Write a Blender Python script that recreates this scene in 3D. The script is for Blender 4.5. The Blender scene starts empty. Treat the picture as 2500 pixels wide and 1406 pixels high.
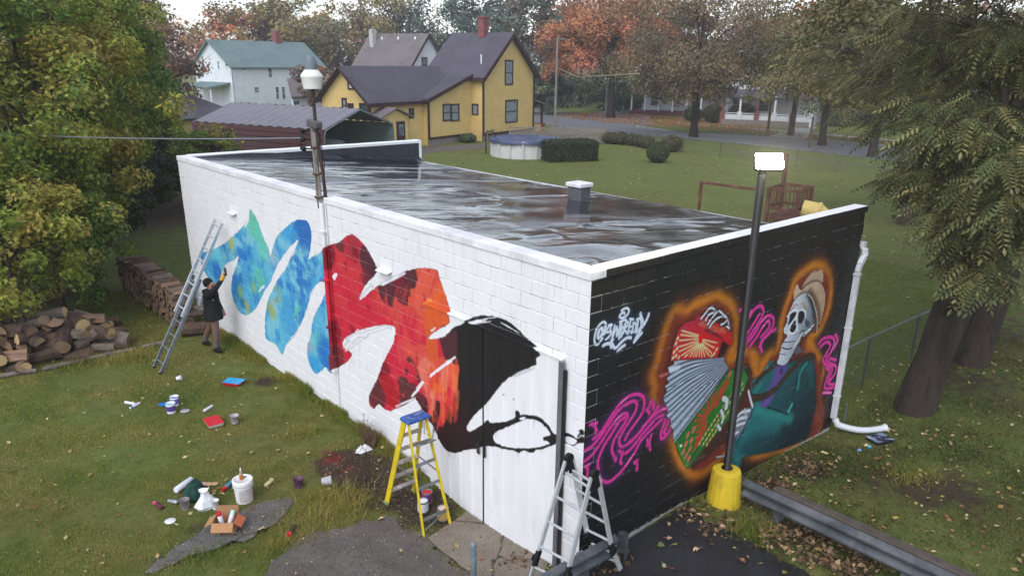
import bpy, bmesh, math, random
import numpy as np
from mathutils import Vector, Matrix, Quaternion
from mathutils.geometry import delaunay_2d_cdt
random.seed(7); rng = np.random.default_rng(7)
R = math.radians
scene = bpy.context.scene

# ------------------------------------------------------------------ camera
FPX, YAW, PITCH, ROLL = 1846.98, R(48.056), R(19.436), R(0.812)
CAM = np.array([-6.24697, -5.71926, 6.39221]); PPX, PPY = 1250 + 18.588, 703 + 96.6
fw = np.array([math.cos(YAW)*math.cos(PITCH), math.sin(YAW)*math.cos(PITCH), -math.sin(PITCH)])
rt = np.cross(fw, [0, 0, 1]); rt /= np.linalg.norm(rt); up = np.cross(rt, fw)
rt, up = math.cos(ROLL)*rt + math.sin(ROLL)*up, -math.sin(ROLL)*rt + math.cos(ROLL)*up
cd = bpy.data.cameras.new('camera'); cam = bpy.data.objects.new('camera', cd)
scene.collection.objects.link(cam); scene.camera = cam
cam.matrix_world = Matrix(((rt[0], up[0], -fw[0], CAM[0]), (rt[1], up[1], -fw[1], CAM[1]),
                           (rt[2], up[2], -fw[2], CAM[2]), (0, 0, 0, 1)))
cd.sensor_width = 36; cd.lens = FPX/2500*36
cd.shift_x = -(PPX-1250)/2500; cd.shift_y = (PPY-703)/2500
cd.clip_start = .1; cd.clip_end = 3000
# ------------------------------------------------------------------ light
SUN_EL, SUN_AZ = R(50), R(205)          # azimuth counted from +X towards +Y, where the sun stands
world = bpy.data.worlds.new('World'); scene.world = world; world.use_nodes = True
wn = world.node_tree.nodes; wl = world.node_tree.links
bg = wn['Background']; sky = wn.new('ShaderNodeTexSky'); sky.sky_type = 'NISHITA'; sky.sun_disc = False
sky.sun_elevation = SUN_EL; sky.sun_rotation = R(90) - SUN_AZ; sky.air_density = 1.0; sky.dust_density = 0.7; sky.ozone_density = 1.0
hs = wn.new('ShaderNodeHueSaturation'); hs.inputs['Saturation'].default_value = .44
wl.new(sky.outputs['Color'], hs.inputs['Color']); wl.new(hs.outputs['Color'], bg.inputs['Color'])
bg.inputs['Strength'].default_value = .15
sl = bpy.data.lights.new('sun', 'SUN'); sun = bpy.data.objects.new('sun', sl); scene.collection.objects.link(sun)
sl.energy = 1.0; sl.angle = R(45); sl.color = (1, .985, .97)
sdir = Vector((math.cos(SUN_EL)*math.cos(SUN_AZ), math.cos(SUN_EL)*math.sin(SUN_AZ), math.sin(SUN_EL)))
sun.rotation_euler = (-sdir).to_track_quat('-Z', 'Y').to_euler()
vs = scene.view_settings; vs.view_transform = 'Standard'; vs.look = 'None'; vs.gamma = 1; vs.use_curve_mapping = False
vs.exposure = 0.88
scene.cycles.use_denoising = True
scene.cycles.max_bounces = 4; scene.cycles.diffuse_bounces = 3; scene.cycles.transparent_max_bounces = 4

# ------------------------------------------------------------------ pixel -> place
def ray(px, py):
    return fw + rt*(px-PPX)/FPX - up*(py-PPY)/FPX
def hz(x, y):
    """lie of the land"""
    h = -.26*np.exp(-((x+.5)**2/4.5 + (y-1.7)**2/4.5)) + .16*np.exp(-((x-1.5)**2/2.2 + (y+.5)**2/1.4)) \
        - .22*np.exp(-((x-7.4)**2/5 + (y+.3)**2/5))
    return h
def G(px, py, z=0.):
    d = ray(px, py); t = (z-CAM[2])/d[2]; P = CAM+d*t
    return Vector(P)
def GT(px, py, dz=0.):
    """the point of the ground seen at a pixel of the photograph"""
    z = 0.
    for _ in range(8):
        P = G(px, py, z+dz); z = float(hz(P.x, P.y))
    return G(px, py, z+dz)
def WX(px, py, X=0.):
    d = ray(px, py); return Vector(CAM+d*((X-CAM[0])/d[0]))
def WY(px, py, Y=0.):
    d = ray(px, py); return Vector(CAM+d*((Y-CAM[1])/d[1]))
def ZUP(x, y, px, py):
    """height of the point over ground place (x, y) that shows at row py"""
    d = ray(px, py); t = ((x-CAM[0])*d[0]+(y-CAM[1])*d[1])/(d[0]**2+d[1]**2)
    return float(CAM[2]+d[2]*t)
def along(P, D, px):
    """distance along D from P until column px is reached"""
    P = np.array(P[:3]); D = np.array(D[:3]); n = rt - fw*(px-PPX)/FPX
    return float(-(P-CAM) @ n/(D @ n))

# ------------------------------------------------------------------ scene helpers
C = scene.collection
def link(o, parent=None):
    C.objects.link(o)
    if parent is not None: o.parent = parent
    return o
def tag(o, label=None, cat=None, group=None, kind=None):
    if label: o['label'] = label
    if cat: o['category'] = cat
    if group: o['group'] = group
    if kind: o['kind'] = kind
    return o
def thing(name, loc, label, cat, group=None, rz=0.):
    o = bpy.data.objects.new(name, None); C.objects.link(o); o.location = loc; o.rotation_euler = (0, 0, rz)
    o.empty_display_size = .2
    return tag(o, label, cat, group)
def copy_tree(o, parent=None):
    c = o.copy(); C.objects.link(c)
    if parent is not None: c.parent = parent
    for ch in [k for k in o.children]: copy_tree(ch, c)
    return c
def frame_from(a, b):
    a = Vector(a); b = Vector(b); d = (b-a); L = d.length; d = d/L if L else Vector((0, 0, 1))
    s = Vector((0, 0, 1)).cross(d)
    if s.length < 1e-4: s = Vector((1, 0, 0))
    s.normalize(); return a, d, s, d.cross(s), L
class MB:
    def __init__(s): s.v = []; s.f = []; s.m = []; s.mi = 0; s.sm = []; s.smooth = False
    def add(s, vs, fs, smooth=None):
        o = len(s.v); s.v += [tuple(x) for x in vs]
        for f in fs: s.f.append(tuple(i+o for i in f)); s.m.append(s.mi); s.sm.append(s.smooth if smooth is None else smooth)
        return s
    def box(s, c, d, rot=None, bev=0.):
        """centre, full size, optional rotation matrix, optional chamfer of all edges"""
        hx, hy, h = d[0]/2, d[1]/2, d[2]/2; c = Vector(c)
        if bev <= 0:
            vs = [Vector((x, y, z)) for z in (-h, h) for y in (-hy, hy) for x in (-hx, hx)]
            fs = [(0, 2, 3, 1), (4, 5, 7, 6), (0, 1, 5, 4), (2, 6, 7, 3), (0, 4, 6, 2), (1, 3, 7, 5)]
        else:
            b = min(bev, hx*.9, hy*.9, h*.9); vs = []; idx = {}
            for sx in (-1, 1):
                for sy in (-1, 1):
                    for sz in (-1, 1):
                        for a in range(3):
                            q = [sx*(hx-b), sy*(hy-b), sz*(h-b)]; q[a] = (sx*hx, sy*hy, sz*h)[a]
                            idx[sx, sy, sz, a] = len(vs); vs.append(Vector(q))
            fs = []
            def quad(ks):
                pts = [vs[k] for k in ks]; n = (pts[1]-pts[0]).cross(pts[2]-pts[0]); cc = sum(pts, Vector())/len(pts)
                fs.append(tuple(ks) if n.dot(cc) > 0 else tuple(reversed(ks)))
            for a in range(3):
                o1, o2 = [k for k in range(3) if k != a]
                for sg in (-1, 1):
                    ks = []
                    for s1, s2 in ((-1, -1), (1, -1), (1, 1), (-1, 1)):
                        t = [0, 0, 0]; t[a] = sg; t[o1] = s1; t[o2] = s2; ks.append(idx[t[0], t[1], t[2], a])
                    quad(ks)
                for s1 in (-1, 1):
                    for s2 in (-1, 1):
                        ks = []
                        for sg, ax in ((-1, o1), (1, o1), (1, o2), (-1, o2)):
                            t = [0, 0, 0]; t[a] = sg; t[o1] = s1; t[o2] = s2; ks.append(idx[t[0], t[1], t[2], ax])
                        quad(ks)
            for sx in (-1, 1):
                for sy in (-1, 1):
                    for sz in (-1, 1): quad([idx[sx, sy, sz, a] for a in range(3)])
        if rot is not None: vs = [rot @ v for v in vs]
        return s.add([v+c for v in vs], fs)
    def bar(s, a, b, w, h, bev=0.):
        a, d, sd, n, L = frame_from(a, b); m = Matrix((sd, n, d)).transposed()
        return s.box(a+d*L/2, (w, h, L), m, bev)
    def tube(s, pts, rad, n=8, cap=True, smooth=True, sq=None):
        pts = [Vector(p) for p in pts]; rad = rad if hasattr(rad, '__len__') else [rad]*len(pts); vs = []; fs = []
        pn = None
        for i, q in enumerate(pts):
            d = (pts[min(i+1, len(pts)-1)]-pts[max(i-1, 0)]).normalized()
            if pn is None:
                pn = d.orthogonal().normalized() if abs(d.z) > .99 else Vector((0, 0, 1)).cross(d).normalized()
            pn = (pn-d*pn.dot(d)).normalized(); b = d.cross(pn)
            for k in range(n):
                a = 2*math.pi*k/n; vs.append(q+(pn*math.cos(a)+b*math.sin(a))*rad[i])
        for i in range(len(pts)-1):
            for k in range(n): fs.append((i*n+k, i*n+(k+1) % n, (i+1)*n+(k+1) % n, (i+1)*n+k))
        s.add(vs, fs, smooth)
        if cap: s.add(vs[:n], [tuple(reversed(range(n)))], False); s.add(vs[-n:], [tuple(range(n))], False)
        return s
    def lathe(s, prof, c=(0, 0, 0), n=20, smooth=True, rot=None, capb=True, capt=False):
        c = Vector(c); vs = []; fs = []
        for r, z in prof:
            for k in range(n):
                a = 2*math.pi*k/n; q = Vector((r*math.cos(a), r*math.sin(a), z)); vs.append((rot @ q if rot is not None else q)+c)
        for i in range(len(prof)-1):
            for k in range(n): fs.append((i*n+k, i*n+(k+1) % n, (i+1)*n+(k+1) % n, (i+1)*n+k))
        s.add(vs, fs, smooth)
        if capb: s.add(vs[:n], [tuple(reversed(range(n)))], False)
        if capt: s.add(vs[-n:], [tuple(range(n))], False)
        return s
    def poly(s, pts, flip=False):
        return s.add(pts, [tuple(range(len(pts)))[::-1] if flip else tuple(range(len(pts)))])
    def slab(s, pts, nrm, t):
        """a flat polygon given thickness t against nrm"""
        nrm = Vector(nrm).normalized(); top = [Vector(q) for q in pts]; bot = [q-nrm*t for q in top]; n = len(top)
        s.add(top+bot, [tuple(range(n)), tuple(range(2*n-1, n-1, -1))]+[(k, n+k, n+(k+1) % n, (k+1) % n) for k in range(n)])
        return s
    def mesh(s, name):
        me = bpy.data.meshes.new(name); me.from_pydata(s.v, [], s.f)
        me.polygons.foreach_set('material_index', s.m); me.polygons.foreach_set('use_smooth', s.sm); me.update()
        return me
    def build(s, name, mats, parent=None):
        me = s.mesh(name)
        for m in (mats if isinstance(mats, (list, tuple)) else [mats]): me.materials.append(m)
        return link(bpy.data.objects.new(name, me), parent)
def np_mesh(name, V, F, mat, parent=None, smooth=False, attrs=None):
    """V (n,3), F (m,k) arrays"""
    me = bpy.data.meshes.new(name); V = np.asarray(V, np.float32); F = np.asarray(F, np.int32); m, k = F.shape
    me.vertices.add(len(V)); me.vertices.foreach_set('co', V.ravel())
    me.loops.add(m*k); me.loops.foreach_set('vertex_index', F.ravel())
    me.polygons.add(m); me.polygons.foreach_set('loop_start', np.arange(0, m*k, k, dtype=np.int32))
    me.polygons.foreach_set('use_smooth', np.full(m, smooth)); me.update(calc_edges=True)
    for n, (typ, data) in (attrs or {}).items():
        a = me.attributes.new(n, typ, 'POINT')
        a.data.foreach_set('color' if typ == 'FLOAT_COLOR' else 'value', np.asarray(data, np.float32).ravel())
    me.materials.append(mat)
    return link(bpy.data.objects.new(name, me), parent)

# ------------------------------------------------------------------ materials
def lin(c):
    c = np.asarray(c, float)/255.; return np.where(c <= .04045, c/12.92, ((c+.055)/1.055)**2.4)
def rgba(c, k=1.): return tuple(float(x)*k for x in lin(c))+(1.,)
class NT:
    def __init__(s, name, rough=.6, spec=.3):
        s.m = bpy.data.materials.new(name); s.m.use_nodes = True; s.n = s.m.node_tree.nodes; s.l = s.m.node_tree.links
        s.b = s.n['Principled BSDF']; s.b.inputs['Roughness'].default_value = rough; s.b.inputs['Specular IOR Level'].default_value = spec
    def node(s, t, **k):
        n = s.n.new(t)
        for a, v in k.items(): setattr(n, a, v)
        return n
    def put(s, a, b): s.l.new(a, b)
    def coord(s, kind='Object', scale=(1, 1, 1), obj=None):
        t = s.node('ShaderNodeTexCoord'); m = s.node('ShaderNodeMapping'); m.inputs['Scale'].default_value = scale
        if obj is not None: t.object = obj
        s.put(t.outputs[kind], m.inputs['Vector']); return m.outputs['Vector']
    def wpos(s, scale=(1, 1, 1)):
        t = s.node('ShaderNodeNewGeometry'); m = s.node('ShaderNodeMapping'); m.inputs['Scale'].default_value = scale
        s.put(t.outputs['Position'], m.inputs['Vector']); return m.outputs['Vector']
    def noise(s, vec, scale, detail=4, rough=.55, dist=0.):
        n = s.node('ShaderNodeTexNoise'); n.inputs['Scale'].default_value = scale; n.inputs['Detail'].default_value = detail
        n.inputs['Roughness'].default_value = rough; n.inputs['Distortion'].default_value = dist; s.put(vec, n.inputs['Vector']); return n.outputs['Fac']
    def ramp(s, fac, stops, interp='LINEAR'):
        r = s.node('ShaderNodeValToRGB'); r.color_ramp.interpolation = interp; e = r.color_ramp.elements
        while len(e) < len(stops): e.new(.5)
        for k, (p, c) in enumerate(stops):
            e[k].position = p; e[k].color = c if hasattr(c, '__len__') else (c, c, c, 1)
        s.put(fac, r.inputs['Fac']); return r.outputs['Color']
    def mix(s, fac, a, b, mode='MIX'):
        n = s.node('ShaderNodeMix', data_type='RGBA', blend_type=mode)
        for sock, v in ((n.inputs[0], fac), (n.inputs[6], a), (n.inputs[7], b)):
            if hasattr(v, 'is_output'): s.put(v, sock)
            else: sock.default_value = v
        return n.outputs[2]
    def math(s, op, a, b=0.):
        n = s.node('ShaderNodeMath', operation=op)
        for k, v in enumerate((a, b)):
            if hasattr(v, 'is_output'): s.put(v, n.inputs[k])
            else: n.inputs[k].default_value = v
        return n.outputs[0]
    def attr(s, name, out='Fac'):
        n = s.node('ShaderNodeAttribute', attribute_name=name); return n.outputs[out]
    def bump(s, h, strength=.3, dist=.01):
        n = s.node('ShaderNodeBump'); n.inputs['Strength'].default_value = strength; n.inputs['Distance'].default_value = dist
        s.put(h, n.inputs['Height']); s.put(n.outputs['Normal'], s.b.inputs['Normal']); return n
    def col(s, v):
        if hasattr(v, 'is_output'): s.put(v, s.b.inputs['Base Color'])
        else: s.b.inputs['Base Color'].default_value = v
        return s
    def rough(s, v): s.put(v, s.b.inputs['Roughness']); return s
_M = {}
def mat(name, c, rough=.6, var=.25, scale=6., metal=0., spec=.3, bump=0., bscale=40., kind='Object', c2=None, dirt=None, bdist=.004, stretch=(1, 1, 1)):
    """one colour with soft mottling, optional second colour in patches, optional fine relief"""
    if name in _M: return _M[name]
    t = NT(name, rough, spec); v = t.coord(kind, stretch); f = t.noise(v, scale, 5, .6)
    base = rgba(c); lo = tuple(x*(1-var) for x in base[:3])+(1,); hi = tuple(min(1, x*(1+var*.6)) for x in base[:3])+(1,)
    colr = t.ramp(f, [(.28, lo), (.72, hi)])
    if c2 is not None:
        f2 = t.noise(v, scale*.45, 6, .65, .3); colr = t.mix(t.ramp(f2, [(.48, 0.), (.62, 1.)]), colr, rgba(c2))
    t.col(colr); t.b.inputs['Metallic'].default_value = metal
    if bump: t.bump(t.noise(v, bscale, 4, .6), bump, bdist)
    _M[name] = t.m; return t.m
# ================================================================== murals, painted stroke by stroke into wall coordinates
BL, BW, BH = 13.785, 6.942, 4.1        # long side wall, end wall, height to the top of the coping
def vnoise(h, w, cell, seed, octs=4, stretch=(1, 1)):
    g = np.random.default_rng(seed); out = np.zeros((h, w)); amp = 1.; tot = 0
    for o in range(octs):
        cy, cx = max(1., cell*stretch[0]/2**o), max(1., cell*stretch[1]/2**o)
        ny, nx = int(h/cy)+3, int(w/cx)+3; r = g.random((ny, nx))
        y = np.arange(h)/cy; x = np.arange(w)/cx; iy = y.astype(int); ix = x.astype(int)
        fy = (y-iy)[:, None]; fx = (x-ix)[None, :]; fy = fy*fy*(3-2*fy); fx = fx*fx*(3-2*fx)
        a = r[iy][:, ix]; b = r[iy][:, ix+1]; c = r[iy+1][:, ix]; d = r[iy+1][:, ix+1]
        out += amp*((a*(1-fx)+b*fx)*(1-fy)+(c*(1-fx)+d*fx)*fy); tot += amp; amp *= .55
    return out/tot
def sst(a, b, x):
    t = np.clip((x-a)/(b-a), 0, 1); return t*t*(3-2*t)
def crom(P, n=6, closed=False):
    P = np.asarray(P, float); N = len(P); out = []
    for i in range(N if closed else N-1):
        p0 = P[i-1] if (closed or i > 0) else P[0]; p1 = P[i]; p2 = P[(i+1) % N]; p3 = P[(i+2) % N] if (closed or i+2 < N) else P[-1]
        for k in range(n):
            t = k/n; out.append(.5*((2*p1)+(-p0+p2)*t+(2*p0-5*p1+4*p2-p3)*t*t+(-p0+3*p1-3*p2+p3)*t**3))
    if not closed: out.append(P[-1])
    return np.array(out)
class Canvas:
    """an upright sheet of paint: columns run along the wall, rows run up"""
    def __init__(s, wid, hgt, res, unproj, off=(0., 0.)):
        s.W, s.H, s.res = int(wid*res), int(hgt*res), res; s.un = unproj; s.off = off
        s.rgb = np.zeros((s.H, s.W, 3)); s.a = np.zeros((s.H, s.W))
    def pts(s, P, zo=None):
        out = []
        for x, y in P:
            if zo: x, y = x/zo[2]+zo[0], y/zo[2]+zo[1]
            u, z = s.un(x, y); out.append(((u-s.off[0])*s.res, (z-s.off[1])*s.res))
        return np.array(out)
    def fillmask(s, q, soft=0.):
        x0, y0 = np.floor(q.min(0)-2).astype(int); x1, y1 = np.ceil(q.max(0)+2).astype(int)
        x0, y0, x1, y1 = max(0, x0), max(0, y0), min(s.W, x1), min(s.H, y1); M = np.zeros((s.H, s.W))
        if x1 <= x0 or y1 <= y0: return M
        k = 3; xs = (np.arange((x1-x0)*k)+.5)/k+x0; ys = (np.arange((y1-y0)*k)+.5)/k+y0
        ins = np.zeros((len(ys), len(xs)), bool)
        for i in range(len(q)):
            (ax, ay), (bx, by) = q[i], q[(i+1) % len(q)]
            if ay == by: continue
            r = np.nonzero((ys >= min(ay, by)) & (ys < max(ay, by)))[0]
            if len(r): ins[r] ^= xs[None, :] > (ax+(ys[r]-ay)*(bx-ax)/(by-ay))[:, None]
        M[y0:y1, x0:x1] = ins.reshape(y1-y0, k, x1-x0, k).mean((1, 3)); return s.blur(M, soft) if soft else M
    def blur(s, M, m):
        r = max(1, int(m*s.res))
        for ax in (0, 1):
            for _ in range(3):
                P = np.pad(M, [(r+1, r) if a == ax else (0, 0) for a in (0, 1)], mode='edge'); c = np.cumsum(P, ax)
                n = M.shape[ax]; M = (np.take(c, np.arange(2*r+1, 2*r+1+n), ax)-np.take(c, np.arange(n), ax))/(2*r+1)
        return M
    def box(s, q, reach):
        R_ = reach*s.res+2; x0, y0 = np.floor(q.min(0)-R_).astype(int); x1, y1 = np.ceil(q.max(0)+R_).astype(int)
        return slice(max(0, y0), max(0, min(s.H, y1))), slice(max(0, x0), max(0, min(s.W, x1)))
    def dist(s, q, reach, bb=None):
        """metres to a polyline, within its own box"""
        bb = bb or (slice(0, s.H), slice(0, s.W)); oy, ox = bb[0].start, bb[1].start
        D = np.full((max(0, bb[0].stop-oy), max(0, bb[1].stop-ox)), 1e3); R_ = reach*s.res+2
        for i in range(len(q)-1):
            a, b = q[i], q[i+1]; x0, y0 = np.floor(np.minimum(a, b)-R_).astype(int); x1, y1 = np.ceil(np.maximum(a, b)+R_).astype(int)
            x0, y0, x1, y1 = max(ox, x0), max(oy, y0), min(bb[1].stop, x1), min(bb[0].stop, y1)
            if x1 <= x0 or y1 <= y0: continue
            X = np.arange(x0, x1)[None, :]+.5-a[0]; Y = np.arange(y0, y1)[:, None]+.5-a[1]; d = b-a; L = max(d @ d, 1e-9)
            t = np.clip((X*d[0]+Y*d[1])/L, 0, 1); v = D[y0-oy:y1-oy, x0-ox:x1-ox]
            np.minimum(v, np.hypot(X-t*d[0], Y-t*d[1]), out=v)
        return D/s.res
    def lay(s, M, c, o=1., bb=None):
        bb = bb or (slice(0, s.H), slice(0, s.W)); M = np.clip(M*o, 0, 1); c = np.asarray(c, float)
        c = c[None, None, :] if c.ndim == 1 else c[bb]
        s.rgb[bb] = s.rgb[bb]*(1-M[..., None])+c*M[..., None]; s.a[bb] += (1-s.a[bb])*M
    def fill(s, P, c, zo=None, smooth=True, soft=0., o=1., rag=0.):
        q = s.pts(P, zo); q = crom(q, 5, True) if smooth else q
        if rag:
            g = np.random.default_rng(len(P)); d = np.cumsum(np.r_[0, np.hypot(*np.diff(np.r_[q, q[:1]], axis=0).T)])
            n = int(d[-1]/3); t = np.linspace(0, d[-1], n, endpoint=False); qq = np.r_[q, q[:1]]
            q = np.stack([np.interp(t, d, qq[:, k]) for k in (0, 1)], 1)
            w = np.convolve(np.r_[g.normal(size=n)]*rag*s.res, np.ones(2)/2, 'same')[:, None]; nr = np.roll(q, -1, 0)-q
            q = q+np.stack([-nr[:, 1], nr[:, 0]], 1)/3.*w
        M = s.fillmask(q, soft); s.lay(M, c, o); return M
    def stroke(s, P, w, c, zo=None, smooth=True, soft=.006, o=1., glow=None):
        q = s.pts(P, zo); q = crom(q, 6) if smooth and len(q) > 2 else q
        if glow:
            bb = s.box(q, glow[0]*1.6); D = s.dist(q, glow[0]*1.6, bb); s.lay(np.exp(-(D/glow[0])**2*2), glow[1], glow[2], bb)
        bb = s.box(q, w+soft*2); D = s.dist(q, w+soft*2, bb); s.lay(1-sst(w/2-soft, w/2+soft, D), c, o, bb)
    def image(s, name):
        im = bpy.data.images.new(name, s.W, s.H, alpha=True, float_buffer=True); im.colorspace_settings.name = 'Linear Rec.709'
        px = np.concatenate([lin(np.clip(s.rgb, 0, 255)), s.a[..., None]], 2).astype(np.float32)
        im.alpha_mode = 'CHANNEL_PACKED'; im.pixels.foreach_set(px.ravel()); im.update(); im.pack(); return im

# ---- the side wall: a ribbon of blue, red and black on white
ZA, ZB = (420, 480, 3.0565), (750, 550, 2.343); DOOR_X = -.04
def un_side(px, py):
    P = WX(px, py)
    if P.y < 3.33 and P.z < 2.93: P = WX(px, py, DOOR_X)
    return P.y, P.z
cs = Canvas(BL, BH+.5, 110, un_side, (0., -.5)); H_, W_ = cs.H, cs.W
yy = np.arange(W_)[None, :]/cs.res; zz = np.arange(H_)[:, None]/cs.res-.5
n1 = vnoise(H_, W_, 70, 1); n2 = vnoise(H_, W_, 38, 2, 5); n3 = vnoise(H_, W_, 22, 3, 5, (1.6, .8)); n4 = vnoise(H_, W_, 55, 4, 3); nf = vnoise(H_, W_, 7, 5, 3); n5 = vnoise(H_, W_, 30, 6, 5, (.8, 1.5))
def blend(base, items, lo=None, hi=1.):
    out = np.zeros((H_, W_, 3))+np.array(base, float)
    for i, (w, c) in enumerate(items):
        if lo is not None: w = sst(lo, hi, w+((n2, n3, n5)[i % 3]-.5)*.75)*.92
        w = np.clip(w, 0, 1)[..., None]; out = out*(1-w)+np.array(c, float)*w
    return out
def spot(px, py, r, zo, sx=1.):
    u, v = un_side(px/zo[2]+zo[0], py/zo[2]+zo[1]); return np.exp(-(((yy-u)/sx)**2+(zz-v)**2)/r**2)
bluec = blend((58, 152, 204), [
    (sst(.42, .62, n2), (86, 176, 212)), (sst(.55, .68, n3)*.9, (34, 118, 190)), (sst(.5, .66, n1)*.9, (120, 190, 210)),
    (spot(600, 200, .55, ZA)*1.2*sst(.3, .6, n3), (92, 188, 160)), (spot(680, 330, .5, ZA)*sst(.3, .55, n2), (88, 190, 170)), (spot(650, 620, .45, ZA)*sst(.35, .6, n3), (84, 186, 160)),
    (spot(330, 420, .5, ZA)*.9, (96, 196, 214)), (spot(330, 560, .35, ZA)*1.1, (22, 104, 186)), (spot(530, 420, .5, ZA)*sst(.4, .6, n2), (24, 110, 190)),
    (spot(470, 650, .4, ZA)*.8, (26, 112, 186)), (spot(580, 820, .24, ZA)*1.2*sst(.3, .55, n3), (164, 168, 76)), (spot(445, 345, .2, ZA), (160, 176, 106)), (spot(510, 710, .16, ZA)*.9, (128, 170, 118)), (spot(610, 680, .16, ZA)*.8, (128, 176, 120)),
    (spot(780, 780, .3, ZA)*1.2*sst(.35, .55, n3), (158, 160, 84)), (spot(740, 850, .22, ZA), (150, 166, 96)), (spot(1000, 230, .5, ZA)*1.2, (22, 92, 172)), (spot(860, 250, .5, ZA)*.8, (52, 150, 206)), (spot(760, 450, .3, ZA), (140, 176, 200)),
    (spot(950, 600, .6, ZA)*sst(.35, .6, n2), (24, 106, 186)), (spot(980, 840, .5, ZA)*sst(.35, .6, n3), (30, 116, 190)), (spot(920, 870, .35, ZA)*sst(.45, .6, n2), (86, 186, 176)), (spot(780, 1030, .6, ZA)*sst(.3, .6, n4), (84, 182, 210)),
    (spot(1060, 1120, .28, ZA)*1.1, (110, 190, 200)), (spot(1020, 1120, .2, ZA), (152, 164, 186)), (spot(1100, 1080, .25, ZA)*.9, (88, 184, 178)), (spot(1160, 1180, .4, ZA)*1.1, (22, 106, 186)), (spot(1070, 1280, .3, ZA), (40, 150, 208)), (spot(1080, 900, .3, ZA), (86, 170, 206))], .16, .86)
bluec = bluec*.9+18; bluec *= (.92+.16*nf)[..., None]
red = [(110, 148), (180, 100), (240, 57), (275, 65), (330, 120), (375, 195), (400, 260), (375, 300), (335, 345), (308, 395), (302, 430), (345, 395), (400, 352), (450, 325), (510, 295), (570, 262), (650, 247), (740, 257), (757, 305), (785, 385), (808, 450), (816, 545), (800, 572), (740, 605), (697, 640), (700, 652), (745, 648), (800, 632), (850, 600), (860, 700), (852, 755), (870, 800), (868, 870), (850, 930), (822, 1010), (800, 1090), (772, 1150), (735, 1120), (700, 1060), (660, 1020), (625, 985), (600, 1000), (560, 1030), (500, 1052), (470, 1062), (432, 1042), (415, 1022), (398, 1030), (385, 1048), (358, 1030), (353, 985), (372, 935), (400, 880), (425, 810), (455, 745), (485, 690), (500, 640), (503, 590), (470, 573), (400, 577), (330, 592), (265, 620), (215, 650), (205, 690), (255, 735), (235, 775), (190, 805), (155, 812), (140, 640), (122, 400)]
mar, crim, coral, orng = (72, 32, 42), (186, 22, 48), (222, 78, 62), (226, 98, 40)
redc = blend((206, 30, 56), [
    (sst(.5, .64, n2)*.8, (206, 48, 58)), (sst(.6, .72, n3)*.6, (172, 16, 38)), (spot(600, 560, .8, ZB)*sst(.3, .5, n2)*.7, (224, 66, 66)), (spot(560, 750, .6, ZB)*sst(.35, .5, n3)*.7, (214, 58, 70)),
    (spot(520, 420, .7, ZB)*sst(.3, .55, n3), (214, 66, 62)), (spot(640, 300, .6, ZB)*1.2*sst(.25, .5, n2), (224, 84, 58)), (spot(690, 360, .55, ZB)*sst(.25, .5, n3), (222, 88, 66)), (spot(690, 465, .14, ZB), (232, 146, 52)),
    (spot(770, 480, .35, ZB, .8)*1.4, (222, 92, 40)), (spot(700, 570, .35, ZB, .5)*1.6, (218, 88, 34)), (spot(710, 720, .4, ZB, .4)*1.6, (214, 86, 42)), (spot(640, 800, .5, ZB)*sst(.35, .55, n2), (218, 74, 64)), (spot(700, 880, .35, ZB)*sst(.3, .5, n3), (228, 116, 96)), (spot(720, 1030, .3, ZB)*1.2*sst(.25, .5, n3), (226, 108, 96)),
    (spot(840, 830, .2, ZB)*1.3, (220, 98, 50)), (spot(800, 960, .32, ZB, .5)*1.5*sst(.3, .5, n2), (226, 116, 34)), (spot(790, 850, .25, ZB), (214, 78, 56)),
    (spot(260, 130, .35, ZB)*.8, (168, 40, 52)), (spot(280, 170, .16, ZB)*1.2*sst(.45, .55, nf), (120, 14, 30)), (spot(360, 220, .28, ZB)*1.6, mar), (spot(395, 260, .14, ZB)*1.6, mar), (spot(340, 320, .2, ZB), (110, 26, 42)), (spot(190, 110, .2, ZB), (104, 40, 44)),
    (spot(130, 180, .25, ZB)*1.1, (126, 8, 28)), (spot(160, 620, .3, ZB), (130, 12, 32)), (spot(170, 760, .3, ZB)*1.2, (112, 34, 42)), (spot(270, 690, .3, ZB), (150, 16, 36)),
    (spot(450, 340, .3, ZB)*1.3*sst(.3, .5, n3), mar), (spot(540, 380, .25, ZB)*1.2*sst(.4, .55, n2), (96, 30, 40)), (spot(580, 285, .22, ZB)*1.2*sst(.3, .5, n3), mar), (spot(520, 310, .2, ZB), (110, 24, 40)),
    (spot(390, 950, .32, ZB)*1.4, (92, 34, 40)), (spot(430, 830, .28, ZB)*1.1, (128, 18, 36)), (spot(470, 960, .3, ZB)*sst(.35, .5, n2), (176, 18, 30)), (spot(570, 980, .3, ZB)*1.4*sst(.3, .5, n3), (82, 40, 40)), (spot(600, 870, .28, ZB)*1.2*sst(.4, .55, n2), (96, 34, 40)),
    (spot(830, 680, .28, ZB)*1.7, (64, 34, 40)), (spot(660, 1020, .16, ZB)*1.3, (92, 32, 42))], .36, .56)
redc = (redc*.92+8)*1.; redc *= (.94+.12*nf)[..., None]
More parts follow.
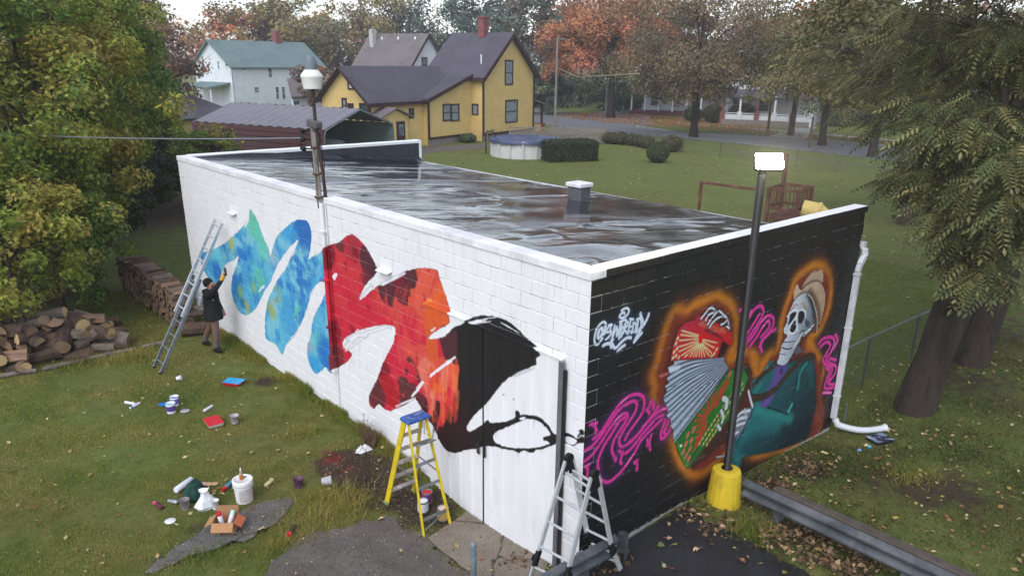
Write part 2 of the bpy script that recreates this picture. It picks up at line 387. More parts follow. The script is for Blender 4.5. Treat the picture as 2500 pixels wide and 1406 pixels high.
black = [(760, 690), (815, 610), (850, 580), (890, 565), (910, 545), (960, 525), (1010, 518), (1060, 523), (1110, 535), (1160, 558), (1210, 600), (1260, 650), (1300, 700), (1335, 745), (1311, 762), (1312, 798), (1280, 815), (1220, 840), (1160, 870), (1120, 905), (1080, 950), (1040, 1005), (1000, 1045), (960, 1085), (925, 1130), (912, 1163), (926, 1180), (960, 1165), (1000, 1140), (1030, 1115), (1060, 1130), (1130, 1124), (1170, 1110), (1200, 1090), (1250, 1083), (1305, 1090), (1340, 1105), (1370, 1130), (1392, 1160), (1405, 1187), (1425, 1198), (1460, 1193), (1500, 1205), (1530, 1225), (1560, 1213), (1590, 1235), (1565, 1250), (1540, 1256), (1500, 1270), (1470, 1250), (1440, 1244), (1400, 1260), (1350, 1280), (1310, 1285), (1290, 1301), (1240, 1290), (1210, 1303), (1190, 1290), (1140, 1285), (1090, 1270), (1050, 1263), (1000, 1268), (960, 1278), (900, 1288), (865, 1300), (820, 1298), (780, 1270), (748, 1210), (722, 1150), (700, 1110), (670, 1075), (645, 1030), (620, 985), (660, 930), (740, 860)]
nb = sst(.45, .6, vnoise(H_, W_, 40, 9, 4, (3, .5)))
blackc = blend((29, 27, 29), [(spot(800, 1120, .6, ZB)*1.1, (58, 26, 32)), (spot(760, 720, .3, ZB), (70, 32, 42)), (nb*.5, (36, 30, 32)), (spot(690, 1060, .25, ZB)*1.5, (84, 28, 38))])
blue = [(210, 400), (226, 416), (300, 400), (340, 380), (400, 345), (470, 285), (540, 215), (573, 172), (580, 100), (610, 130), (640, 190), (680, 300), (720, 390), (733, 448), (760, 360), (790, 290), (850, 235), (900, 195), (950, 175), (1000, 180), (1030, 220), (1042, 290), (1035, 380), (1020, 470), (1050, 450), (1100, 425), (1143, 403), (1150, 618), (1100, 640), (1060, 680), (1030, 735), (1028, 765), (1010, 820), (985, 900), (950, 970), (890, 1060), (850, 1110), (823, 1177), (785, 1120), (755, 1090), (720, 1080), (697, 1050), (693, 980), (700, 860), (720, 770), (750, 700), (790, 620), (850, 540), (880, 470), (925, 380), (943, 325), (920, 342), (870, 390), (800, 490), (760, 570), (735, 640), (700, 690), (660, 770), (620, 840), (570, 880), (530, 881), (490, 840), (455, 760), (442, 680), (452, 600), (480, 520), (497, 440), (470, 470), (430, 490), (390, 520), (368, 580), (360, 640), (345, 690), (300, 660), (270, 605), (240, 560), (220, 520), (215, 460)]
blue2 = [(1162, 715), (1135, 742), (1110, 800), (1070, 870), (1045, 950), (1035, 1040), (1015, 1100), (1007, 1160), (1020, 1230), (1050, 1300), (1080, 1320), (1120, 1295), (1145, 1273), (1165, 1300), (1190, 1318), (1212, 1290), (1200, 1200), (1195, 1100), (1182, 950), (1170, 820)]
WHITE = (228, 226, 232)
cs.fill(blue, bluec, ZA, rag=.006); cs.fill(blue2, bluec, ZA, rag=.006)
cs.fill(black, blackc, ZB, rag=.005); cs.fill(red, redc, ZB, rag=.006)
# drips of red and orange running over the black, ragged
g_ = np.random.default_rng(4)
for k in range(70):
    x = g_.uniform(690, 868); y = g_.uniform(830, 1090)-(x-690)*.35; l = g_.uniform(20, 110)
    cs.stroke([(x, y), (x+g_.uniform(-14, 6), y+l)], g_.uniform(.015, .09), [coral, (226, 116, 40), (206, 60, 58), (230, 128, 110)][k % 4], ZB, False, .02, .6)
for k in range(26):
    x = g_.uniform(650, 760); y = g_.uniform(1000, 1150); cs.stroke([(x, y), (x+g_.uniform(-8, 8), y+g_.uniform(30, 80))], g_.uniform(.02, .05), (64, 26, 33), ZB, False, .01, .7)
for k in range(40):       # loose strokes inside the red
    x, y = g_.uniform(230, 760), g_.uniform(250, 980); a = g_.uniform(.9, 1.5)
    q = cs.pts([(x, y)], ZB)[0].astype(int)
    if 0 <= q[1] < H_ and 0 <= q[0] < W_ and cs.a[q[1], q[0]] > .9:
        cs.stroke([(x, y), (x-math.cos(a)*40, y+math.sin(a)*70)], g_.uniform(.02, .07), [coral, crim, (160, 16, 36), (214, 62, 66)][k % 4], ZB, False, .03, .35)
cs.fill([(1065, 1200), (1085, 1180), (1120, 1165), (1150, 1150), (1200, 1130), (1250, 1110), (1290, 1110), (1330, 1125), (1360, 1150), (1390, 1190), (1385, 1205), (1355, 1209), (1350, 1225), (1380, 1240), (1385, 1250), (1340, 1265), (1280, 1275), (1200, 1275), (1130, 1265), (1085, 1245), (1065, 1225)], WHITE, ZB, rag=.004)
cs.fill([(1465, 1215), (1500, 1220), (1530, 1240), (1510, 1262), (1480, 1255), (1460, 1235)], WHITE, ZB)
cs.fill([(1215, 1104), (1240, 1096), (1250, 1104), (1235, 1114), (1218, 1113)], WHITE, ZB)
for c_, r_ in (((1204, 1078), .045), ((1558, 1190), .04), ((1543, 1183), .012), ((1180, 996), .012), ((1125, 970), .01), ((1370, 1150), .01)):
    cs.stroke([c_, (c_[0]+1, c_[1])], r_*2, (30, 28, 30), ZB, False)
cs.stroke([(1204, 1078), (1212, 1095)], .03, (30, 28, 30), ZB, False); cs.stroke([(1535, 1215), (1548, 1200)], .03, (30, 28, 30), ZB, False)
# dry brush: white slashes cut back into the paint
def slash(a, b, n, w, jit, c=WHITE, o=.95):
    a, b = np.array(a, float), np.array(b, float); d = b-a; nr = np.array([-d[1], d[0]])/np.hypot(*d)
    for k in range(n):
        t0, t1 = sorted(g_.uniform(0, 1, 2)); t1 = min(1, t1+.1); o_ = nr*g_.uniform(-jit, jit)
        m = (a+d*(t0+t1)/2)+o_+nr*g_.uniform(-3, 3); cs.stroke([a+d*t0+o_, m, a+d*t1+o_], w*g_.uniform(.5, 1.3), c, ZB, True, .006, o)
slash((690, 873), (848, 757), 9, .03, 7); slash((588, 995), (666, 902), 9, .03, 9); slash((205, 715), (300, 605), 12, .035, 12); slash((205, 660), (460, 578), 12, .02, 7)
slash((210, 715), (345, 620), 10, .03, 14); slash((400, 355), (560, 275), 9, .02, 8); slash((305, 420), (375, 345), 7, .025, 8); slash((700, 610), (740, 590), 5, .02, 9)
slash((905, 560), (1080, 540), 9, .02, 9); slash((1090, 548), (1225, 625), 4, .012, 4); slash((470, 1055), (620, 990), 6, .012, 6); slash((1160, 868), (1300, 815), 6, .014, 6); slash((640, 700), (760, 1), 0, .01, 1)
slash((150, 300), (178, 285), 4, .1, 8)
for a, b in (((640, 720), (700, 655)), ((540, 235), (575, 180)), ((875, 470), (925, 400)), ((1030, 745), (1060, 690)), ((1035, 465), (1080, 430)), ((880, 1080), (940, 990))):
    A = [((q[0]/ZA[2]+ZA[0]-ZB[0])*ZB[2], (q[1]/ZA[2]+ZA[1]-ZB[1])*ZB[2]) for q in (a, b)]; slash(A[0], A[1], 6, .02, 4)
for k in range(24):       # thin runs of paint below the shapes
    x, y = [(330, 700), (250, 780), (1230, 1300), (1000, 1270), (700, 1150), (1300, 1110), (820, 1290), (1060, 1195)][k % 8]; x += g_.uniform(-30, 30); cs.stroke([(x, y-10), (x, y+g_.uniform(10, 50))], .006, (120, 60, 66) if k % 8 < 2 else (60, 56, 60), ZB, False, .005, .5)
side_img = cs.image('side_wall_paint')

# ---- the end wall: airbrushed figure with an accordion on black
def un_end(px, py):
    P = WY(px, py); return P.x, P.z
ce = Canvas(BW, BH+.5, 170, un_end, (0., -.5)); H2, W2 = ce.H, ce.W
ZC, ZP, ZQ, ZS, ZT, ZU, ZL = (1420, 640, 2.511), (1420, 960, 6.11), (1590, 720, 5.408), (1640, 880, 5.021), (1780, 820, 4.685), (1840, 640, 5.409), (1430, 730, 10.044)
e1 = vnoise(H2, W2, 60, 21); e2 = vnoise(H2, W2, 16, 22, 4); e3 = vnoise(H2, W2, 90, 23, 4)
BLK = (27, 26, 29)
ce.lay(np.ones((H2, W2)), np.array(BLK)*(.85+.3*e1[..., None])); ce.a[:] = 1
def egrad(M, c1, c2, p1, p2, zo):
    a, b = ce.pts([p1, p2], zo); d = b-a; X, Y = np.meshgrid(np.arange(W2), np.arange(H2)); t = np.clip(((X-a[0])*d[0]+(Y-a[1])*d[1])/(d @ d), 0, 1)[..., None]
    ce.lay(M, np.array(c1, float)*(1-t)+np.array(c2, float)*t)
def emask(P, zo, smooth=True): 
    q = ce.pts(P, zo); return ce.fillmask(crom(q, 5, True) if smooth else q)
# flame border round accordion and figure
flame = [(460, 890), (437, 820), (452, 760), (433, 690), (462, 620), (480, 540), (503, 460), (530, 370), (575, 292), (640, 300), (690, 268), (740, 245), (790, 222), (835, 207), (870, 225), (905, 250), (935, 300), (950, 350), (945, 430), (935, 520), (905, 600), (960, 562), (1025, 548), (1060, 590), (1065, 660), (1085, 685), (1130, 610), (1150, 565), (1195, 540), (1215, 470), (1225, 380), (1250, 280), (1285, 190), (1310, 110), (1370, 55), (1440, 20), (1505, 50), (1530, 140), (1520, 250), (1495, 340), (1460, 420), (1400, 465), (1400, 500), (1450, 570), (1480, 660), (1455, 760), (1450, 860), (1465, 950), (1430, 1090), (1390, 1100), (1100, 1180), (930, 1150), (800, 1250), (720, 1300), (650, 1285), (600, 1210), (555, 1090), (500, 940)]
fq = crom(ce.pts(flame, ZC), 5, True); fq = np.r_[fq, fq[:1]]; fm = ce.fillmask(fq, .02)
ce.lay(fm, (88, 36, 26), .9); D = ce.dist(fq, .5); 
ce.lay(np.exp(-(D/.2)**2)*sst(.2, .5, e3), (96, 40, 22), .8); ce.lay(np.exp(-(D/.10)**2)*(.55+.7*e1), (190, 118, 32), .95); ce.lay(np.exp(-((D-.15)/.06)**2)*fm, (126, 46, 34), .8)
for p in ((1400, 500), (1060, 600), (920, 570), (1110, 620)):
    q = ce.pts([p], ZC)[0]; X, Y = np.meshgrid(np.arange(W2), np.arange(H2)); ce.lay(np.exp(-((X-q[0])**2+(Y-q[1])**2)/(.16*ce.res)**2), (190, 112, 24), .9)
ce.stroke([(1470, 620), (1450, 760), (1452, 880), (1468, 950), (1425, 1080)], .16, (112, 46, 30), ZC, soft=.06)
# pink writing, purple bloom
PK, PUR, HOT = (214, 52, 146), (78, 40, 96), (246, 190, 226)
def pink(L, zo, w=.05, glow=.13):
    for P in L: ce.stroke(P, w, PK, zo, glow=(glow, PUR, .55), soft=.012)
    for P in L: ce.stroke(P, w, PK, zo, soft=.012)
    for P in L[::2]:
        k = len(P)//3; ce.stroke(P[k:k+2], w*.28, HOT, zo, False, .006, .75)
pink([[(170, 680), (280, 590), (380, 440), (470, 300), (580, 150), (700, 50), (830, 15), (920, 60), (935, 160), (900, 300), (800, 450), (700, 590), (650, 690)],
      [(55, 850), (160, 780), (280, 640), (400, 470), (520, 300), (640, 180), (770, 120), (825, 160), (800, 280), (700, 440), (600, 600), (560, 700), (580, 790), (660, 780), (800, 660), (930, 490), (1050, 330), (1150, 190)],
      [(50, 1010), (170, 900), (290, 730), (400, 560), (500, 420), (600, 320), (680, 310), (670, 400), (580, 540), (490, 690), (450, 830), (480, 930), (510, 1000)],
      [(240, 1110), (250, 980), (330, 790), (440, 620), (560, 430), (650, 360)],
      [(290, 1300), (400, 1320), (540, 1220), (660, 1080), (780, 900), (870, 730), (960, 620), (1080, 500), (1200, 390)],
      [(560, 860), (640, 900), (760, 800), (880, 640), (1000, 500), (1120, 370), (1220, 330)],
      [(700, 740), (830, 620), (960, 460), (1080, 330), (1200, 240), (1290, 225), (1335, 280), (1310, 380), (1260, 500), (1230, 590), (1280, 600), (1320, 540)],
      [(1250, 400), (1210, 510), (1180, 620), (1200, 680), (1270, 620)],
      [(250, 1120), (260, 1230), (310, 1310)]], ZP, .045, .15)
for P in ([(125, 470), (150, 455), (200, 500), (225, 560), (205, 590)], [(150, 460), (230, 445)], [(1030, 115), (1070, 170), (1070, 225)], [(1030, 120), (1010, 200), (970, 240)], [(975, 245), (1010, 300)], [(1040, 620), (1015, 740), (1025, 840)], [(980, 690), (990, 760), (975, 780)], [(790, 1030), (830, 1060), (820, 1140)], [(790, 1030), (835, 1000)], [(610, 880), (580, 1010), (600, 1050)], [(510, 960), (505, 1000)], [(110, 1060), (60, 1100), (90, 1120), (80, 1240)]):
    ce.stroke(P, .05, PK, ZP, soft=.012, glow=(.07, PUR, .4))
pink([[(970, 300), (990, 290), (985, 350)], [(1030, 340), (1060, 290), (1100, 270), (1115, 310), (1080, 380), (1040, 440), (1015, 470)], [(1010, 500), (1060, 440), (1100, 370), (1140, 330), (1175, 345), (1170, 400), (1120, 470), (1090, 520)], [(1015, 440), (1060, 370), (1090, 320)], [(1030, 520), (1080, 450), (1110, 400), (1145, 360), (1150, 400), (1100, 460)], [(1190, 410), (1150, 440), (1100, 490), (1105, 550)], [(1010, 380), (1030, 330), (1040, 300)]], ZC, .05, .09)
pink([[(1455, 500), (1480, 470), (1530, 460), (1550, 490), (1530, 550), (1500, 590), (1520, 620), (1560, 640), (1550, 690), (1510, 740), (1560, 750)], [(1465, 520), (1500, 490), (1525, 510), (1500, 560), (1480, 600), (1500, 630), (1535, 650), (1520, 700), (1490, 750), (1500, 775), (1550, 765)], [(1555, 445), (1570, 480), (1545, 530)], [(1500, 650), (1520, 670), (1500, 710)], [(1480, 800), (1530, 800)], [(1520, 590), (1560, 600)]], ZC, .055, .1)
# red half of the accordion
M = emask([(255, 872), (265, 790), (310, 600), (380, 430), (450, 370), (570, 340), (620, 268), (700, 280), (1040, 470), (1068, 520), (1062, 670), (1010, 650), (950, 600), (870, 830)], ZQ, False); ce.lay(ce.blur(M, .03), (36, 12, 14), .8)
egrad(M, (176, 34, 62), (196, 30, 38), (500, 330), (560, 850), ZQ); ce.fill([(690, 460), (800, 470), (930, 560), (960, 610), (900, 570), (780, 510)], (112, 22, 48), ZQ, soft=.01)
ce.fill([(970, 600), (1050, 520), (1068, 560), (1062, 675)], (198, 14, 34), ZQ, False); ce.fill([(930, 620), (1020, 660), (960, 800), (880, 815)], (50, 24, 22), ZQ, False, .01)
ce.fill([(600, 500), (680, 500), (740, 560), (720, 620), (660, 650), (600, 590)], (206, 14, 28), ZQ)
for x, y in ((405, 475), (395, 530), (370, 605), (370, 685), (365, 750), (400, 800), (440, 825), (510, 815), (555, 815), (590, 818), (630, 815), (668, 825), (708, 812), (765, 805), (800, 775), (830, 700), (870, 635)):
    c0 = (655+(x-655)*.12, 570+(y-570)*.35); ce.stroke([c0, (x, y)], .026, (206, 196, 140), ZQ, False, .012)
for x, y in ((350, 575), (325, 645), (340, 710), (300, 755), (325, 805), (285, 835), (365, 830), (862, 720), (830, 780), (795, 815)): ce.stroke([(x-4, y+6), (x+4, y-6)], .05, (206, 198, 146), ZQ, False, .01)
for k in range(34):
    t = (k % 12)/11; r_ = k//12; x, y = 660+t*320-r_*6, 350+t*125+r_*24; ce.stroke([(x-2, y+4), (x+2, y-4)], .03, (196, 116, 74), ZQ, False, .008)
for P in ([(655, 318), (720, 240), (760, 190), (810, 178), (860, 230)], [(715, 335), (770, 260), (850, 235)], [(745, 395), (810, 300), (870, 230), (900, 215)], [(770, 430), (830, 350), (920, 290), (990, 300)], [(900, 215), (960, 270), (1010, 330), (1030, 460)], [(920, 395), (960, 380), (1000, 340)], [(1000, 420), (1030, 440)]): ce.stroke(P, .034, (206, 216, 228), ZQ, glow=(.05, (24, 26, 32), .8))
# bellows
bel = [(300, 872), (870, 836), (975, 822), (960, 870), (1028, 972), (900, 1150), (755, 1382), (486, 1727), (335, 1935), (303, 1945), (285, 1830), (300, 1790), (250, 1725), (262, 1650), (205, 1600), (230, 1510), (190, 1440), (158, 1360), (210, 1280), (180, 1200), (240, 1170), (205, 1105), (250, 1060), (220, 960), (300, 920)]
M = emask(bel, ZQ, False); ce.lay(ce.blur(M, .025), (22, 22, 26), .7); egrad(M, (120, 132, 150), (150, 162, 178), (900, 880), (300, 1700), ZQ)
bM = M.copy()
for k in range(26):
    t = k/25; a = np.array([(890+t*125), (850+t*125)]); L_ = np.array([(215, 960), (205, 1105), (175, 1280), (160, 1370), (205, 1500), (210, 1620), (260, 1740), (300, 1940)]); tq = t*7
    b = np.array([np.interp(tq, range(8), L_[:, 0])-15, np.interp(tq, range(8), L_[:, 1])]); m = a+(b-a)*.5+np.array([-30*(1-t), -60*(1-t)])
    D = ce.dist(crom(ce.pts([a, m, b], ZQ), 6), .1); tt = 1-sst(.006, .024, D); ce.lay(tt*bM, (66, 78, 96) if k % 2 else (176, 188, 204), .9)
ce.fill([(220, 960), (370, 925), (390, 970), (340, 1000), (240, 1028)], (196, 206, 218), ZQ, False, .005); ce.fill([(85, 1065), (215, 1020), (235, 1055), (130, 1098)], (176, 96, 96), ZQ, False, .006)
# green half
gr = [(50, 1000), (200, 800), (450, 480), (700, 130), (860, 80), (945, 185), (880, 400), (780, 620), (600, 840), (440, 1010), (300, 1200), (195, 1320), (120, 1200), (70, 1090)]
M = emask(gr, ZS, False); ce.lay(ce.blur(M, .02), (18, 40, 20), .8); egrad(M, (40, 120, 44), (32, 104, 40), (700, 130), (200, 1200), ZS); ce.stroke(gr+gr[:1], .03, (26, 82, 36), ZS, False, .01)
ce.stroke([(210, 1250), (400, 950), (560, 700), (760, 400), (850, 220)], .03, (22, 74, 34), ZS, True, .012); ce.stroke([(70, 1000), (110, 1150), (195, 1305)], .02, (60, 150, 66), ZS, False, .01)
for x, y in ((720, 170), (700, 260), (650, 260), (610, 330), (545, 380), (495, 430), (435, 505), (380, 590), (320, 670), (285, 745), (295, 815), (310, 880), (300, 960), (285, 1040), (275, 1105)):
    c0 = (480+(x-480)*.35, 690+(y-690)*.35); ce.stroke([c0, (x, y)], .05, (176, 66, 38), ZS, False, .016)
for x, y in ((268, 850), (195, 915), (172, 1020), (220, 1085), (240, 980), (140, 1115), (712, 165), (175, 1170), (210, 1205)): ce.stroke([(x-8, y+18), (x+8, y-18)], .07, (196, 104, 82), ZS, False, .014)
ce.stroke([(112, 1043), (114, 1045)], .05, (224, 212, 176), ZS, False)
for k in range(42):
    t = k/41; x, y = 375+t*500+(k % 3-1)*34, 1040-t*770+(k % 3-1)*26
    ce.stroke([(x-4, y+8), (x+4, y-8)], .05 if t < .6 else .04, (198, 170, 96), ZS, False, .012)
# body
body = [(1035, 745), (1100, 690), (1130, 640), (1165, 600), (1200, 640), (1300, 610), (1390, 578), (1425, 610), (1432, 680), (1438, 800), (1435, 900), (1400, 1000), (1380, 1080), (1200, 1150), (1000, 1195), (960, 1230), (905, 1295), (878, 1290), (905, 1180), (945, 1090), (1000, 1010), (1040, 930), (1060, 860)]
M = emask(body, ZC); ce.lay(ce.blur(M, .03), (20, 16, 18), .7); egrad(M, (30, 92, 96), (16, 34, 42), (1180, 700), (1320, 1060), ZC)
for P, c, w, o in (([(1060, 900), (1130, 930), (1230, 950), (1280, 960)], (44, 146, 140), .2, .7), ([(980, 1060), (1080, 1000), (1200, 1000)], (34, 116, 118), .3, .7), ([(950, 1180), (960, 1240), (910, 1290)], (34, 118, 116), .18, .8), ([(1040, 890), (1080, 880), (1000, 1020), (960, 1080)], (38, 122, 118), .1, .8), ([(1380, 620), (1340, 680), (1325, 780)], (52, 166, 152), .05, .8), ([(1270, 910), (1290, 870)], (66, 190, 166), .07, .9), ([(1090, 760), (1060, 800)], (40, 130, 124), .12, .7), ([(1060, 735), (1110, 690), (1140, 640)], (66, 184, 168), .04, .9), ([(1240, 690), (1210, 780), (1180, 860)], (24, 72, 78), .1, .8), ([(1400, 640), (1410, 760)], (30, 88, 92), .14, .6)):
    ce.stroke(P, w, c, ZC, soft=w*.45, o=o)
for P in ([(1110, 880), (1180, 900), (1260, 930)], [(1050, 880), (1030, 960), (930, 1090)], [(1330, 690), (1300, 800), (1300, 880)], [(1180, 780), (1220, 700), (1240, 650)], [(1020, 970), (985, 1050), (950, 1110)]): ce.stroke(P, .03, (14, 26, 36), ZC, soft=.016)
ce.fill([(1190, 645), (1255, 615), (1245, 690), (1205, 760), (1150, 870), (1112, 890), (1100, 862), (1165, 740)], (92, 72, 140), ZC); ce.fill([(1215, 660), (1235, 650), (1222, 700)], (60, 44, 96), ZC)
for P, w in (([(1055, 755), (1110, 690), (1170, 640), (1210, 610)], .1), ([(1040, 830), (1110, 825), (1190, 775), (1260, 690), (1330, 620), (1395, 578), (1425, 590)], .13), ([(1010, 640), (1030, 700), (1000, 790), (960, 880), (920, 960)], .12)):
    ce.stroke(P, w, (50, 36, 32), ZC, soft=.02); ce.stroke(P, w*.4, (74, 54, 46), ZC, soft=.03, o=.6)
ce.stroke([(690, 1240), (760, 1170), (840, 1090), (880, 1060)], .16, (62, 42, 36), ZC, soft=.03)
# hand on the buttons, bones
ce.fill([(925, 1075), (935, 1000), (960, 930), (1000, 895), (1045, 905), (1020, 980), (975, 1050)], (120, 128, 138), ZC)
BN = (206, 212, 220)
for P, w in (([(870, 835), (890, 850), (885, 890)], .09), ([(855, 910), (868, 945), (860, 985)], .06), ([(835, 1000), (850, 1025)], .06), ([(1022, 790), (1035, 840), (1050, 890)], .05), ([(960, 940), (985, 920), (1030, 910)], .06), ([(940, 985), (970, 960), (1010, 950)], .06), ([(930, 1020), (955, 1000), (1000, 985)], .055), ([(925, 1060), (960, 1040)], .05), ([(1000, 900), (1010, 960)], .03)): ce.stroke(P, w, BN, ZC, soft=.014, glow=(w, (20, 20, 24), .5))
ce.stroke([(1060, 875), (1020, 970), (970, 1060), (930, 1085)], .03, (46, 44, 96), ZC, soft=.01)
# hat behind, skull, hat brim
ce.fill([(640, 340), (700, 220), (800, 110), (815, 125), (860, 115), (880, 95), (910, 115), (922, 190), (900, 280), (780, 260)], (176, 152, 132), ZU, soft=.004); ce.stroke([(650, 345), (740, 280), (820, 258), (880, 275)], .05, (96, 74, 60), ZU, soft=.03)
brim = [(548, 508), (530, 470), (535, 380), (575, 292), (600, 350), (640, 370), (720, 300), (800, 265), (850, 262), (905, 310), (940, 400), (945, 500), (920, 650), (880, 815), (850, 820), (835, 700), (800, 540), (720, 440), (650, 420)]
M = emask(brim, ZU); egrad(M, (196, 172, 150), (172, 146, 124), (600, 400), (900, 600), ZU); ce.stroke([(740, 390), (800, 480), (850, 620), (860, 780)], .1, (82, 60, 48), ZU, soft=.07, o=.85); ce.stroke([(560, 480), (640, 400), (720, 390)], .04, (110, 90, 76), ZU, soft=.03, o=.7)
ce.fill([(760, 870), (830, 760), (840, 900), (815, 935), (750, 920)], (92, 62, 56), ZU)
skull = [(530, 530), (590, 460), (680, 415), (750, 440), (800, 560), (815, 700), (790, 830), (730, 930), (660, 985), (630, 980), (610, 1050), (550, 1140), (500, 1240), (440, 1330), (380, 1362), (308, 1335), (330, 1270), (345, 1200), (355, 1150), (375, 1090), (400, 1050), (450, 960), (405, 945), (400, 880), (440, 800), (450, 720), (480, 640)]
M = emask(skull, ZU); ce.lay(ce.blur(M, .025), (22, 20, 24), .8); egrad(M, (196, 204, 214), (112, 120, 132), (560, 600), (790, 640), ZU)
ce.fill([(690, 430), (760, 450), (805, 580), (815, 700), (790, 820), (770, 640), (730, 520)], (52, 56, 64), ZU, soft=.02); ce.fill([(690, 760), (740, 800), (720, 860), (680, 840)], (70, 76, 86), ZU, soft=.01)
DK = (28, 30, 38)
for P in ([(590, 690), (620, 645), (655, 650), (672, 700), (655, 770), (620, 815), (590, 790)], [(470, 760), (490, 690), (545, 655), (560, 690), (520, 760), (480, 810), (450, 830)], [(475, 900), (500, 830), (545, 770), (560, 830), (550, 890), (510, 935), (480, 915)], [(605, 930), (650, 895), (665, 910), (630, 945)]): ce.fill(P, DK, ZU, soft=.004)
for P in ([(450, 720), (480, 670), (550, 640), (590, 650), (640, 632), (680, 660), (685, 720)], [(470, 880), (510, 800), (560, 720), (575, 690)], [(575, 690), (565, 800), (580, 910)], [(445, 960), (470, 920), (500, 945), (540, 930), (560, 890)], [(640, 930), (600, 1010), (540, 1110)], [(680, 940), (740, 890), (790, 830)]): ce.stroke(P, .03, (224, 230, 236), ZU, soft=.008)
ce.stroke([(395, 1060), (460, 1055), (540, 1045)], .015, DK, ZU); ce.stroke([(375, 1130), (440, 1150), (500, 1140)], .02, DK, ZU, soft=.008); ce.stroke([(345, 1210), (430, 1225)], .014, (80, 86, 96), ZU)
for k in range(6): ce.stroke([(400+k*24, 1070), (388+k*22, 1132)], .006, (60, 62, 70), ZU, False, .004); ce.stroke([(375+k*20, 1152), (366+k*20, 1205)], .006, (70, 74, 84), ZU, False, .004)
ce.stroke([(362, 1145), (358, 1175)], .035, (198, 140, 96), ZU, False)
for P, c in (([(520, 590), (560, 560), (575, 575)], (178, 84, 70)), ([(620, 560), (650, 540), (680, 590)], (178, 130, 88)), ([(490, 650), (510, 615), (535, 600)], (170, 70, 60)), ([(660, 580), (700, 620)], (170, 130, 100))): ce.stroke(P, .02, c, ZU, soft=.006)
ce.stroke([(720, 430), (775, 490), (815, 620), (840, 760), (832, 930)], .02, (206, 190, 172), ZU, soft=.006); ce.fill([(545, 1150), (600, 1110), (640, 1160), (620, 1200), (550, 1210)], (84, 86, 98), ZU, soft=.01)
# the tag
LT = [[(470, 800), (480, 700), (500, 640), (470, 580), (420, 575), (340, 640), (270, 750), (225, 900), (215, 1040), (240, 1110), (290, 1120), (350, 1060), (410, 970)], [(420, 760), (390, 730), (330, 790), (300, 890), (310, 960), (360, 940), (400, 870), (420, 780)], [(420, 780), (430, 860), (460, 850)],
      [(640, 640), (600, 640), (530, 730), (500, 800), (540, 820), (600, 800), (620, 840), (570, 930), (490, 1000)], [(620, 650), (600, 770)], [(710, 660), (680, 780), (650, 950), (760, 690), (760, 920), (830, 740)], [(850, 560), (830, 760), (820, 980)], [(790, 770), (860, 730)],
      [(900, 520), (890, 640), (880, 740), (870, 930)], [(890, 530), (990, 510)], [(880, 720), (930, 700)], [(980, 590), (950, 690), (930, 800), (890, 900)], [(950, 660), (990, 570), (1030, 580), (1020, 660), (940, 730), (980, 800), (1020, 850)], [(1100, 500), (1080, 620), (1050, 740), (1040, 850)], [(1090, 500), (1160, 510)], [(1060, 700), (1110, 680)], [(1040, 850), (1100, 800)],
      [(1170, 600), (1150, 720), (1130, 840)], [(1160, 600), (1220, 600), (1230, 680), (1200, 790), (1130, 830)], [(1280, 500), (1270, 640), (1230, 830)], [(1250, 510), (1320, 480), (1360, 560), (1340, 700), (1240, 810)], [(1345, 360), (1370, 480), (1430, 620)], [(1545, 380), (1500, 500), (1420, 640), (1320, 800), (1230, 960), (1185, 1060), (1260, 970), (1370, 840)],
      [(880, 290), (960, 240), (1030, 240), (1060, 300), (1020, 390), (930, 460), (850, 465), (830, 420), (890, 350), (940, 340), (950, 370)], [(430, 1150), (500, 1110), (580, 1100), (620, 1140), (625, 1190)], [(670, 1000), (620, 1060), (660, 1120), (700, 1200), (760, 1190), (850, 1090), (960, 990), (1050, 950), (1110, 960)], [(960, 1140), (880, 1190), (790, 1280)]]
for P in LT: ce.stroke(P, .001, (48, 66, 96), ZL, o=0., glow=(.1, (48, 66, 96), .35))
for P in LT: ce.stroke(P, .036 if P[0][0] > 460 and P[0][1] < 1000 and P[0][0] < 1340 else .046, (206, 216, 232), ZL, soft=.007)
end_img = ce.image('end_wall_paint')
# ================================================================== ground, paving
def polyline_px(P, zo=None):
    out = []
    for x, y in P:
        if zo: x, y = x/zo[2]+zo[0], y/zo[2]+zo[1]
        q = GT(x, y); out.append((q.x, q.y))
    return out
def inside(P, X, Y):
    P = np.asarray(P, float); r = np.zeros(np.shape(X), bool)
    for i in range(len(P)):
        (ax, ay), (bx, by) = P[i], P[(i+1) % len(P)]
        if ay == by: continue
        c = (Y >= min(ay, by)) & (Y < max(ay, by)); r ^= c & (X < ax+(Y-ay)*(bx-ax)/(by-ay))
    return r
ZG, ZD = (350, 1100, 4.545), (900, 980, 3.3)
P_STRIP = polyline_px([(30, 1350), (60, 1290), (300, 1080), (560, 960), (700, 830), (800, 770), (1000, 720), (1250, 620), (1500, 540), (1640, 520), (1665, 590), (1560, 700), (1450, 800), (1200, 950), (1000, 1030), (700, 1120), (500, 1190), (250, 1290), (100, 1365)], ZG)
P_PATCH = polyline_px([(1370, 1500), (1385, 1330), (1420, 1240), (1560, 1110), (1720, 990), (2100, 900), (2500, 770)], ZG)+polyline_px([(200, 930), (330, 1010), (430, 1075), (470, 1110), (700, 1300), (860, 1420), (850, 1500)], ZD)
P_SLAB = polyline_px([(790, 900), (920, 985), (1130, 1110), (1330, 1240), (1450, 1310), (1400, 1500), (870, 1500), (860, 1420), (700, 1300), (470, 1110)], ZD)
P_APRON = [(.02, -.06), (2.35, -.06)]+polyline_px([(1690, 1248), (1720, 1275), (1790, 1303), (1850, 1333), (1960, 1395), (2010, 1430)])+[(2.6, -3.4), (1.5, -4.6), (-1.2, -3.6), (-.9, -1.4), (-.15, -.15)]
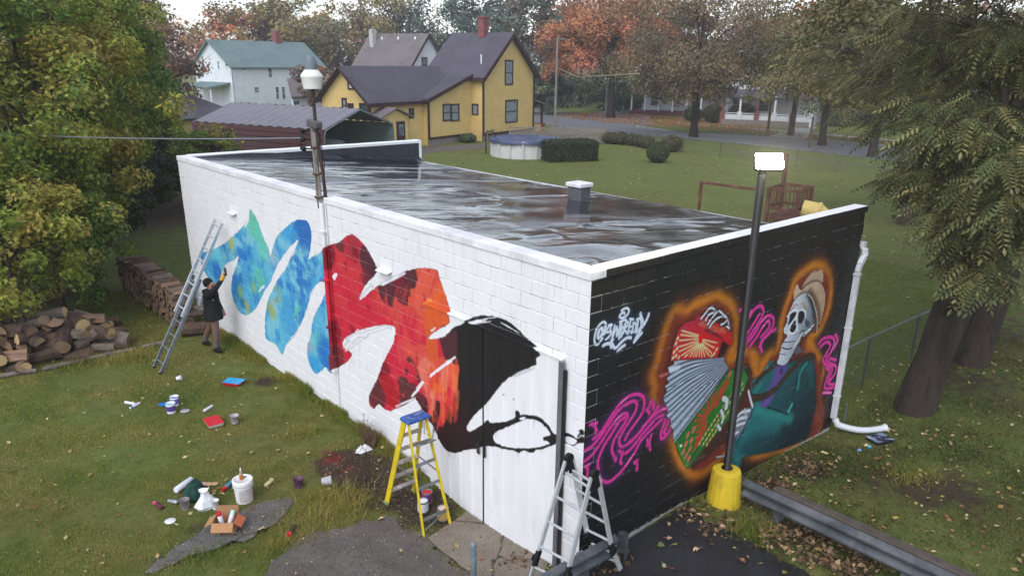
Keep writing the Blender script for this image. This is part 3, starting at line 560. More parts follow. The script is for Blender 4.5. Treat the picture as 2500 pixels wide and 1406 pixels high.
P_DIRT = polyline_px([(740, 1075), (830, 1060), (930, 1090), (1010, 1160), (1100, 1200), (1150, 1255), (1070, 1310), (1000, 1300), (930, 1280), (870, 1210), (800, 1180), (740, 1130)])
def gauss(X, Y, x, y, r, ry=None): return np.exp(-((X-x)**2/r**2+(Y-y)**2/(ry or r)**2))
def pxg(X, Y, px, py, r, ry=None):
    q = GT(px, py); return gauss(X, Y, q.x, q.y, r, ry)
def soilmask(X, Y):
    s = .95*pxg(X, Y, 900, 1150, .65)+.8*pxg(X, Y, 830, 1130, .5)+1.*pxg(X, Y, 1040, 1240, .6)+.7*pxg(X, Y, 880, 1210, .4)+.8*pxg(X, Y, 650, 930, .35)+.4*pxg(X, Y, 560, 1080, .6)
    s += .5*pxg(X, Y, 1780, 1290, .5)+.6*pxg(X, Y, 1850, 1190, .6)+.5*pxg(X, Y, 1960, 1150, .5)+.55*pxg(X, Y, 2420, 800, 2.4)+.5*pxg(X, Y, 2360, 930, 1.6)+.4*pxg(X, Y, 2350, 1200, .9)+.35*pxg(X, Y, 2150, 1180, 1.)+.12*gauss(X, Y, 5.5, -2.8, 2.6)+.12*gauss(X, Y, 9, -3, 3)
    s += .8*pxg(X, Y, 1960, 1300, .35)+.6*pxg(X, Y, 2080, 1390, .4)
    s += .9*pxg(X, Y, 20, 690, 2.2, 4)+.7*pxg(X, Y, 330, 500, 3)+.6*gauss(X, Y, 4, 28, 5)+.7*gauss(X, Y, -8, 30, 8, 12)
    s += .6*pxg(X, Y, 480, 1290, .4, .2)+.5*pxg(X, Y, 760, 1340, .5)+.5*pxg(X, Y, 1880, 412, 1.2, .8)+.4*pxg(X, Y, 1950, 416, 1.4, .8)+.45*pxg(X, Y, 2200, 590, 2.)
    return np.clip(s, 0, 1)
def axis(a, b, step, far):
    m = list(np.arange(a, b+1e-6, step)); L = []; v = b; d = step
    while v < far: d *= 1.22; v += d; L.append(v)
    K = []; v = a; d = step
    while v > -far: d *= 1.22; v -= d; K.append(v)
    return np.array(K[::-1]+m+L)
gx, gy = axis(-11, 15, .11, 900), axis(-7, 19, .11, 900)
X, Y = np.meshgrid(gx, gy); Z = hz(X, Y)
nearm = np.exp(-((X-0)**2+(Y-5)**2)/500.)
Z = Z+nearm*.02*(np.sin(X*2.1+Y*1.3)*np.sin(Y*1.7-X*.6))+nearm*rng.normal(0, .006, X.shape)
inb = (X > .05) & (X < BW-.05) & (Y > .05) & (Y < BL-.05)
Z = np.where(inb, Z-.25, Z)
for P_s in (P_STRIP, P_PATCH, P_SLAB, P_APRON): Z = np.where(inside(P_s, X, Y), Z-.045, Z)
nx, ny = len(gx), len(gy); I = np.arange(nx*ny).reshape(ny, nx)
F = np.stack([I[:-1, :-1], I[:-1, 1:], I[1:, 1:], I[1:, :-1]], -1).reshape(-1, 4)
t = NT('lawn_soil', .95, .15); w = t.wpos(); fA = t.noise(w, .35, 6, .6); fB = t.noise(w, 3.2, 6, .65); fC = t.noise(w, 28, 5, .7); fD = t.noise(w, 90, 3, .7)
lawn = t.mix(t.ramp(fB, [(.36, 0.), (.66, 1.)]), (.082, .104, .020, 1), (.185, .175, .056, 1))
lawn = t.mix(t.ramp(fA, [(.40, 0.), (.62, 1.)]), lawn, t.mix(t.ramp(fB, [(.3, 0.), (.7, 1.)]), (.105, .150, .030, 1), (.165, .195, .052, 1)))
lawn = t.mix(t.ramp(fC, [(.30, .6), (.58, 0.)]), lawn, (.05, .055, .024, 1)); lawn = t.mix(t.ramp(fD, [(.55, 0.), (.75, .6)]), lawn, (.22, .20, .10, 1))
soil = t.mix(t.ramp(fC, [(.3, 0.), (.7, 1.)]), (.022, .016, .010, 1), (.078, .055, .036, 1)); soil = t.mix(t.ramp(fB, [(.45, 0.), (.7, .6)]), soil, (.098, .074, .050, 1))
sf = t.math('ADD', t.attr('soil'), t.math('MULTIPLY', t.math('SUBTRACT', fB, .5), 1.3)); colr = t.mix(t.ramp(sf, [(.35, 0.), (.62, 1.)]), lawn, soil)
rf = t.math('MULTIPLY', t.attr('redpaint'), t.ramp(t.noise(w, 14, 4, .7), [(.46, 0.), (.6, 1.)])); colr = t.mix(rf, colr, (.30, .014, .03, 1))
t.col(colr); t.bump(t.math('ADD', t.math('MULTIPLY', fC, 1.), t.math('MULTIPLY', fD, .6)), .8, .03)
redp = 1.2*pxg(X, Y, 815, 1120, .17, .12)+1.1*pxg(X, Y, 800, 1108, .1)+.7*pxg(X, Y, 850, 1145, .14)+.6*pxg(X, Y, 630, 1240, .05)
ground = np_mesh('ground', np.stack([X, Y, Z], -1).reshape(-1, 3), F, t.m, smooth=True, attrs={'soil': ('FLOAT', soilmask(X, Y)), 'redpaint': ('FLOAT', np.clip(redp, 0, 1))})
tag(ground, kind='structure')
def sheet(name, P, lift, m, step=.18, jag=.02, lim=None):
    """paving laid over the ground, with a broken edge"""
    P = np.array(P); q = []
    for i in range(len(P)):
        a, b = P[i], P[(i+1) % len(P)]; n = max(1, int(np.hypot(*(b-a))/.12))
        for k in range(n): q.append(a+(b-a)*k/n+(rng.normal(0, jag, 2) if n > 1 else 0))
    q = np.array(q); x0, y0 = q.min(0); x1, y1 = q.max(0); gxx, gyy = np.meshgrid(np.arange(x0, x1, step), np.arange(y0, y1, step))
    gxx = gxx.ravel()+rng.uniform(-.03, .03, gxx.size); gyy = gyy.ravel()+rng.uniform(-.03, .03, gyy.size); k = inside(q, gxx, gyy)
    V2 = [Vector(a) for a in q]+[Vector((a, b)) for a, b in zip(gxx[k], gyy[k])]
    res = delaunay_2d_cdt(V2, [], [list(range(len(q)))], 1, 1e-5); vs = res[0]; fs = res[2]
    V = [(v.x, v.y, float(hz(v.x, v.y))+lift) for v in vs]
    me = bpy.data.meshes.new(name); me.from_pydata(V, [], [tuple(f) for f in fs]); me.update()
    if me.polygons and sum(p_.normal.z for p_ in me.polygons) < 0: me.flip_normals()
    me.polygons.foreach_set('use_smooth', [True]*len(me.polygons)); me.materials.append(m); o = link(bpy.data.objects.new(name, me)); tag(o, kind='structure'); return o
def paving_mat(name, c, c2, grit, wet=0., rough=.85, crack=True, dirtc=(.06, .042, .03, 1)):
    t = NT(name, rough, .3); w = t.wpos(); a = t.noise(w, 2.2, 5, .6); b = t.noise(w, 55, 4, .7); c_ = t.noise(w, 130, 2, .6)
    col_ = t.mix(t.ramp(a, [(.35, 0.), (.65, 1.)]), c, c2); col_ = t.mix(t.ramp(b, [(.35, .5), (.6, 0.)]), col_, tuple(x*.55 for x in c[:3])+(1,)); col_ = t.mix(t.ramp(c_, [(.62, 0.), (.72, grit)]), col_, (.32, .30, .28, 1))
    d = t.noise(w, .9, 6, .7, .6); col_ = t.mix(t.ramp(d, [(.56, 0.), (.68, .75)]), col_, dirtc)
    h = b
    if crack:
        v = t.node('ShaderNodeTexVoronoi', feature='DISTANCE_TO_EDGE'); v.inputs['Scale'].default_value = .55; mp = t.mix(.12, w, t.node('ShaderNodeTexNoise').outputs['Color']); t.put(mp, v.inputs['Vector'])
        cr = t.ramp(v.outputs['Distance'], [(.0, 1.), (.012, 0.)]); col_ = t.mix(t.math('MULTIPLY', cr, .8), col_, (.012, .010, .008, 1))
    if wet:
        r = t.noise(w, 1.4, 4, .6); t.rough(t.ramp(r, [(.4, rough*.55), (.62, rough)]))
    t.col(col_); t.bump(h, .5, .006); return t.m
m_old = paving_mat('old_asphalt', (.115, .108, .108, 1), (.17, .16, .16, 1), .9)
m_patch = paving_mat('gravelly_asphalt', (.10, .085, .076, 1), (.15, .132, .12, 1), .5, crack=False, dirtc=(.10, .072, .054, 1))
m_conc = paving_mat('door_slab_concrete', (.19, .155, .12, 1), (.25, .21, .17, 1), .5, dirtc=(.10, .07, .05, 1))
m_fresh = paving_mat('dark_asphalt', (.016, .016, .019, 1), (.026, .026, .031, 1), .35, wet=1., rough=.7, crack=False, dirtc=(.02, .018, .018, 1))
m_road = paving_mat('street_asphalt', (.15, .15, .165, 1), (.19, .19, .205, 1), .3, rough=.6, dirtc=(.13, .12, .12, 1))
m_drive = paving_mat('gravel_drive', (.10, .085, .075, 1), (.16, .14, .125, 1), .6, crack=False)
m_walk = paving_mat('pale_concrete', (.34, .33, .31, 1), (.42, .41, .39, 1), .3)
sheet('asphalt_strip', P_STRIP, .012, m_old, jag=.045); sheet('asphalt_patch', P_PATCH, .014, m_patch, jag=.055)
sheet('concrete_apron', P_SLAB, .034, m_conc, jag=.008); sheet('dark_asphalt_yard', P_APRON, .02, m_fresh, jag=.02)
# the street beyond the back lawn, running almost level with the long wall
def band(name, P, lift, m): return sheet(name, P, lift, m, step=4., jag=.0)
band('street', [(48.6, -40), (51.4, 28), (50.9, 36.2), (48.8, 42.7), (49.5, 50), (54, 62), (64, 92), (76, 90), (66, 64), (60.5, 55.5), (56.8, 46), (55.4, 39.9), (57.9, 37.3), (59.4, 33.2), (60.2, 20), (58, -40)], .012, m_road)
band('side_street', [(58.5, 53), (62, 60), (72, 66), (90, 74), (130, 88), (132, 80), (92, 66), (74, 58.5), (66, 52.5), (61, 47), (57.6, 48)], .016, m_road)
band('sidewalk', [(44.9, -20), (45.2, 28.2), (45.8, 28.2), (45.6, -20)], .02, m_drive)
band('far_sidewalk', [(64.2, -10), (65.2, 38.6), (63.8, 48), (65.1, 48), (66.6, 38.8), (65.7, -10)], .03, m_walk)
band('house_driveway', [(59.5, 33), (70, 36.5), (74, 38.4), (75, 36.4), (66, 32.4), (60, 29.5)], .02, m_walk)
band('gravel_driveway', [(22.5, 40.4), (27.2, 44.0), (34.2, 42.6), (40.5, 44.2), (48.8, 50.5), (50.2, 46.6), (42, 40.6), (34.5, 40.2), (26.6, 40.3), (23.2, 38.4)], .01, m_drive)
for k, (yy0, yy1) in enumerate(((-20, 27.5), (41, 62))):
    kb = MB(); n = 24
    for i in range(n):
        ya, yb = yy0+(yy1-yy0)*i/n, yy0+(yy1-yy0)*(i+1)/n; xx = (lambda q: float(np.interp(q, [-40, 20, 33.2, 37.3, 39.9, 46, 55.5, 64], [58, 60.2, 59.4, 57.9, 55.4, 56.8, 60.5, 66])))
        if k == 0 or yb < 47.5: kb.bar((xx(ya)+.08, ya, .06), (xx(yb)+.08, yb, .06), .15, .13)
    tag(kb.build('kerb', m_walk), kind='structure')

# ================================================================== the painted block building
bld = thing('block_building', (0, 0, 0), 'white and black painted concrete block garage with flat wet roof and murals', 'building')
def paint_mat(name, img, ax, size, base, mortar=False, black=False):
    t = NT(name, .55, .3); co = t.node('ShaderNodeTexCoord'); co.object = bld; sp = t.node('ShaderNodeSeparateXYZ'); t.put(co.outputs['Object'], sp.inputs[0]); ov = co.outputs['Object']
    cb = t.node('ShaderNodeCombineXYZ'); t.put(t.math('DIVIDE', sp.outputs[ax], size), cb.inputs[0]); t.put(t.math('DIVIDE', t.math('ADD', sp.outputs[2], .5), BH+.5), cb.inputs[1])
    im = t.node('ShaderNodeTexImage', interpolation='Cubic', extension='EXTEND'); im.image = img; t.put(cb.outputs[0], im.inputs['Vector'])
    a = t.noise(ov, 1.3, 6, .62); b = t.noise(ov, 11, 5, .65); s_ = t.noise(t.coord('Object', (1.5, 1.5, .35), bld), 4., 5, .65)
    if not black:
        wc = t.mix(t.ramp(a, [(.35, 0.), (.7, 1.)]), base, tuple(x*.93 for x in base[:3])+(1,)); wc = t.mix(t.ramp(b, [(.60, 0.), (.78, .35)]), wc, (.50, .49, .50, 1)); wc = t.mix(t.ramp(s_, [(.52, 0.), (.75, .22)]), wc, (.45, .45, .44, 1)); tp_ = t.math('MULTIPLY', t.ramp(t.math('DIVIDE', sp.outputs[2], 4.1), [(.80, 0.), (.98, 1.)]), t.ramp(t.noise(t.coord('Object', (3, 3, .25), bld), 3., 5, .7), [(.5, 0.), (.75, .26)])); wc = t.mix(tp_, wc, (.40, .395, .38, 1))
        if mortar:
            d = t.noise(t.coord('Object', (1, 1, 2.4), bld), 2.6, 6, .75); wc = t.mix(t.ramp(d, [(.50, 0.), (.60, 1.)]), wc, (.22, .21, .21, 1))
            col_ = t.mix(t.math('MULTIPLY', im.outputs['Alpha'], .62), wc, im.outputs['Color'])
        else: col_ = t.mix(im.outputs['Alpha'], wc, im.outputs['Color'])
    else:
        sx = t.coord('Object', (1, 1, 1), bld); n_ = t.noise(sx, 7, 5, .75); big = t.noise(sx, .9, 3, .6)
        if mortar: m_ = t.ramp(t.math('ADD', n_, t.math('MULTIPLY', big, .35)), [(.70, 0.), (.76, 1.)])
        else:
            up_ = t.math('MULTIPLY', t.ramp(t.math('DIVIDE', sp.outputs[2], 4.), [(.55, 0.), (.9, 1.)]), .06); m_ = t.ramp(t.math('ADD', t.noise(sx, 16, 5, .8), up_), [(.735, 0.), (.76, .7)])
        col_ = t.mix(m_, im.outputs['Color'], (.46, .46, .47, 1))
        # the bare foot of the wall
        ft = t.math('ADD', sp.outputs[2], t.math('MULTIPLY', t.math('SUBTRACT', b, .5), .12)); gh = t.ramp(t.math('DIVIDE', sp.outputs[0], 7.), [(0., .19), (.1, .245), (.31, .245), (.6, .075), (.78, .04), (.9, .0), (1., .0)])
        col_ = t.mix(t.ramp(t.math('SUBTRACT', ft, t.math('SUBTRACT', gh, .14)), [(.0, 1.), (.02, 0.)]), col_, (.36, .35, .34, 1))
    t.col(col_); t.bump(t.math('ADD', b, t.noise(ov, 60, 4, .7)), .25, .004); return t.m
WB = (.80, .79, .81, 1)
m_side = paint_mat('side_wall_blocks', side_img, 1, BL, WB); m_sidej = paint_mat('side_wall_joints', side_img, 1, BL, WB, mortar=True)
m_end = paint_mat('end_wall_blocks', end_img, 0, BW, WB, black=True); m_endj = paint_mat('end_wall_joints', end_img, 0, BW, WB, True, True)
m_white = mat('white_masonry_paint', (229, 227, 231), .55, .08, 3., c2=(205, 203, 206), bump=.2)
m_blackp = mat('black_paint_and_gap_shade', (26, 25, 28), .5, .2, 5., c2=(34, 33, 36))
DOOR = (.41, 3.33, 2.90)         # y from, y to, top
MOD, LENB, JT = .2032, .4064, .010
# long side wall: backing with joints, then the blocks
b = MB(); b.box((.112, BL/2, 1.75), (.2, BL-.02, 4.5)); side = b.build('side_wall', m_sidej, bld)
b = MB(); b.box((BW/2+.1, .112, 1.75), (BW-.24, .2, 4.5)); end = b.build('end_wall', m_endj, bld)
b = MB(); b.box((BW-.1, BL/2, 1.45), (.2, BL-.5, 3.9)); b.build('rear_wall', m_white, bld)
b = MB(); b.box((BW/2, BL-.1, 1.75), (BW-.24, .2, 4.5)); b.build('far_wall', m_white, bld)
def block_mesh(L, ax, m, half=False):
    b = MB(); d = .05
    if ax == 1: b.box((d/2, 0, 0), (d, L-JT, MOD-JT), None, .005)
    else: b.box((0, d/2, 0), (L-JT, d, MOD-JT), None, .005)
    me = b.mesh('block'); me.materials.append(m); return me
def lay_blocks(parent, total, ax, m, skip):
    full = block_mesh(LENB, ax, m); L = []
    for k in range(22):
        z = 4.0-(k+.5)*MOD; off = 0. if k % 2 == 0 else -LENB/2; u = off
        while u < total-.02:
            a, e = max(u, 0.), min(u+LENB, total)
            if e-a > .08:
                c = (a+e)/2
                if not skip(c, z): L.append((c, e-a, z))
            u += LENB
    def key(q): P = np.array([0, q[0], q[2]] if ax == 1 else [q[0], 0, q[2]]); return np.linalg.norm(P-CAM)
    L.sort(key=key); cut = {}
    for c, l, z in L[:300]:
        if abs(l-LENB) < .002: me = full
        else:
            kk = round(l, 3)
            if kk not in cut: cut[kk] = block_mesh(l, ax, m)
            me = cut[kk]
        o = bpy.data.objects.new('block', me); j = rng.normal(0, .0012); o.location = (j, c, z) if ax == 1 else (c, j, z); link(o, parent)
    b = MB()
    for c, l, z in L[300:]:
        j = rng.normal(0, .0012); d = .05; b.box((d/2+j, c, z) if ax == 1 else (c, d/2+j, z), (d, l-JT, MOD-JT) if ax == 1 else (l-JT, d, MOD-JT), None, .005)
    if L[300:]: o = b.build('blocks', m, parent); o['kind'] = 'stuff'
lay_blocks(side, BL, 1, m_side, lambda c, z: (DOOR[0]+.1 < c < DOOR[1]-.1 and z < DOOR[2]-.05) or z < -.42 or (c > 3.5 and z < -.2))
lay_blocks(end, BW, 0, m_end, lambda c, z: z < -.36 or (c < 4.4 and z < -.1))
# coping
def coping(P0, P1, w, mlist, name='coping_stone', seg=1.02, h=.105, out=.018):
    P0, P1 = Vector(P0), Vector(P1); d = (P1-P0); L = d.length; d.normalize(); n = int(L/seg); s = 0.
    for k in range(n):
        e = L*(k+1)/n+(rng.uniform(-.06, .06) if k < n-1 else 0); a, b_ = P0+d*(s+.002), P0+d*(e-.002); mb = MB(); rz = Matrix((d, Vector((-d.y, d.x, 0)), Vector((0, 0, 1)))).transposed()
        jz = rng.normal(0, .002); mb.box((a+b_)/2+Vector((0, 0, h/2+jz)), ((b_-a).length, w, h), rz, .008)
        mb.build(name, mlist, bld); s = e
coping((.107, .0, 3.997), (.107, BL, 3.997), .25, m_white)
m_copb = NT('end_coping_paint', .55, .3); g = m_copb.node('ShaderNodeNewGeometry'); s_ = m_copb.node('ShaderNodeSeparateXYZ'); m_copb.put(g.outputs['Position'], s_.inputs[0])
ff = m_copb.math('ADD', s_.outputs[2], m_copb.math('MULTIPLY', m_copb.math('SUBTRACT', m_copb.noise(m_copb.wpos(), 9, 4, .7), .5), .02)); chip = m_copb.ramp(m_copb.noise(m_copb.wpos(), 8, 5, .8), [(.66, 0.), (.70, .7)])
blkw = m_copb.mix(chip, rgba((27, 26, 29)), (.5, .5, .5, 1)); gn = m_copb.node('ShaderNodeSeparateXYZ'); m_copb.put(g.outputs['True Normal'], gn.inputs[0])
isf = m_copb.math('LESS_THAN', gn.outputs[1], -.3); m_copb.col(m_copb.mix(isf, m_copb.mix(m_copb.ramp(m_copb.noise(m_copb.wpos(), 5, 5, .7), [(.6, 0.), (.72, .7)]), WB, (.42, .42, .42, 1)), blkw)); m_copb = m_copb.m
coping((.235, .107, 3.999), (BW+.015, .107, 3.999), .25, m_copb)
coping((.235, BL-.107, 3.999), (BW-.05, BL-.107, 3.999), .30, mat('white_metal_flashing', (232, 236, 238), .4, .05, 2.), 'coping_flashing', 2.1)
b = MB(); b.box((BW-.02, BL-.12, 3.78), (.12, .3, .66)); b.build('parapet_end_cap', mat('white_metal_flashing', (232, 236, 238), .4, .05, 2.), bld)
# roof membrane, sagging and wrinkled, sloping to the gutter side
rx, ry = np.arange(.225, BW+.03, .045), np.arange(.215, BL-.2, .045); RX, RY = np.meshgrid(rx, ry)
hgt, wdt = RX.shape; wr = vnoise(hgt, wdt, 15, 31, 3, (1., 1.5))-.5; wr2 = vnoise(hgt, wdt, 44, 32, 3, (1., 1.4))-.5; rid = np.abs(vnoise(hgt, wdt, 26, 33, 3, (.8, 4.))-.5)
RZ = 4.055-(RX-.225)*.0836+wr*.011+wr2*.07+.010*np.exp(-(rid/.014)**2)+.02*np.exp(-(rid/.05)**2)*(wr2 > .04)
pud = sst(.56, .64, vnoise(hgt, wdt, 36, 35, 3, (1., 1.3))); RZ = RZ*(1-pud*.85)+(4.055-(RX-.225)*.0836)*pud*.85
edge = np.minimum(RX-.225, .35)/.35; RZ = RZ-(1-edge)*.004
cv = np.clip((.28-(BL-.24-RY))/.28, 0, 1); RZ = RZ+cv**2*.16; cv2 = np.clip((.2-(RY-.24))/.2, 0, 1); RZ = RZ+cv2**2*.12
RZ = np.minimum(RZ, 4.085)
I = np.arange(hgt*wdt).reshape(hgt, wdt); F = np.stack([I[:-1, :-1], I[:-1, 1:], I[1:, 1:], I[1:, :-1]], -1).reshape(-1, 4)
t = NT('wet_roof_membrane', .2, .5); w = t.wpos(); a = t.noise(w, .8, 5, .6, .4); b_ = t.noise(t.wpos((1, 2.4, 1)), 3.0, 5, .6); c_ = t.noise(w, 30, 4, .6)
t.col(t.mix(t.ramp(b_, [(.4, 0.), (.62, 1.)]), (.010, .012, .017, 1), (.026, .029, .037, 1))); t.rough(t.math('ADD', t.ramp(a, [(.46, .05), (.70, .24)]), t.math('MULTIPLY', c_, .05)))
bn = t.bump(t.noise(t.wpos((1., 1.5, 1)), 5.5, 3, .5), .12, .03)
np_mesh('roof_membrane', np.stack([RX, RY, RZ], -1).reshape(-1, 3), F, t.m, bld, True); m_roof = t.m
for y0_, y1_ in ((2.9, 2.7), (5.9, 6.1), (9.0, 8.8), (11.6, 11.7)):
    b = MB(); L_ = []
    for k in range(60):
        x_ = .3+(BW-.4)*k/59; y_ = y0_+(y1_-y0_)*k/59+.03*math.sin(k*.5); i_, j_ = min(hgt-1, int((y_-.215)/.045)), min(wdt-1, int((x_-.225)/.045)); L_.append((x_, y_, RZ[i_, j_]))
    for (xa, ya, za), (xb, yb, zb) in zip(L_[:-1], L_[1:]): b.add([(xa, ya-.05, za-.004), (xb, yb-.05, zb-.004), (xb, yb, zb+.012), (xa, ya, za+.012), (xa, ya+.012, za-.006), (xb, yb+.012, zb-.006)], [(0, 1, 2, 3), (3, 2, 5, 4)], True)
    b.build('membrane_seam', m_roof, bld)
m_flash = mat('black_rubber_flashing', (58, 62, 70), .42, .25, 4., bump=.3, bscale=12, bdist=.02)
b = MB(); b.box((BW/2+.1, BL-.262, 3.70), (BW-.3, .02, .66)); b.build('parapet_flashing', m_flash, bld)
b = MB(); b.box((BW/2+.1, .262, 3.75), (BW-.3, .02, .5)); b.build('parapet_flashing', m_flash, bld)
b = MB(); b.box((BW-.3, BL-.25, 3.72), (.46, .06, .5), None, .02); b.build('flashing_patch', m_flash, bld)
m_gut = mat('white_gutter', (206, 208, 214), .45, .08, 5., c2=(186, 186, 190))
b = MB(); b.box((BW+.07, BL/2, 3.40), (.13, BL+.1, .12), None, .01); gut = b.build('gutter', m_gut, bld)
b = MB(); b.box((BW+.0, BL/2, 3.475), (.09, BL-.4, .03)); b.build('drip_edge', m_gut, bld)
# vent box on the roof
vx, vy = 5.32, 5.34; b = MB(); b.box((vx, vy, 3.74), (.34, .38, .36), None, .03); b.lathe([(.34, -.1), (.27, .02)], (vx, vy, 3.62), 4, rot=Matrix.Rotation(R(45), 3, 'Z'), smooth=False); vb = b.build('roof_vent', mat('grey_vent_flashing', (92, 94, 100), .5, .2, 8.), bld)
b = MB(); b.box((vx, vy, 3.96), (.40, .44, .085), None, .012); b.build('vent_cap', m_white, vb)
# small ledges on the side wall
for px, py in ((565, 521), (936, 662)):
    q = WX(px, py, -.05); b = MB(); b.box((-.05, q.y, q.z), (.11, .34, .022), Matrix.Rotation(R(-14), 3, 'Y'), .004); b.build('wall_ledge', m_white, bld)
# doors: two ribbed steel leaves sliding under a rail
dl, dr, dt = DOOR[1], DOOR[0], DOOR[2]; split = WX(1180, 1200, DOOR_X).y
def leaf(y0, y1):
    n = max(2, int((y1-y0)/.0125)); b = MB(); vs = []; z0 = -.34
    prof = [(y0, 0.)]; s = y0
    while s < y1-.02:
        for dy, dx in ((.24, 0.), (.252, -.014), (.268, -.014), (.28, 0.)):
            if s+dy < y1: prof.append((s+dy, dx))
        s += .28
    prof.append((y1, 0.))
    for zz_ in (z0, dt): vs += [(DOOR_X+dx, y, zz_) for y, dx in prof]
    m_ = len(prof); b.add(vs, [(k, k+m_, k+1+m_, k+1) for k in range(m_-1)])
    b.box((DOOR_X+.03, (y0+y1)/2, (z0+dt)/2), (.03, y1-y0, dt-z0)); return b
for y0, y1 in ((dr, split-.018), (split+.018, dl)):
    o = leaf(y0, y1).build('door_leaf', m_side, bld)
    b = MB(); yh = split-.07 if y0 == dr else split+.07; b.box((DOOR_X-.03, yh, 1.02), (.02, .03, .20), None, .006); b.tube([(DOOR_X-.01, yh, .95), (DOOR_X-.06, yh, .96), (DOOR_X-.06, yh, 1.09), (DOOR_X-.01, yh, 1.1)], .009, 6); b.build('handle', mat('dark_iron', (52, 50, 50), .5, .3, 10.), o)
b = MB(); b.box((DOOR_X+.02, split, 1.27), (.02, .05, 3.2)); b.build('door_gap_shade_strip', m_blackp, bld)  # black strip behind the leaves stands in for the shade in their gap
b = MB(); b.box((DOOR_X+.005, (dl+dr)/2, dt+.012), (.05, dl-dr+.06, .03), None, .004); b.build('door_rail', m_side, bld)
b = MB(); b.box((DOOR_X-.015, dr-.03, 1.28), (.05, .075, 3.24), None, .006); b.build('door_frame', mat('galvanised_trim', (122, 122, 128), .4, .25, 6., metal=.4), bld)
b = MB(); b.box((DOOR_X-.0, dr-.085, 1.24), (.04, .025, 3.1)); b.build('door_jamb', m_blackp, bld)
# conduit on the wall and the drain pipe at the far corner
cy_ = 6.44
b = MB(); b.tube([(-.05, 6.40, 4.0), (-.05, 6.40, 1.15)], .045, 10); b.tube([(-.028, 6.31, 4.0), (-.028, 6.31, .1)], .012, 6)
for z in (3.5, 2.6, 1.7): b.box((-.05, 6.40, z), (.11, .13, .04))
b.box((-.06, 6.37, 1.0), (.12, .16, .34), None, .02); b.build('conduit', m_side, bld)
P = [(BW+.04, -.06, 3.36), (BW+.05, -.07, 3.22), (BW-.05, -.06, 3.08), (BW-.09, -.06, 2.95), (BW-.09, -.06, .5), (BW-.09, -.06, .1)]
def square_pipe(P, w, h):
    b = MB()
    for a_, c in zip(P[:-1], P[1:]): b.bar(Vector(a_), Vector(c)+(Vector(c)-Vector(a_)).normalized()*.01, w, h, .012)
    return b
ds = square_pipe(P, .085, .105).build('downspout', m_gut, bld)
for z in (2.9, 1.9, .55): b = MB(); b.box((BW-.09, -.06, z), (.10, .125, .035), None, .006); b.build('strap', m_gut, ds)
q = GT(2160, 1052); b = MB(); A = Vector((BW-.09, -.09, .1)); pts = [A, A+Vector((.02, -.06, -.12))]; e = Vector((q.x, q.y, hz(q.x, q.y)+.07))
for k in range(1, 26):
    s = k/25; pts.append(pts[1].lerp(e, s)+Vector((0, 0, -.05*math.sin(s*math.pi)))+Vector((-.10, -.06, 0))*math.sin(s*math.pi)*.6)
fine = []
for k in range(len(pts)-1):
    for j in range(3): fine.append(pts[k].lerp(pts[k+1], j/3))
fine.append(pts[-1]); rr = [.058+(.007 if i % 2 else -.004) for i in range(len(fine))]; rr[-6:] = [.06, .062, .066, .07, .076, .082]
b.tube(fine, rr, 12, cap=False); b.build('drain_hose', mat('white_corrugated_plastic', (214, 216, 224), .4, .06, 8.), bld)
# ================================================================== things on and around the building
m_alu = mat('aluminium', (196, 198, 202), .38, .12, 9., metal=.35); m_alud = mat('dull_aluminium', (140, 144, 150), .45, .2, 9., metal=.5, c2=(110, 112, 116))
m_yel = mat('yellow_fibreglass', (214, 190, 40), .45, .15, 6., c2=(190, 164, 44)); m_blue = mat('blue_plastic_top', (58, 92, 160), .5, .3, 14., c2=(120, 140, 180))
m_blk = mat('black_plastic', (26, 26, 28), .5, .25, 8.); m_galv = mat('galvanised_steel', (120, 128, 138), .45, .3, 5., metal=.35, c2=(88, 88, 90)); m_wood = mat('weathered_timber', (142, 136, 130), .85, .35, 5., bump=.4, bscale=25, stretch=(6, 6, .6), c2=(84, 74, 66))
def gp(px, py, dz=0.):
    q = GT(px, py); return Vector((q.x, q.y, float(hz(q.x, q.y))+dz))
# ---- mast with dusk-to-dawn lamp
mast = thing('light_mast', (-.02, 6.44, 3.3), 'weathered timber mast with white bell lamp clamped to the white wall', 'mast')
def part(mb, name, m, parent, loc=None):
    o = mb.build(name, m, parent)
    if loc is not None: o.location = loc
    return o
b = MB(); b.bar((-.05, .02, .72), (-.06, .03, 2.0), .055, .055, .008); part(b, 'timber_post', m_wood, mast)
b = MB(); b.bar((-.04, -.04, .72), (-.045, -.02, 1.9), .045, .045, .008); part(b, 'timber_post', m_wood, mast)
b = MB(); b.tube([(.04, -.09, .78), (.0, -.06, 1.6), (-.02, -.02, 2.1), (-.02, -.01, 2.62)], .03, 8); part(b, 'steel_pipe', mat('rusty_black_pipe', (58, 50, 50), .6, .3, 10., c2=(84, 60, 50)), mast)
b = MB(); b.bar((-.06, .11, 2.05), (-.06, -.22, 2.02), .14, .12, .02); part(b, 'cross_block', mat('grey_block_timber', (92, 88, 88), .8, .3, 12.), mast)
for z in (.8, 1.2, 1.65): b = MB(); b.lathe([(.07, -.015), (.08, 0), (.07, .015)], (-.05, 0, z), 10); part(b, 'clamp', mat('rust_iron', (88, 58, 48), .7, .3, 20.), mast)
for z in (1.62, 1.78, 1.92): b = MB(); b.tube([(-.08, .06, z), (-.2, .12, z+.01)], .012, 6); b.lathe([(.015, -.04), (.04, -.03), (.045, 0), (.04, .03), (.015, .04)], (-.2, .12, z), 10); part(b, 'insulator', m_blk, mast)
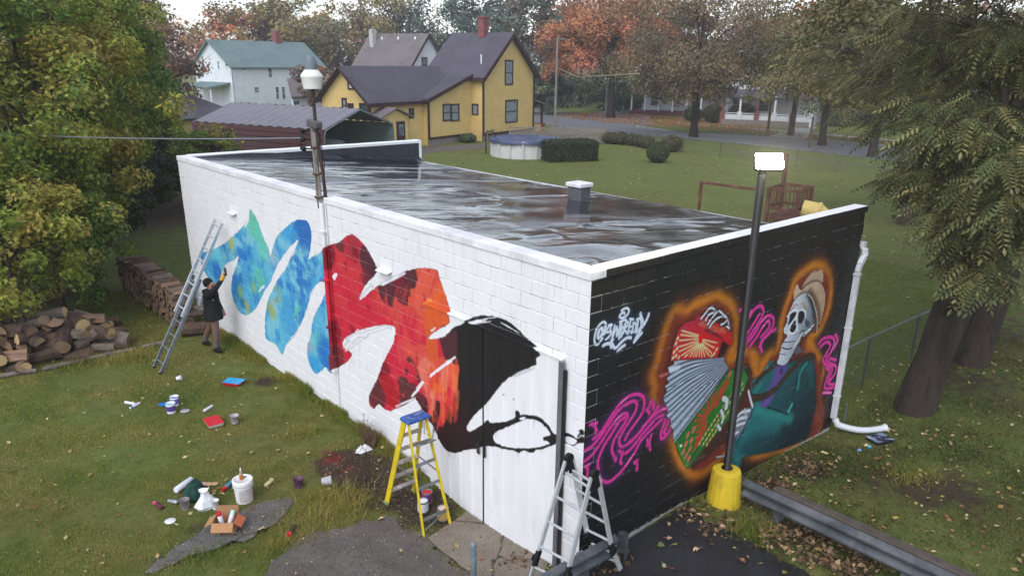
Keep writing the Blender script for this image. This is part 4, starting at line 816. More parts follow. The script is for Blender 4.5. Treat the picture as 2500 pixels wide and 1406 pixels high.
b = MB(); b.tube([(-.1, .05, 1.95), (-.22, .1, 1.85), (-.24, .16, 1.62), (-.1, .1, 1.5), (-.07, .04, 1.2), (-.06, .02, .6)], .011, 6); b.tube([(.0, -.1, 1.9), (.03, -.14, 1.4), (.02, -.12, 1.1), (.0, -.08, .8)], .008, 5); part(b, 'wire', m_blk, mast)
b = MB(); b.lathe([(.15, -.17), (.175, .0), (.185, .02), (.183, .035), (.115, .12), (.10, .13)], (-.02, -.01, 2.77), 24, capb=True); sh = part(b, 'lamp_shade', mat('lamp_white_enamel', (226, 226, 220), .35, .06, 6.), mast)
b = MB(); b.lathe([(.10, .0), (.105, .13), (.08, .18), (.075, .22), (.03, .23)], (-.02, -.01, 2.89), 16); part(b, 'ballast_housing', mat('ballast_grey', (112, 122, 132), .45, .15, 8.), sh)
# wire from the mast to the trees on the far side of the yard
A = Vector((-.24, 6.56, 5.1)); B = G(20, 317, 4.6); D_ = (B-A); pts = [A+D_*(k/30)*1.5+Vector((0, 0, -.12*4*(k/30)*(1-k/30))) for k in range(31)]
b = MB(); b.tube(pts, .014, 6); tag(b.build('service_cable', mat('grey_cable', (120, 124, 130), .5, .15, 3.)), 'thin grey service cable sagging from the mast into the trees', 'cable')

# ---- extension ladder
def ladder_section(mb_r, a0, a1, b0, b1, rungs, w=.028, h=.085, root=None, m=m_alu):
    for p0, p1 in ((a0, a1), (b0, b1)): b = MB(); b.bar(p0, p1, w, h, .005); part(b, 'side_rail', m, root)
    n = rungs
    for k in range(n):
        s = (k+.6)/n; b = MB(); b.tube([Vector(a0).lerp(Vector(a1), s), Vector(b0).lerp(Vector(b1), s)], .019, 8); part(b, 'rung', m, root)
L0 = Vector((-2.01, 10.61, 0.)); lad = thing('extension_ladder', L0, 'aluminium extension ladder leaning on the white wall beside the painter', 'ladder')
bA, bB = Vector((.0, .22, .02)), Vector((.0, -.22, .02)); tA, tB = Vector((1.93, .80, 2.90)), Vector((1.93, .40, 2.88))
off = (tA-bA).cross(bB-bA).normalized()*.05
if off.z > 0: off = -off
off = -off
ladder_section(None, bA, bA.lerp(tA, .62), bB, bB.lerp(tB, .62), 7, root=lad, m=m_alud)
ladder_section(None, bA.lerp(tA, .36)+off, tA+off, bB.lerp(tB, .36)+off, tB+off, 8, root=lad)
for q in (bA, bB): b = MB(); b.box(q+Vector((0, 0, .01)), (.09, .05, .03), None, .008); part(b, 'foot', m_blk, lad)
# ---- yellow step ladder
S0 = Vector((-.68, 2.74, float(hz(-.68, 2.74)))); st = thing('step_ladder', S0, 'yellow fibreglass step ladder with blue top standing before the doors', 'ladder')
zt = 1.44-S0.z
def gl(x, y): return float(hz(S0.x+x, S0.y+y))-S0.z
fr = [Vector((-.27, .48, gl(-.27, .48))), Vector((.25, .50, gl(.25, .5)))]; rr_ = [Vector((-.25, -.50, gl(-.25, -.5))), Vector((.25, -.48, gl(.25, -.48)))]
ft = [Vector((-.15, .06, zt-.03)), Vector((.15, .06, zt-.03))]; rtp = [Vector((-.15, -.05, zt-.03)), Vector((.15, -.05, zt-.03))]
for a_, c in zip(fr, ft): b = MB(); b.bar(a_, c, .03, .085, .006); part(b, 'front_rail', m_yel, st); b = MB(); b.box(a_+Vector((0, 0, .03)), (.06, .1, .06), None, .01); part(b, 'foot', mat('green_grey_foot', (120, 140, 100), .6, .2, 10.), st)
for a_, c in zip(rr_, rtp): b = MB(); b.bar(a_, c, .028, .05, .006); part(b, 'rear_rail', m_yel, st)
m_tread = mat('paint_splashed_tread', (150, 146, 140), .6, .25, 18., c2=(196, 190, 186))
for k in range(5):
    s = .165+.165*k; a_, c = fr[0].lerp(ft[0], s), fr[1].lerp(ft[1], s); b = MB(); b.box((a_+c)/2, ((c-a_).length, .085, .025), None, .004); part(b, 'tread', m_tread, st)
for s in (.14, .42, .62): b = MB(); b.bar(rr_[0].lerp(rtp[0], s), rr_[1].lerp(rtp[1], s), .02, .045); part(b, 'rear_brace', m_alud, st)
b = MB(); b.bar(rr_[0].lerp(rtp[0], .04), rr_[1].lerp(rtp[1], .14), .012, .02); part(b, 'diagonal_brace', m_alud, st)
for k in (0, 1): b = MB(); b.bar(fr[k].lerp(ft[k], .5), rr_[k].lerp(rtp[k], .5), .008, .02); part(b, 'spreader', m_alud, st)
b = MB(); b.box((0, 0, zt), (.40, .24, .065), None, .02); b.box((0, .02, zt+.034), (.30, .06, .012)); part(b, 'top_cap', m_blue, st)
b = MB(); b.box((0, -.2, zt-.33), (.32, .22, .02), Matrix.Rotation(R(-18), 3, 'X'), .008); part(b, 'pail_shelf', mat('splashed_grey_shelf', (96, 100, 102), .6, .35, 14., c2=(150, 152, 152)), st)
# ---- folding silver ladder at the corner
F0 = Vector((-.27, -.23, -.05)); fo = thing('folding_ladder', F0, 'silver folding ladder with black hinges straddling the low guardrail at the corner', 'ladder')
def W_(x, y, z): return Vector((x, y, z))-F0
hg = [W_(-.25, .01, 1.78), W_(-.29, -.46, 1.78)]; lm = [W_(-.73, .04, .52), W_(-.66, -.43, .52)]; rm = [W_(.07, -.09, .52), W_(.13, -.45, .52)]
lb = [W_(-.95, .05, -.05), W_(-.86, -.42, .0)]; rb = [W_(.24, -.13, .1), W_(.33, -.45, .12)]
for side_, (mid, bot) in enumerate(((lm, lb), (rm, rb))):
    for k in (0, 1): b = MB(); b.bar(hg[k]+Vector((-.05 if side_ == 0 else .05, 0, -.02)), mid[k], .03, .07, .006); part(b, 'side_rail', m_alu, fo); b = MB(); b.bar(mid[k], bot[k], .03, .07, .006); part(b, 'side_rail', m_alu, fo)
    for s in (.14, .38, .63, .88): b = MB(); b.bar(hg[0].lerp(mid[0], s), hg[1].lerp(mid[1], s), .03, .03, .006); part(b, 'rung', m_alu, fo)
    for s in (.18, .62): b = MB(); b.bar(mid[0].lerp(bot[0], s), mid[1].lerp(bot[1], s), .03, .03, .006); part(b, 'rung', m_alu, fo)
    for k in (0, 1):
        d = (mid[k]-hg[k]).normalized(); b = MB(); b.bar(mid[k]-d*.12, mid[k]+d*.1, .05, .085, .012); c_ = mid[k]+Vector((0, (.03 if k == 0 else -.03), 0)); b.lathe([(.055, -.012), (.055, .012)], c_, 14, rot=Matrix.Rotation(R(90), 3, 'X'), capt=True)
        hj = part(b, 'hinge', m_blk, fo)
for k in (0, 1):
    b = MB(); b.lathe([(.065, -.025), (.065, .025)], hg[k], 16, rot=Matrix.Rotation(R(90), 3, 'X'), capt=True)
    for mid in (lm, rm): d = (mid[k]-hg[k]).normalized(); b.bar(hg[k], hg[k]+d*.22, .045, .085, .012)
    part(b, 'hinge', m_blk, fo)
# ---- guardrails
def w_beam(L, n=14):
    """corrugated barrier beam along +X, face towards -Y, 0.31 high"""
    prof = [(-.155, .0), (-.14, -.01), (-.11, -.075), (-.06, -.08), (-.03, -.015), (0, -.008), (.03, -.015), (.06, -.08), (.11, -.075), (.14, -.01), (.155, .0)]; b = MB(); vs = []
    for k in range(n+1):
        for z, y in prof: vs.append((L*k/n, y, z))
    for z, y in [(zz_, yy_) for k in range(n+1) for zz_, yy_ in prof]: pass
    m_ = len(prof); N = len(vs); vs += [(x, y+.006, z) for x, y, z in vs]; fs = []
    for k in range(n):
        for j in range(m_-1):
            a_ = k*m_+j; fs.append((a_, a_+m_, a_+m_+1, a_+1)); fs.append((N+a_, N+a_+1, N+a_+m_+1, N+a_+m_))
        a_ = k*m_; fs.append((a_, N+a_, N+a_+m_, a_+m_)); a_ = k*m_+m_-1; fs.append((a_, a_+m_, N+a_+m_, N+a_))
    b.add(vs, fs, True); return b
m_beam = mat('galvanised_beam', (74, 78, 84), .6, .35, 3.5, metal=.15, c2=(98, 100, 104), bump=.2); m_railt = mat('weathered_rail_timber', (82, 74, 68), .9, .35, 6., bump=.5, bscale=20)
def guardrail(A, B, zc, label, posts, end_a=True, timber=True):
    A, B = Vector(A), Vector(B); d = B-A; L = d.length; rz = math.atan2(d.y, d.x); r = thing('guardrail', (A.x, A.y, 0), label, 'guardrail', rz=rz)
    o = part(w_beam(L), 'beam', m_beam, r, (0, 0, zc))
    if end_a:
        b = MB(); vs = []; n_ = 9
        for k in range(n_):
            a_ = R(200)*k/(n_-1)
            for z in (-.17, -.06, .06, .17): rr1 = .085-(.012 if abs(z) > .1 else 0); vs.append((-.05-rr1*math.sin(a_), -.085+rr1*math.cos(a_), zc+z*(1+.12*k/n_)))
        b.add(vs, [(4*k+j, 4*k+j+1, 4*k+j+5, 4*k+j+4) for k in range(n_-1) for j in range(3)], True); b.add([(q[0]+.006, q[1]+.004, q[2]) for q in vs], [(4*k+j, 4*k+j+4, 4*k+j+5, 4*k+j+1) for k in range(n_-1) for j in range(3)], True); part(b, 'end_terminal', m_beam, r)
    for x in posts: b = MB(); b.box((x, .09, (zc-.1)/2-.05), (.11, .15, zc+.25), None, .006); part(b, 'post', m_galv, r)
    if timber: b = MB(); b.box((L/2+.2, .10, zc+.10), (L-.5, .16, .17), None, .02); part(b, 'timber_rail', m_railt, r)
    for x in np.arange(.5, L, 1.9):
        for dz in (-.0,): b = MB(); b.lathe([(.018, 0), (.018, .02), (.008, .026)], (x, -.01, zc+dz), 8, rot=Matrix.Rotation(R(90), 3, 'X')); part(b, 'bolt', m_galv, r)
    return r
guardrail((2.98, -.58), (2.95, -6.2), .36, 'long grey steel guardrail running away from the yellow lamp base', (.55, 2.4, 4.3))
guardrail((.36, -.30), (-2.4, -.24), .42, 'short grey steel guardrail under the silver folding ladder', (.5, 2.2), timber=False).scale.y = -1
# ---- lamp post
lp = Vector((2.8, -.36, float(hz(2.8, -.36)))); lamp = thing('lamp_post', lp, 'black lamp post with lit floodlight on a yellow concrete base', 'lamp post')
b = MB(); b.lathe([(.265, -.1), (.26, .02), (.215, .55), (.205, .58), (.16, .60), (.0, .605)], (0, 0, 0), 18, smooth=False); part(b, 'concrete_base', mat('yellow_painted_concrete', (206, 178, 44), .6, .18, 7., bump=.4, bscale=18, bdist=.01, c2=(184, 156, 48)), lamp)
b = MB(); b.lathe([(.085, .59), (.085, .615), (.056, .63), (.054, 4.96), (.03, 4.98)], (0, 0, 0), 14); part(b, 'pole', mat('black_pole_paint', (24, 23, 25), .45, .25, 5., c2=(34, 30, 30)), lamp)
b = MB(); b.lathe([(.05, 0), (.045, .14)], (0, 0, 4.96), 10); hd = part(b, 'mount', m_blk, lamp)
LR = Matrix.Rotation(R(-42), 3, 'Z') @ Matrix.Rotation(R(62), 3, 'X')
b = MB(); b.box((0, 0, 0), (.40, .25, .07), LR, .03); hd2 = part(b, 'floodlight_housing', m_blk, lamp, (.06, -.04, 5.12))
me_ = NT('floodlight_lens', .5); me_.b.inputs['Emission Color'].default_value = (1, .86, .62, 1); me_.b.inputs['Emission Strength'].default_value = 90
b = MB(); b.box((0, 0, .0), (.36, .21, .03), LR, .014); part(b, 'lens', me_.m, hd2, LR @ Vector((0, 0, .042)))
ld = bpy.data.lights.new('floodlight', 'AREA'); ld.shape = 'RECTANGLE'; ld.size = .33; ld.size_y = .18; ld.energy = 260; ld.color = (1, .84, .6); lo = link(bpy.data.objects.new('floodlight', ld), lamp)
nrm = LR @ Vector((0, 0, 1)); lo.location = Vector((.06, -.04, 5.12))+nrm*.06; lo.rotation_euler = nrm.to_track_quat('-Z', 'Y').to_euler()
# standpipe by the lamp base
sp_ = WY(1785, 1180, -.08); q0 = Vector((3.22, -.1, 0)); b = MB(); b.tube([(3.02, -.02, .62), (3.22, -.1, .62)], .02, 8); b.tube([(3.22, -.1, .66), (3.22, -.1, -.05)], .02, 8); b.lathe([(.032, -.05), (.032, .05)], (3.22, -.1, .62), 10, capt=True)
tag(b.build('standpipe', mat('grey_pvc', (120, 128, 134), .5, .15, 8.)), 'thin grey standpipe with elbow behind the yellow lamp base', 'pipe')
# pipe bollard by the slab
q = Vector((-1.12, .82, float(hz(-1.12, .82)))); b = MB(); b.lathe([(.042, -.1), (.042, .82+.1), (.036, .93), (.0, .935)], (0, 0, 0), 14); o = b.build('pipe_bollard', mat('blue_grey_pipe_paint', (96, 108, 116), .5, .25, 8., c2=(130, 136, 138))); o.location = q; o.scale.z = .76; tag(o, 'slim blue grey steel pipe bollard in front of the doors', 'bollard')
# stub post by the drain hose
q = gp(2060, 1028); b = MB(); b.tube([(0, 0, -.1), (.03, .01, .34)], .02, 7); b.lathe([(.03, 0), (.03, .03)], (.03, .01, .34), 8, capt=True); o = b.build('stub_post', m_galv); o.location = q; tag(o, 'short dark metal stub post behind the white drain hose', 'post')

# ---- the painter
def person():
    Fw = Vector((.62, -.78, 0)).normalized(); Sd = Vector((.78, .62, 0)).normalized(); O = Vector((-.67, 11.16, float(hz(-.67, 11.16))))
    J = {'pelvis': (-.02, 0, .90, .135, .15), 'waist': (-.04, 0, 1.05, .135, .165), 'chest': (-.03, 0, 1.25, .145, .19), 'neckb': (-.02, 0, 1.41, .085, .10), 'neck': (-.005, 0, 1.47, .06, .06), 'head': (.0, 0, 1.565, .088, .08), 'crown': (-.05, 0, 1.63, .075, .075), 'face': (.055, 0, 1.585, .062, .06), 'chin': (.075, 0, 1.525, .035, .035),
         'lsh': (-.03, .19, 1.36, .085, .085), 'lel': (-.04, .25, 1.10, .062, .062), 'lwr': (.06, .24, .92, .045, .045), 'lha': (.10, .23, .85, .045, .035),
         'rsh': (-.0, -.18, 1.38, .088, .088), 'rel': (.22, -.22, 1.52, .068, .068), 'rwr': (.36, -.2, 1.76, .05, .05), 'rha': (.40, -.19, 1.85, .045, .045), 'rfi': (.43, -.19, 1.92, .03, .035), 'rth': (.44, -.17, 1.87, .02, .02),
         'lhip': (-.06, .10, .82, .105, .105), 'lkn': (-.14, .15, .49, .08, .08), 'lan': (-.27, .18, .12, .065, .065), 'lhe': (-.30, .18, .05, .045, .045), 'lto': (-.10, .18, .035, .04, .04),
         'rhip': (.04, -.10, .82, .11, .11), 'rkn': (.20, -.15, .48, .083, .083), 'ran': (.24, -.175, .12, .068, .068), 'rhe': (.21, -.175, .05, .045, .045), 'rto': (.42, -.175, .035, .04, .04)}
    E = [('pelvis', 'waist'), ('waist', 'chest'), ('chest', 'neckb'), ('neckb', 'neck'), ('neck', 'head'), ('head', 'crown'), ('head', 'face'), ('face', 'chin'), ('neckb', 'lsh'), ('lsh', 'lel'), ('lel', 'lwr'), ('lwr', 'lha'), ('neckb', 'rsh'), ('rsh', 'rel'), ('rel', 'rwr'), ('rwr', 'rha'), ('rha', 'rfi'), ('rha', 'rth'), ('pelvis', 'lhip'), ('lhip', 'lkn'), ('lkn', 'lan'), ('lan', 'lhe'), ('lan', 'lto'), ('pelvis', 'rhip'), ('rhip', 'rkn'), ('rkn', 'ran'), ('ran', 'rhe'), ('ran', 'rto')]
    for n_, q in list(J.items()):
        f_ = .20 if q[2] > .75 else (.10 if 'kn' in n_ else 0.)
        if n_ in ('rwr', 'rha', 'rfi', 'rth'): f_ += .06
        J[n_] = (q[0]+f_,)+q[1:]
    names = list(J); P = {n: Fw*J[n][0]+Sd*J[n][1]+Vector((0, 0, J[n][2])) for n in names}
    me = bpy.data.meshes.new('person'); me.from_pydata([P[n] for n in names], [(names.index(a_), names.index(c)) for a_, c in E], []); o = bpy.data.objects.new('tmp', me); C.objects.link(o)
    o.modifiers.new('s', 'SKIN'); sv = me.skin_vertices[0].data
    for i, n in enumerate(names): sv[i].radius = (J[n][3], J[n][4]); sv[i].use_root = n == 'pelvis'
    sb = o.modifiers.new('d', 'SUBSURF'); sb.levels = 2; sb.render_levels = 2
    dg = bpy.context.evaluated_depsgraph_get(); ev = bpy.data.meshes.new_from_object(o.evaluated_get(dg)); bpy.data.objects.remove(o)
    ev.name = 'person'; ev.materials.clear()
    mats = [mat('black_jacket', (30, 30, 34), .75, .3, 14., bump=.5, bscale=14, bdist=.02), mat('brown_work_trousers', (118, 88, 70), .85, .3, 7., bump=.4, bscale=12, bdist=.015, c2=(92, 84, 90)), mat('skin', (190, 132, 112), .5, .1, 10.), mat('black_shoes', (34, 28, 26), .6, .2, 10.), mat('yellow_glove', (214, 160, 46), .7, .2, 20.)]
    for m_ in mats: ev.materials.append(m_)
    seg = []
    for a_, c in E:
        k = 0
        if a_ in ('head', 'face') or c in ('head',): k = 2
        if a_ in ('lhip', 'rhip', 'lkn', 'rkn') or c in ('lhip', 'rhip'): k = 1
        if a_ in ('lan', 'ran'): k = 3
        if a_ in ('rwr', 'rha'): k = 4
        if a_ == 'lwr': k = 2
        seg.append((P[a_], P[c], k))
    for pl in ev.polygons:
        c = pl.center; best = None
        for a_, e, k in seg:
            d = e-a_; tt = max(0, min(1, (c-a_).dot(d)/d.length_squared)); q = (c-a_-d*tt).length
            if best is None or q < best[0]: best = (q, k)
        k = best[1]
        if k == 1 and c.z > .80: k = 0
        if k == 0 and c.z < .80: k = 1
        if k == 1 and c.z < .085: k = 3
        pl.material_index = k; pl.use_smooth = True
    o = bpy.data.objects.new('person', ev); C.objects.link(o); o.location = O; tag(o, 'person in black jacket, beanie and brown trousers spraying paint, arm raised', 'person')
    # jacket hem, beanie, hood as children
    hd_ = P['head']; tl = Matrix.Rotation(R(-38), 3, Sd)
    b = MB(); b.lathe([(.106, -.02), (.112, .02), (.105, .07), (.08, .115), (.04, .14), (.0, .145)], hd_+Vector((0, 0, .0))-Fw*.03+Vector((0, 0, .02)), 16, rot=tl, capb=False); b.build('beanie', mat('black_knit', (24, 24, 26), .9, .2, 30., bump=.5, bscale=60), o)
    b = MB()
    for k in range(20): pass
    ring = [(.0, .83), (.0, .86), (.0, 1.0)]; vs = []; n = 22
    for z, e in ((.76, 1.16), (.79, 1.2), (.95, 1.1), (1.08, 1.02)):
        for k in range(n):
            a_ = 2*math.pi*k/n; q = P['pelvis']*1.; q.z = z; w = 1+.04*math.sin(5*a_); vs.append(q+Fw*(.165*e*w*math.cos(a_))+Sd*(.205*e*w*math.sin(a_)))
    b.add(vs, [(i*n+k, i*n+(k+1) % n, (i+1)*n+(k+1) % n, (i+1)*n+k) for i in range(3) for k in range(n)], True); b.build('jacket_skirt', mats[0], o)
    b = MB(); b.tube([P['neckb']-Fw*.10+Sd*.1+Vector((0, 0, .01)), P['neckb']-Fw*.15+Vector((0, 0, -.02)), P['neckb']-Fw*.10-Sd*.1+Vector((0, 0, .01))], [.04, .065, .04], 10); b.build('hood', mats[0], o)
    b = MB(); nz = P['face']+Fw*.045+Vector((0, 0, .035)); b.tube([nz, nz+Fw*.03+Vector((0, 0, -.012))], [.008, .014], 6); b.build('nose', mats[2], o)
    for s in (-1, 1): b = MB(); b.lathe([(.001, -.012), (.022, -.006), (.022, .006), (.001, .012)], hd_+Sd*(.086*s)-Fw*.0+Vector((0, 0, .0)), 8, rot=Matrix.Rotation(R(90), 3, Fw)); b.build('ear', mats[2], o)
    for n_, rot in (('lha', 0), ('rfi', 1)):
        for k in range(4):
            a_ = P[n_]+Sd*(.026*(k-1.5)); b = MB(); dv = (Fw*.02+Vector((0, 0, -.06))) if rot == 0 else (Fw*.03+Vector((0, 0, .045-.006*abs(k-1.5)))); b.tube([a_-dv*.3, a_+dv*.5, a_+dv*.9-Vector((0, 0, .02))+Fw*.015], [.012, .011, .008], 6); b.build('finger', mats[4 if rot else 2], o)
    # bag and can are things of their own
    bg_ = O+P['chest']-Fw*.21-Sd*.02-Vector((0, 0, .06)); b = MB(); rzm = Matrix((Fw, Sd, Vector((0, 0, 1)))).transposed(); b.box((0, 0, 0), (.12, .2, .26), rzm @ Matrix.Rotation(R(14), 3, 'Y'), .035); b.tube([rzm @ Vector((.03, .05, .12)), rzm @ Vector((.2, .02, .26)), rzm @ Vector((.34, -.1, .05))], .012, 6); ob = b.build('shoulder_bag', mat('pale_grey_bag', (176, 180, 188), .6, .2, 10., c2=(130, 134, 140))); ob.location = bg_; tag(ob, 'small pale grey bag slung on the back of the painter', 'bag')
    hn = O+P['rfi']+Fw*.03+Vector((0, 0, .04)); b = MB(); b.lathe([(.028, -.1), (.032, -.09), (.032, .06), (.02, .075), (.012, .078), (.012, .1)], (0, 0, 0), 12, capt=True); ob = b.build('spray_can', mat('dark_spray_can', (70, 66, 70), .35, .2, 10.)); ob.location = hn; tag(ob, 'dark spray can held up in the yellow gloved hand', 'spray can')
person()

# ---- firewood
m_bark = mat('bark', (92, 74, 62), .95, .45, 7., bump=.8, bscale=22, bdist=.03, c2=(62, 50, 44)); m_barkg = mat('grey_bark', (120, 108, 98), .95, .4, 7., bump=.8, bscale=20, bdist=.03, c2=(84, 72, 64))
def cutm(name, c, c2): 
    t = NT(name, .85, .2); w = t.coord('Object'); n = t.node('ShaderNodeTexWave', wave_type='RINGS', rings_direction='X'); n.inputs['Scale'].default_value = 9; n.inputs['Distortion'].default_value = 2; n.inputs['Detail'].default_value = 2; t.put(w, n.inputs['Vector'])
    t.col(t.mix(t.ramp(n.outputs['Fac'], [(.2, 0.), (.8, .5)]), t.mix(t.ramp(t.noise(w, 6, 4), [(.4, 0.), (.65, 1.)]), rgba(c), rgba(c2)), rgba([x*.7 for x in c]))); return t.m
m_cut = cutm('fresh_cut_wood', (206, 176, 128), (184, 150, 104)); m_cuto = cutm('old_cut_wood', (150, 122, 98), (118, 96, 82)); m_split = mat('split_wood_face', (146, 116, 94), .9, .35, 5., bump=.6, bscale=14, bdist=.02, stretch=(.5, 5, 5), c2=(112, 92, 80))
def log_mesh(kind, seed, fresh=False, L=.44, r=.09):
    g = np.random.default_rng(seed); b = MB(); n = 9
    if kind == 'round': ang = [2*math.pi*k/n for k in range(n)]; prof = [(math.cos(a_)*r*g.uniform(.9, 1.1), math.sin(a_)*r*g.uniform(.9, 1.1)) for a_ in ang]
    elif kind == 'half': prof = [(math.cos(a_)*r*g.uniform(.95, 1.1), math.sin(a_)*r*g.uniform(.9, 1.05)-r*.4) for a_ in np.linspace(0, math.pi, 6)]
    else: a0 = R(110); prof = [(0, -r*.7)]+[(math.sin(a_)*r*1.5*g.uniform(.95, 1.08), math.cos(a_)*r*1.45-r*.7) for a_ in np.linspace(a0/2, -a0/2, 5)]
    m_ = len(prof); vs = []; bend = g.normal(0, .012)
    for i, x in enumerate((-L/2, -L/6, L/6, L/2)):
        s = 1+g.normal(0, .03); vs += [(x+(g.normal(0, .004)), y*s, z*s+bend*(1-abs(2*x/L)**2)) for y, z in prof]
    for i in range(3):
        for k in range(m_):
            k2 = (k+1) % m_; flat = (kind == 'half' and k == m_-1) or (kind == 'wedge' and (k == 0 or k == m_-1)); b.mi = 2 if flat else 0; b.smooth = not flat; b.add([vs[i*m_+k], vs[(i+1)*m_+k], vs[(i+1)*m_+k2], vs[i*m_+k2]], [(0, 1, 2, 3)])
    b.mi = 1; b.smooth = False; b.add(vs[:m_], [tuple(range(m_))]); b.add(vs[-m_:], [tuple(reversed(range(m_)))])
    me = b.mesh('log')
    for q in (m_bark if seed % 3 else m_barkg, m_cut if fresh else m_cuto, m_split): me.materials.append(q)
    return me
smesh = [log_mesh(('wedge', 'half', 'wedge', 'round')[k % 4], 50+k, L=.46, r=.082) for k in range(8)]
y = 13.15; col_i = 0
while y < 17.7:
    hh = .92+.1*math.sin(y*1.3)+(.05 if y < 14 else 0); z = .03
    top = None
    while z < hh:
        d = random.uniform(.12, .16); o = bpy.data.objects.new('split_log', random.choice(smesh)); o.location = (-.56+random.uniform(-.05, .05), y+random.uniform(-.02, .02), z+d/2); o.rotation_euler = (random.uniform(0, 6.28), random.uniform(-.05, .05), random.uniform(-.09, .09)); s = d/.155; o.scale = (random.uniform(.9, 1.1), s, s); C.objects.link(o)
        tag(o, 'split firewood log in the long neat stack behind the ladder', 'log', 'split logs in the long neat stack'); z += d*.86; top = o
    if top is not None: tag(top, 'split log lying in the top row of the long neat stack', 'log', 'top row of the long neat stack')
    y += random.uniform(.135, .16)
def free_log(px, py, dz, L, r, rz, tilt, kind, fresh, label, group=None, seed=0, roll=0.):
    q = gp(px, py); o = bpy.data.objects.new('log', log_mesh(kind, seed, fresh, L, r)); o.location = q+Vector((0, 0, dz)); o.rotation_euler = (roll, tilt, rz); C.objects.link(o); return tag(o, label, 'log', group)
free_log(478, 818, .16, .62, .17, R(-20), .02, 'round', False, 'thick dark log lying lowest by the white wall', seed=71)
free_log(492, 800, .44, .55, .14, R(-12), .03, 'round', False, 'dark log resting on the thick log by the wall', seed=72)
free_log(455, 812, .62, .5, .12, R(-15), .0, 'half', False, 'pale split log at the near end of the stack', seed=73, roll=R(160))
# loose heap
hg_ = np.random.default_rng(12); heap = []
mround = [log_mesh('round', 90+k, k % 2 == 0, random.uniform(.42, .6), random.uniform(.085, .15)) for k in range(8)]+[log_mesh('half', 110+k, False, .5, .13) for k in range(4)]+[log_mesh('wedge', 120+k, False, .48, .11) for k in range(3)]
for layer, (n, z) in enumerate(((40, .12), (30, .30), (20, .48), (11, .64), (5, .78))):
    for k in range(n):
        f = 1-layer*.17; x = -3.9+hg_.uniform(-2.1, 2.1)*f; yv = 13.35+hg_.uniform(-.95, .95)*f+(x+3.9)*-.05
        if x > -2.4 and layer > 2: continue
        o = bpy.data.objects.new('log', mround[int(hg_.integers(len(mround)))]); o.location = (x, yv, z+hg_.normal(0, .03)); o.rotation_euler = (hg_.uniform(0, 6.28), hg_.normal(0, .25), R(115)+hg_.normal(0, .75)); o.scale = [hg_.uniform(.95, 1.4)]*3; C.objects.link(o)
        tag(o, *(('firewood log at the bottom of the loose heap by the lawn', 'log', 'bottom logs of the loose heap') if layer == 0 else ('firewood log in the middle layers of the loose heap', 'log', 'middle logs of the loose heap') if layer < 3 else ('firewood log lying high on top of the loose heap', 'log', 'top logs of the loose heap')))
def marked(px, py, dz, L, r, rz, tilt, kind, fresh, label, seed, roll=0.): free_log(px, py, dz, L, r, rz, tilt, kind, fresh, label, None, seed, roll)
marked(78, 830, .78, .5, .13, R(-105), .15, 'round', True, 'round log with pale cut end on top of the heap', 201)
marked(85, 870, .60, .5, .11, R(-100), .1, 'round', True, 'oval pale cut log end facing out mid heap', 202)
marked(125, 862, .16, .55, .22, R(-20), .1, 'half', False, 'wide grey split slab propped on the heap', 203, R(70))
marked(195, 862, .22, .4, .17, R(-70), .1, 'round', False, 'short reddish log round leaning on the heap side', 204)
marked(60, 905, .15, .42, .11, R(-90), .05, 'round', True, 'pale cut log lying lowest at the heap foot', 205)
marked(18, 850, .55, .5, .13, R(-95), .05, 'round', True, 'pale round log end at the edge of the picture', 206)
marked(285, 848, .22, .6, .19, R(-40), .12, 'half', False, 'broad split log face leaning at the heap end', 207, R(60))
for k, (a_, c) in enumerate((((0, 922), (90, 908)), ((105, 905), (205, 884)), ((215, 880), (330, 856)), ((345, 852), (415, 838)))):
    A_, B_ = gp(*a_, .035), gp(*c, .035); b = MB(); b.tube([A_, A_.lerp(B_, .5)+Vector((0, 0, .01)), B_], [.055, .06, .05], 8); tag(b.build('edging_log', m_barkg), ('thin edging log laid along the heap front', 'edging log with bark half sunk in grass', 'long pale edging log below the split slabs', 'short edging log near the ladder foot')[k], 'log', 'edging logs at the lawn border')

# ---- paint pots and litter
def P_(name, c, rough=.45, var=.1, **k): return mat(name, c, rough, var, 12., **k)
def lathe_thing(name, prof, m, px, py, label, cat, group=None, lie=None, dz=0., n=20, capt=False, parts=()):
    q = gp(px, py, dz+.01); r = thing(name, q, label, cat, group)
    rot = None
    if lie is not None: rot = Matrix.Rotation(lie[1], 3, 'Z') @ Matrix.Rotation(R(lie[0]), 3, 'X')
    b = MB(); b.lathe(prof, (0, 0, 0), n, rot=rot, capt=capt); part(b, 'body', m, r)
    for pn, pf, pm, cap in parts: b = MB(); b.lathe(pf, (0, 0, 0), n, rot=rot, capb=cap, capt=cap); part(b, pn, pm, r)
    return r
def pot(px, py, r, h, m, label, rimc, paint, group='paint pots on the grass', taper=.86, lab=None):
    ps = [('rim', [(r*1.0, h-.012), (r*1.04, h-.008), (r*1.04, h), (r*.97, h+.001), (r*.95, h-.01)], rimc, False), ('paint', [(r*.93, h*.72), (.001, h*.722)], paint, False)]
    if lab: ps.append(('paper_label', [(r*(taper+(1-taper)*.25)+.0015, h*.25), (r*(taper+(1-taper)*.8)+.0015, h*.8)], lab, False))
    return lathe_thing('paint_pot', [(r*taper, 0), (r, h), (r*.96, h), (r*.9, h*.7)], m, px, py, label, 'paint pot', group, parts=ps)
w_pl = P_('white_plastic', (222, 222, 226), .4); blue_p = P_('bright_blue_paint', (36, 112, 190), .3); cyan_p = P_('cyan_paint', (86, 190, 206), .3); purp = P_('purple_label', (92, 70, 140), .5); red_p = P_('red_paint', (200, 30, 48), .3); grey_pl = P_('greyish_clear_plastic', (176, 170, 176), .35, .25); dkp = P_('plum_paint', (70, 34, 58), .3); m_label = P_('printed_paper_label', (196, 190, 186), .6, .25)
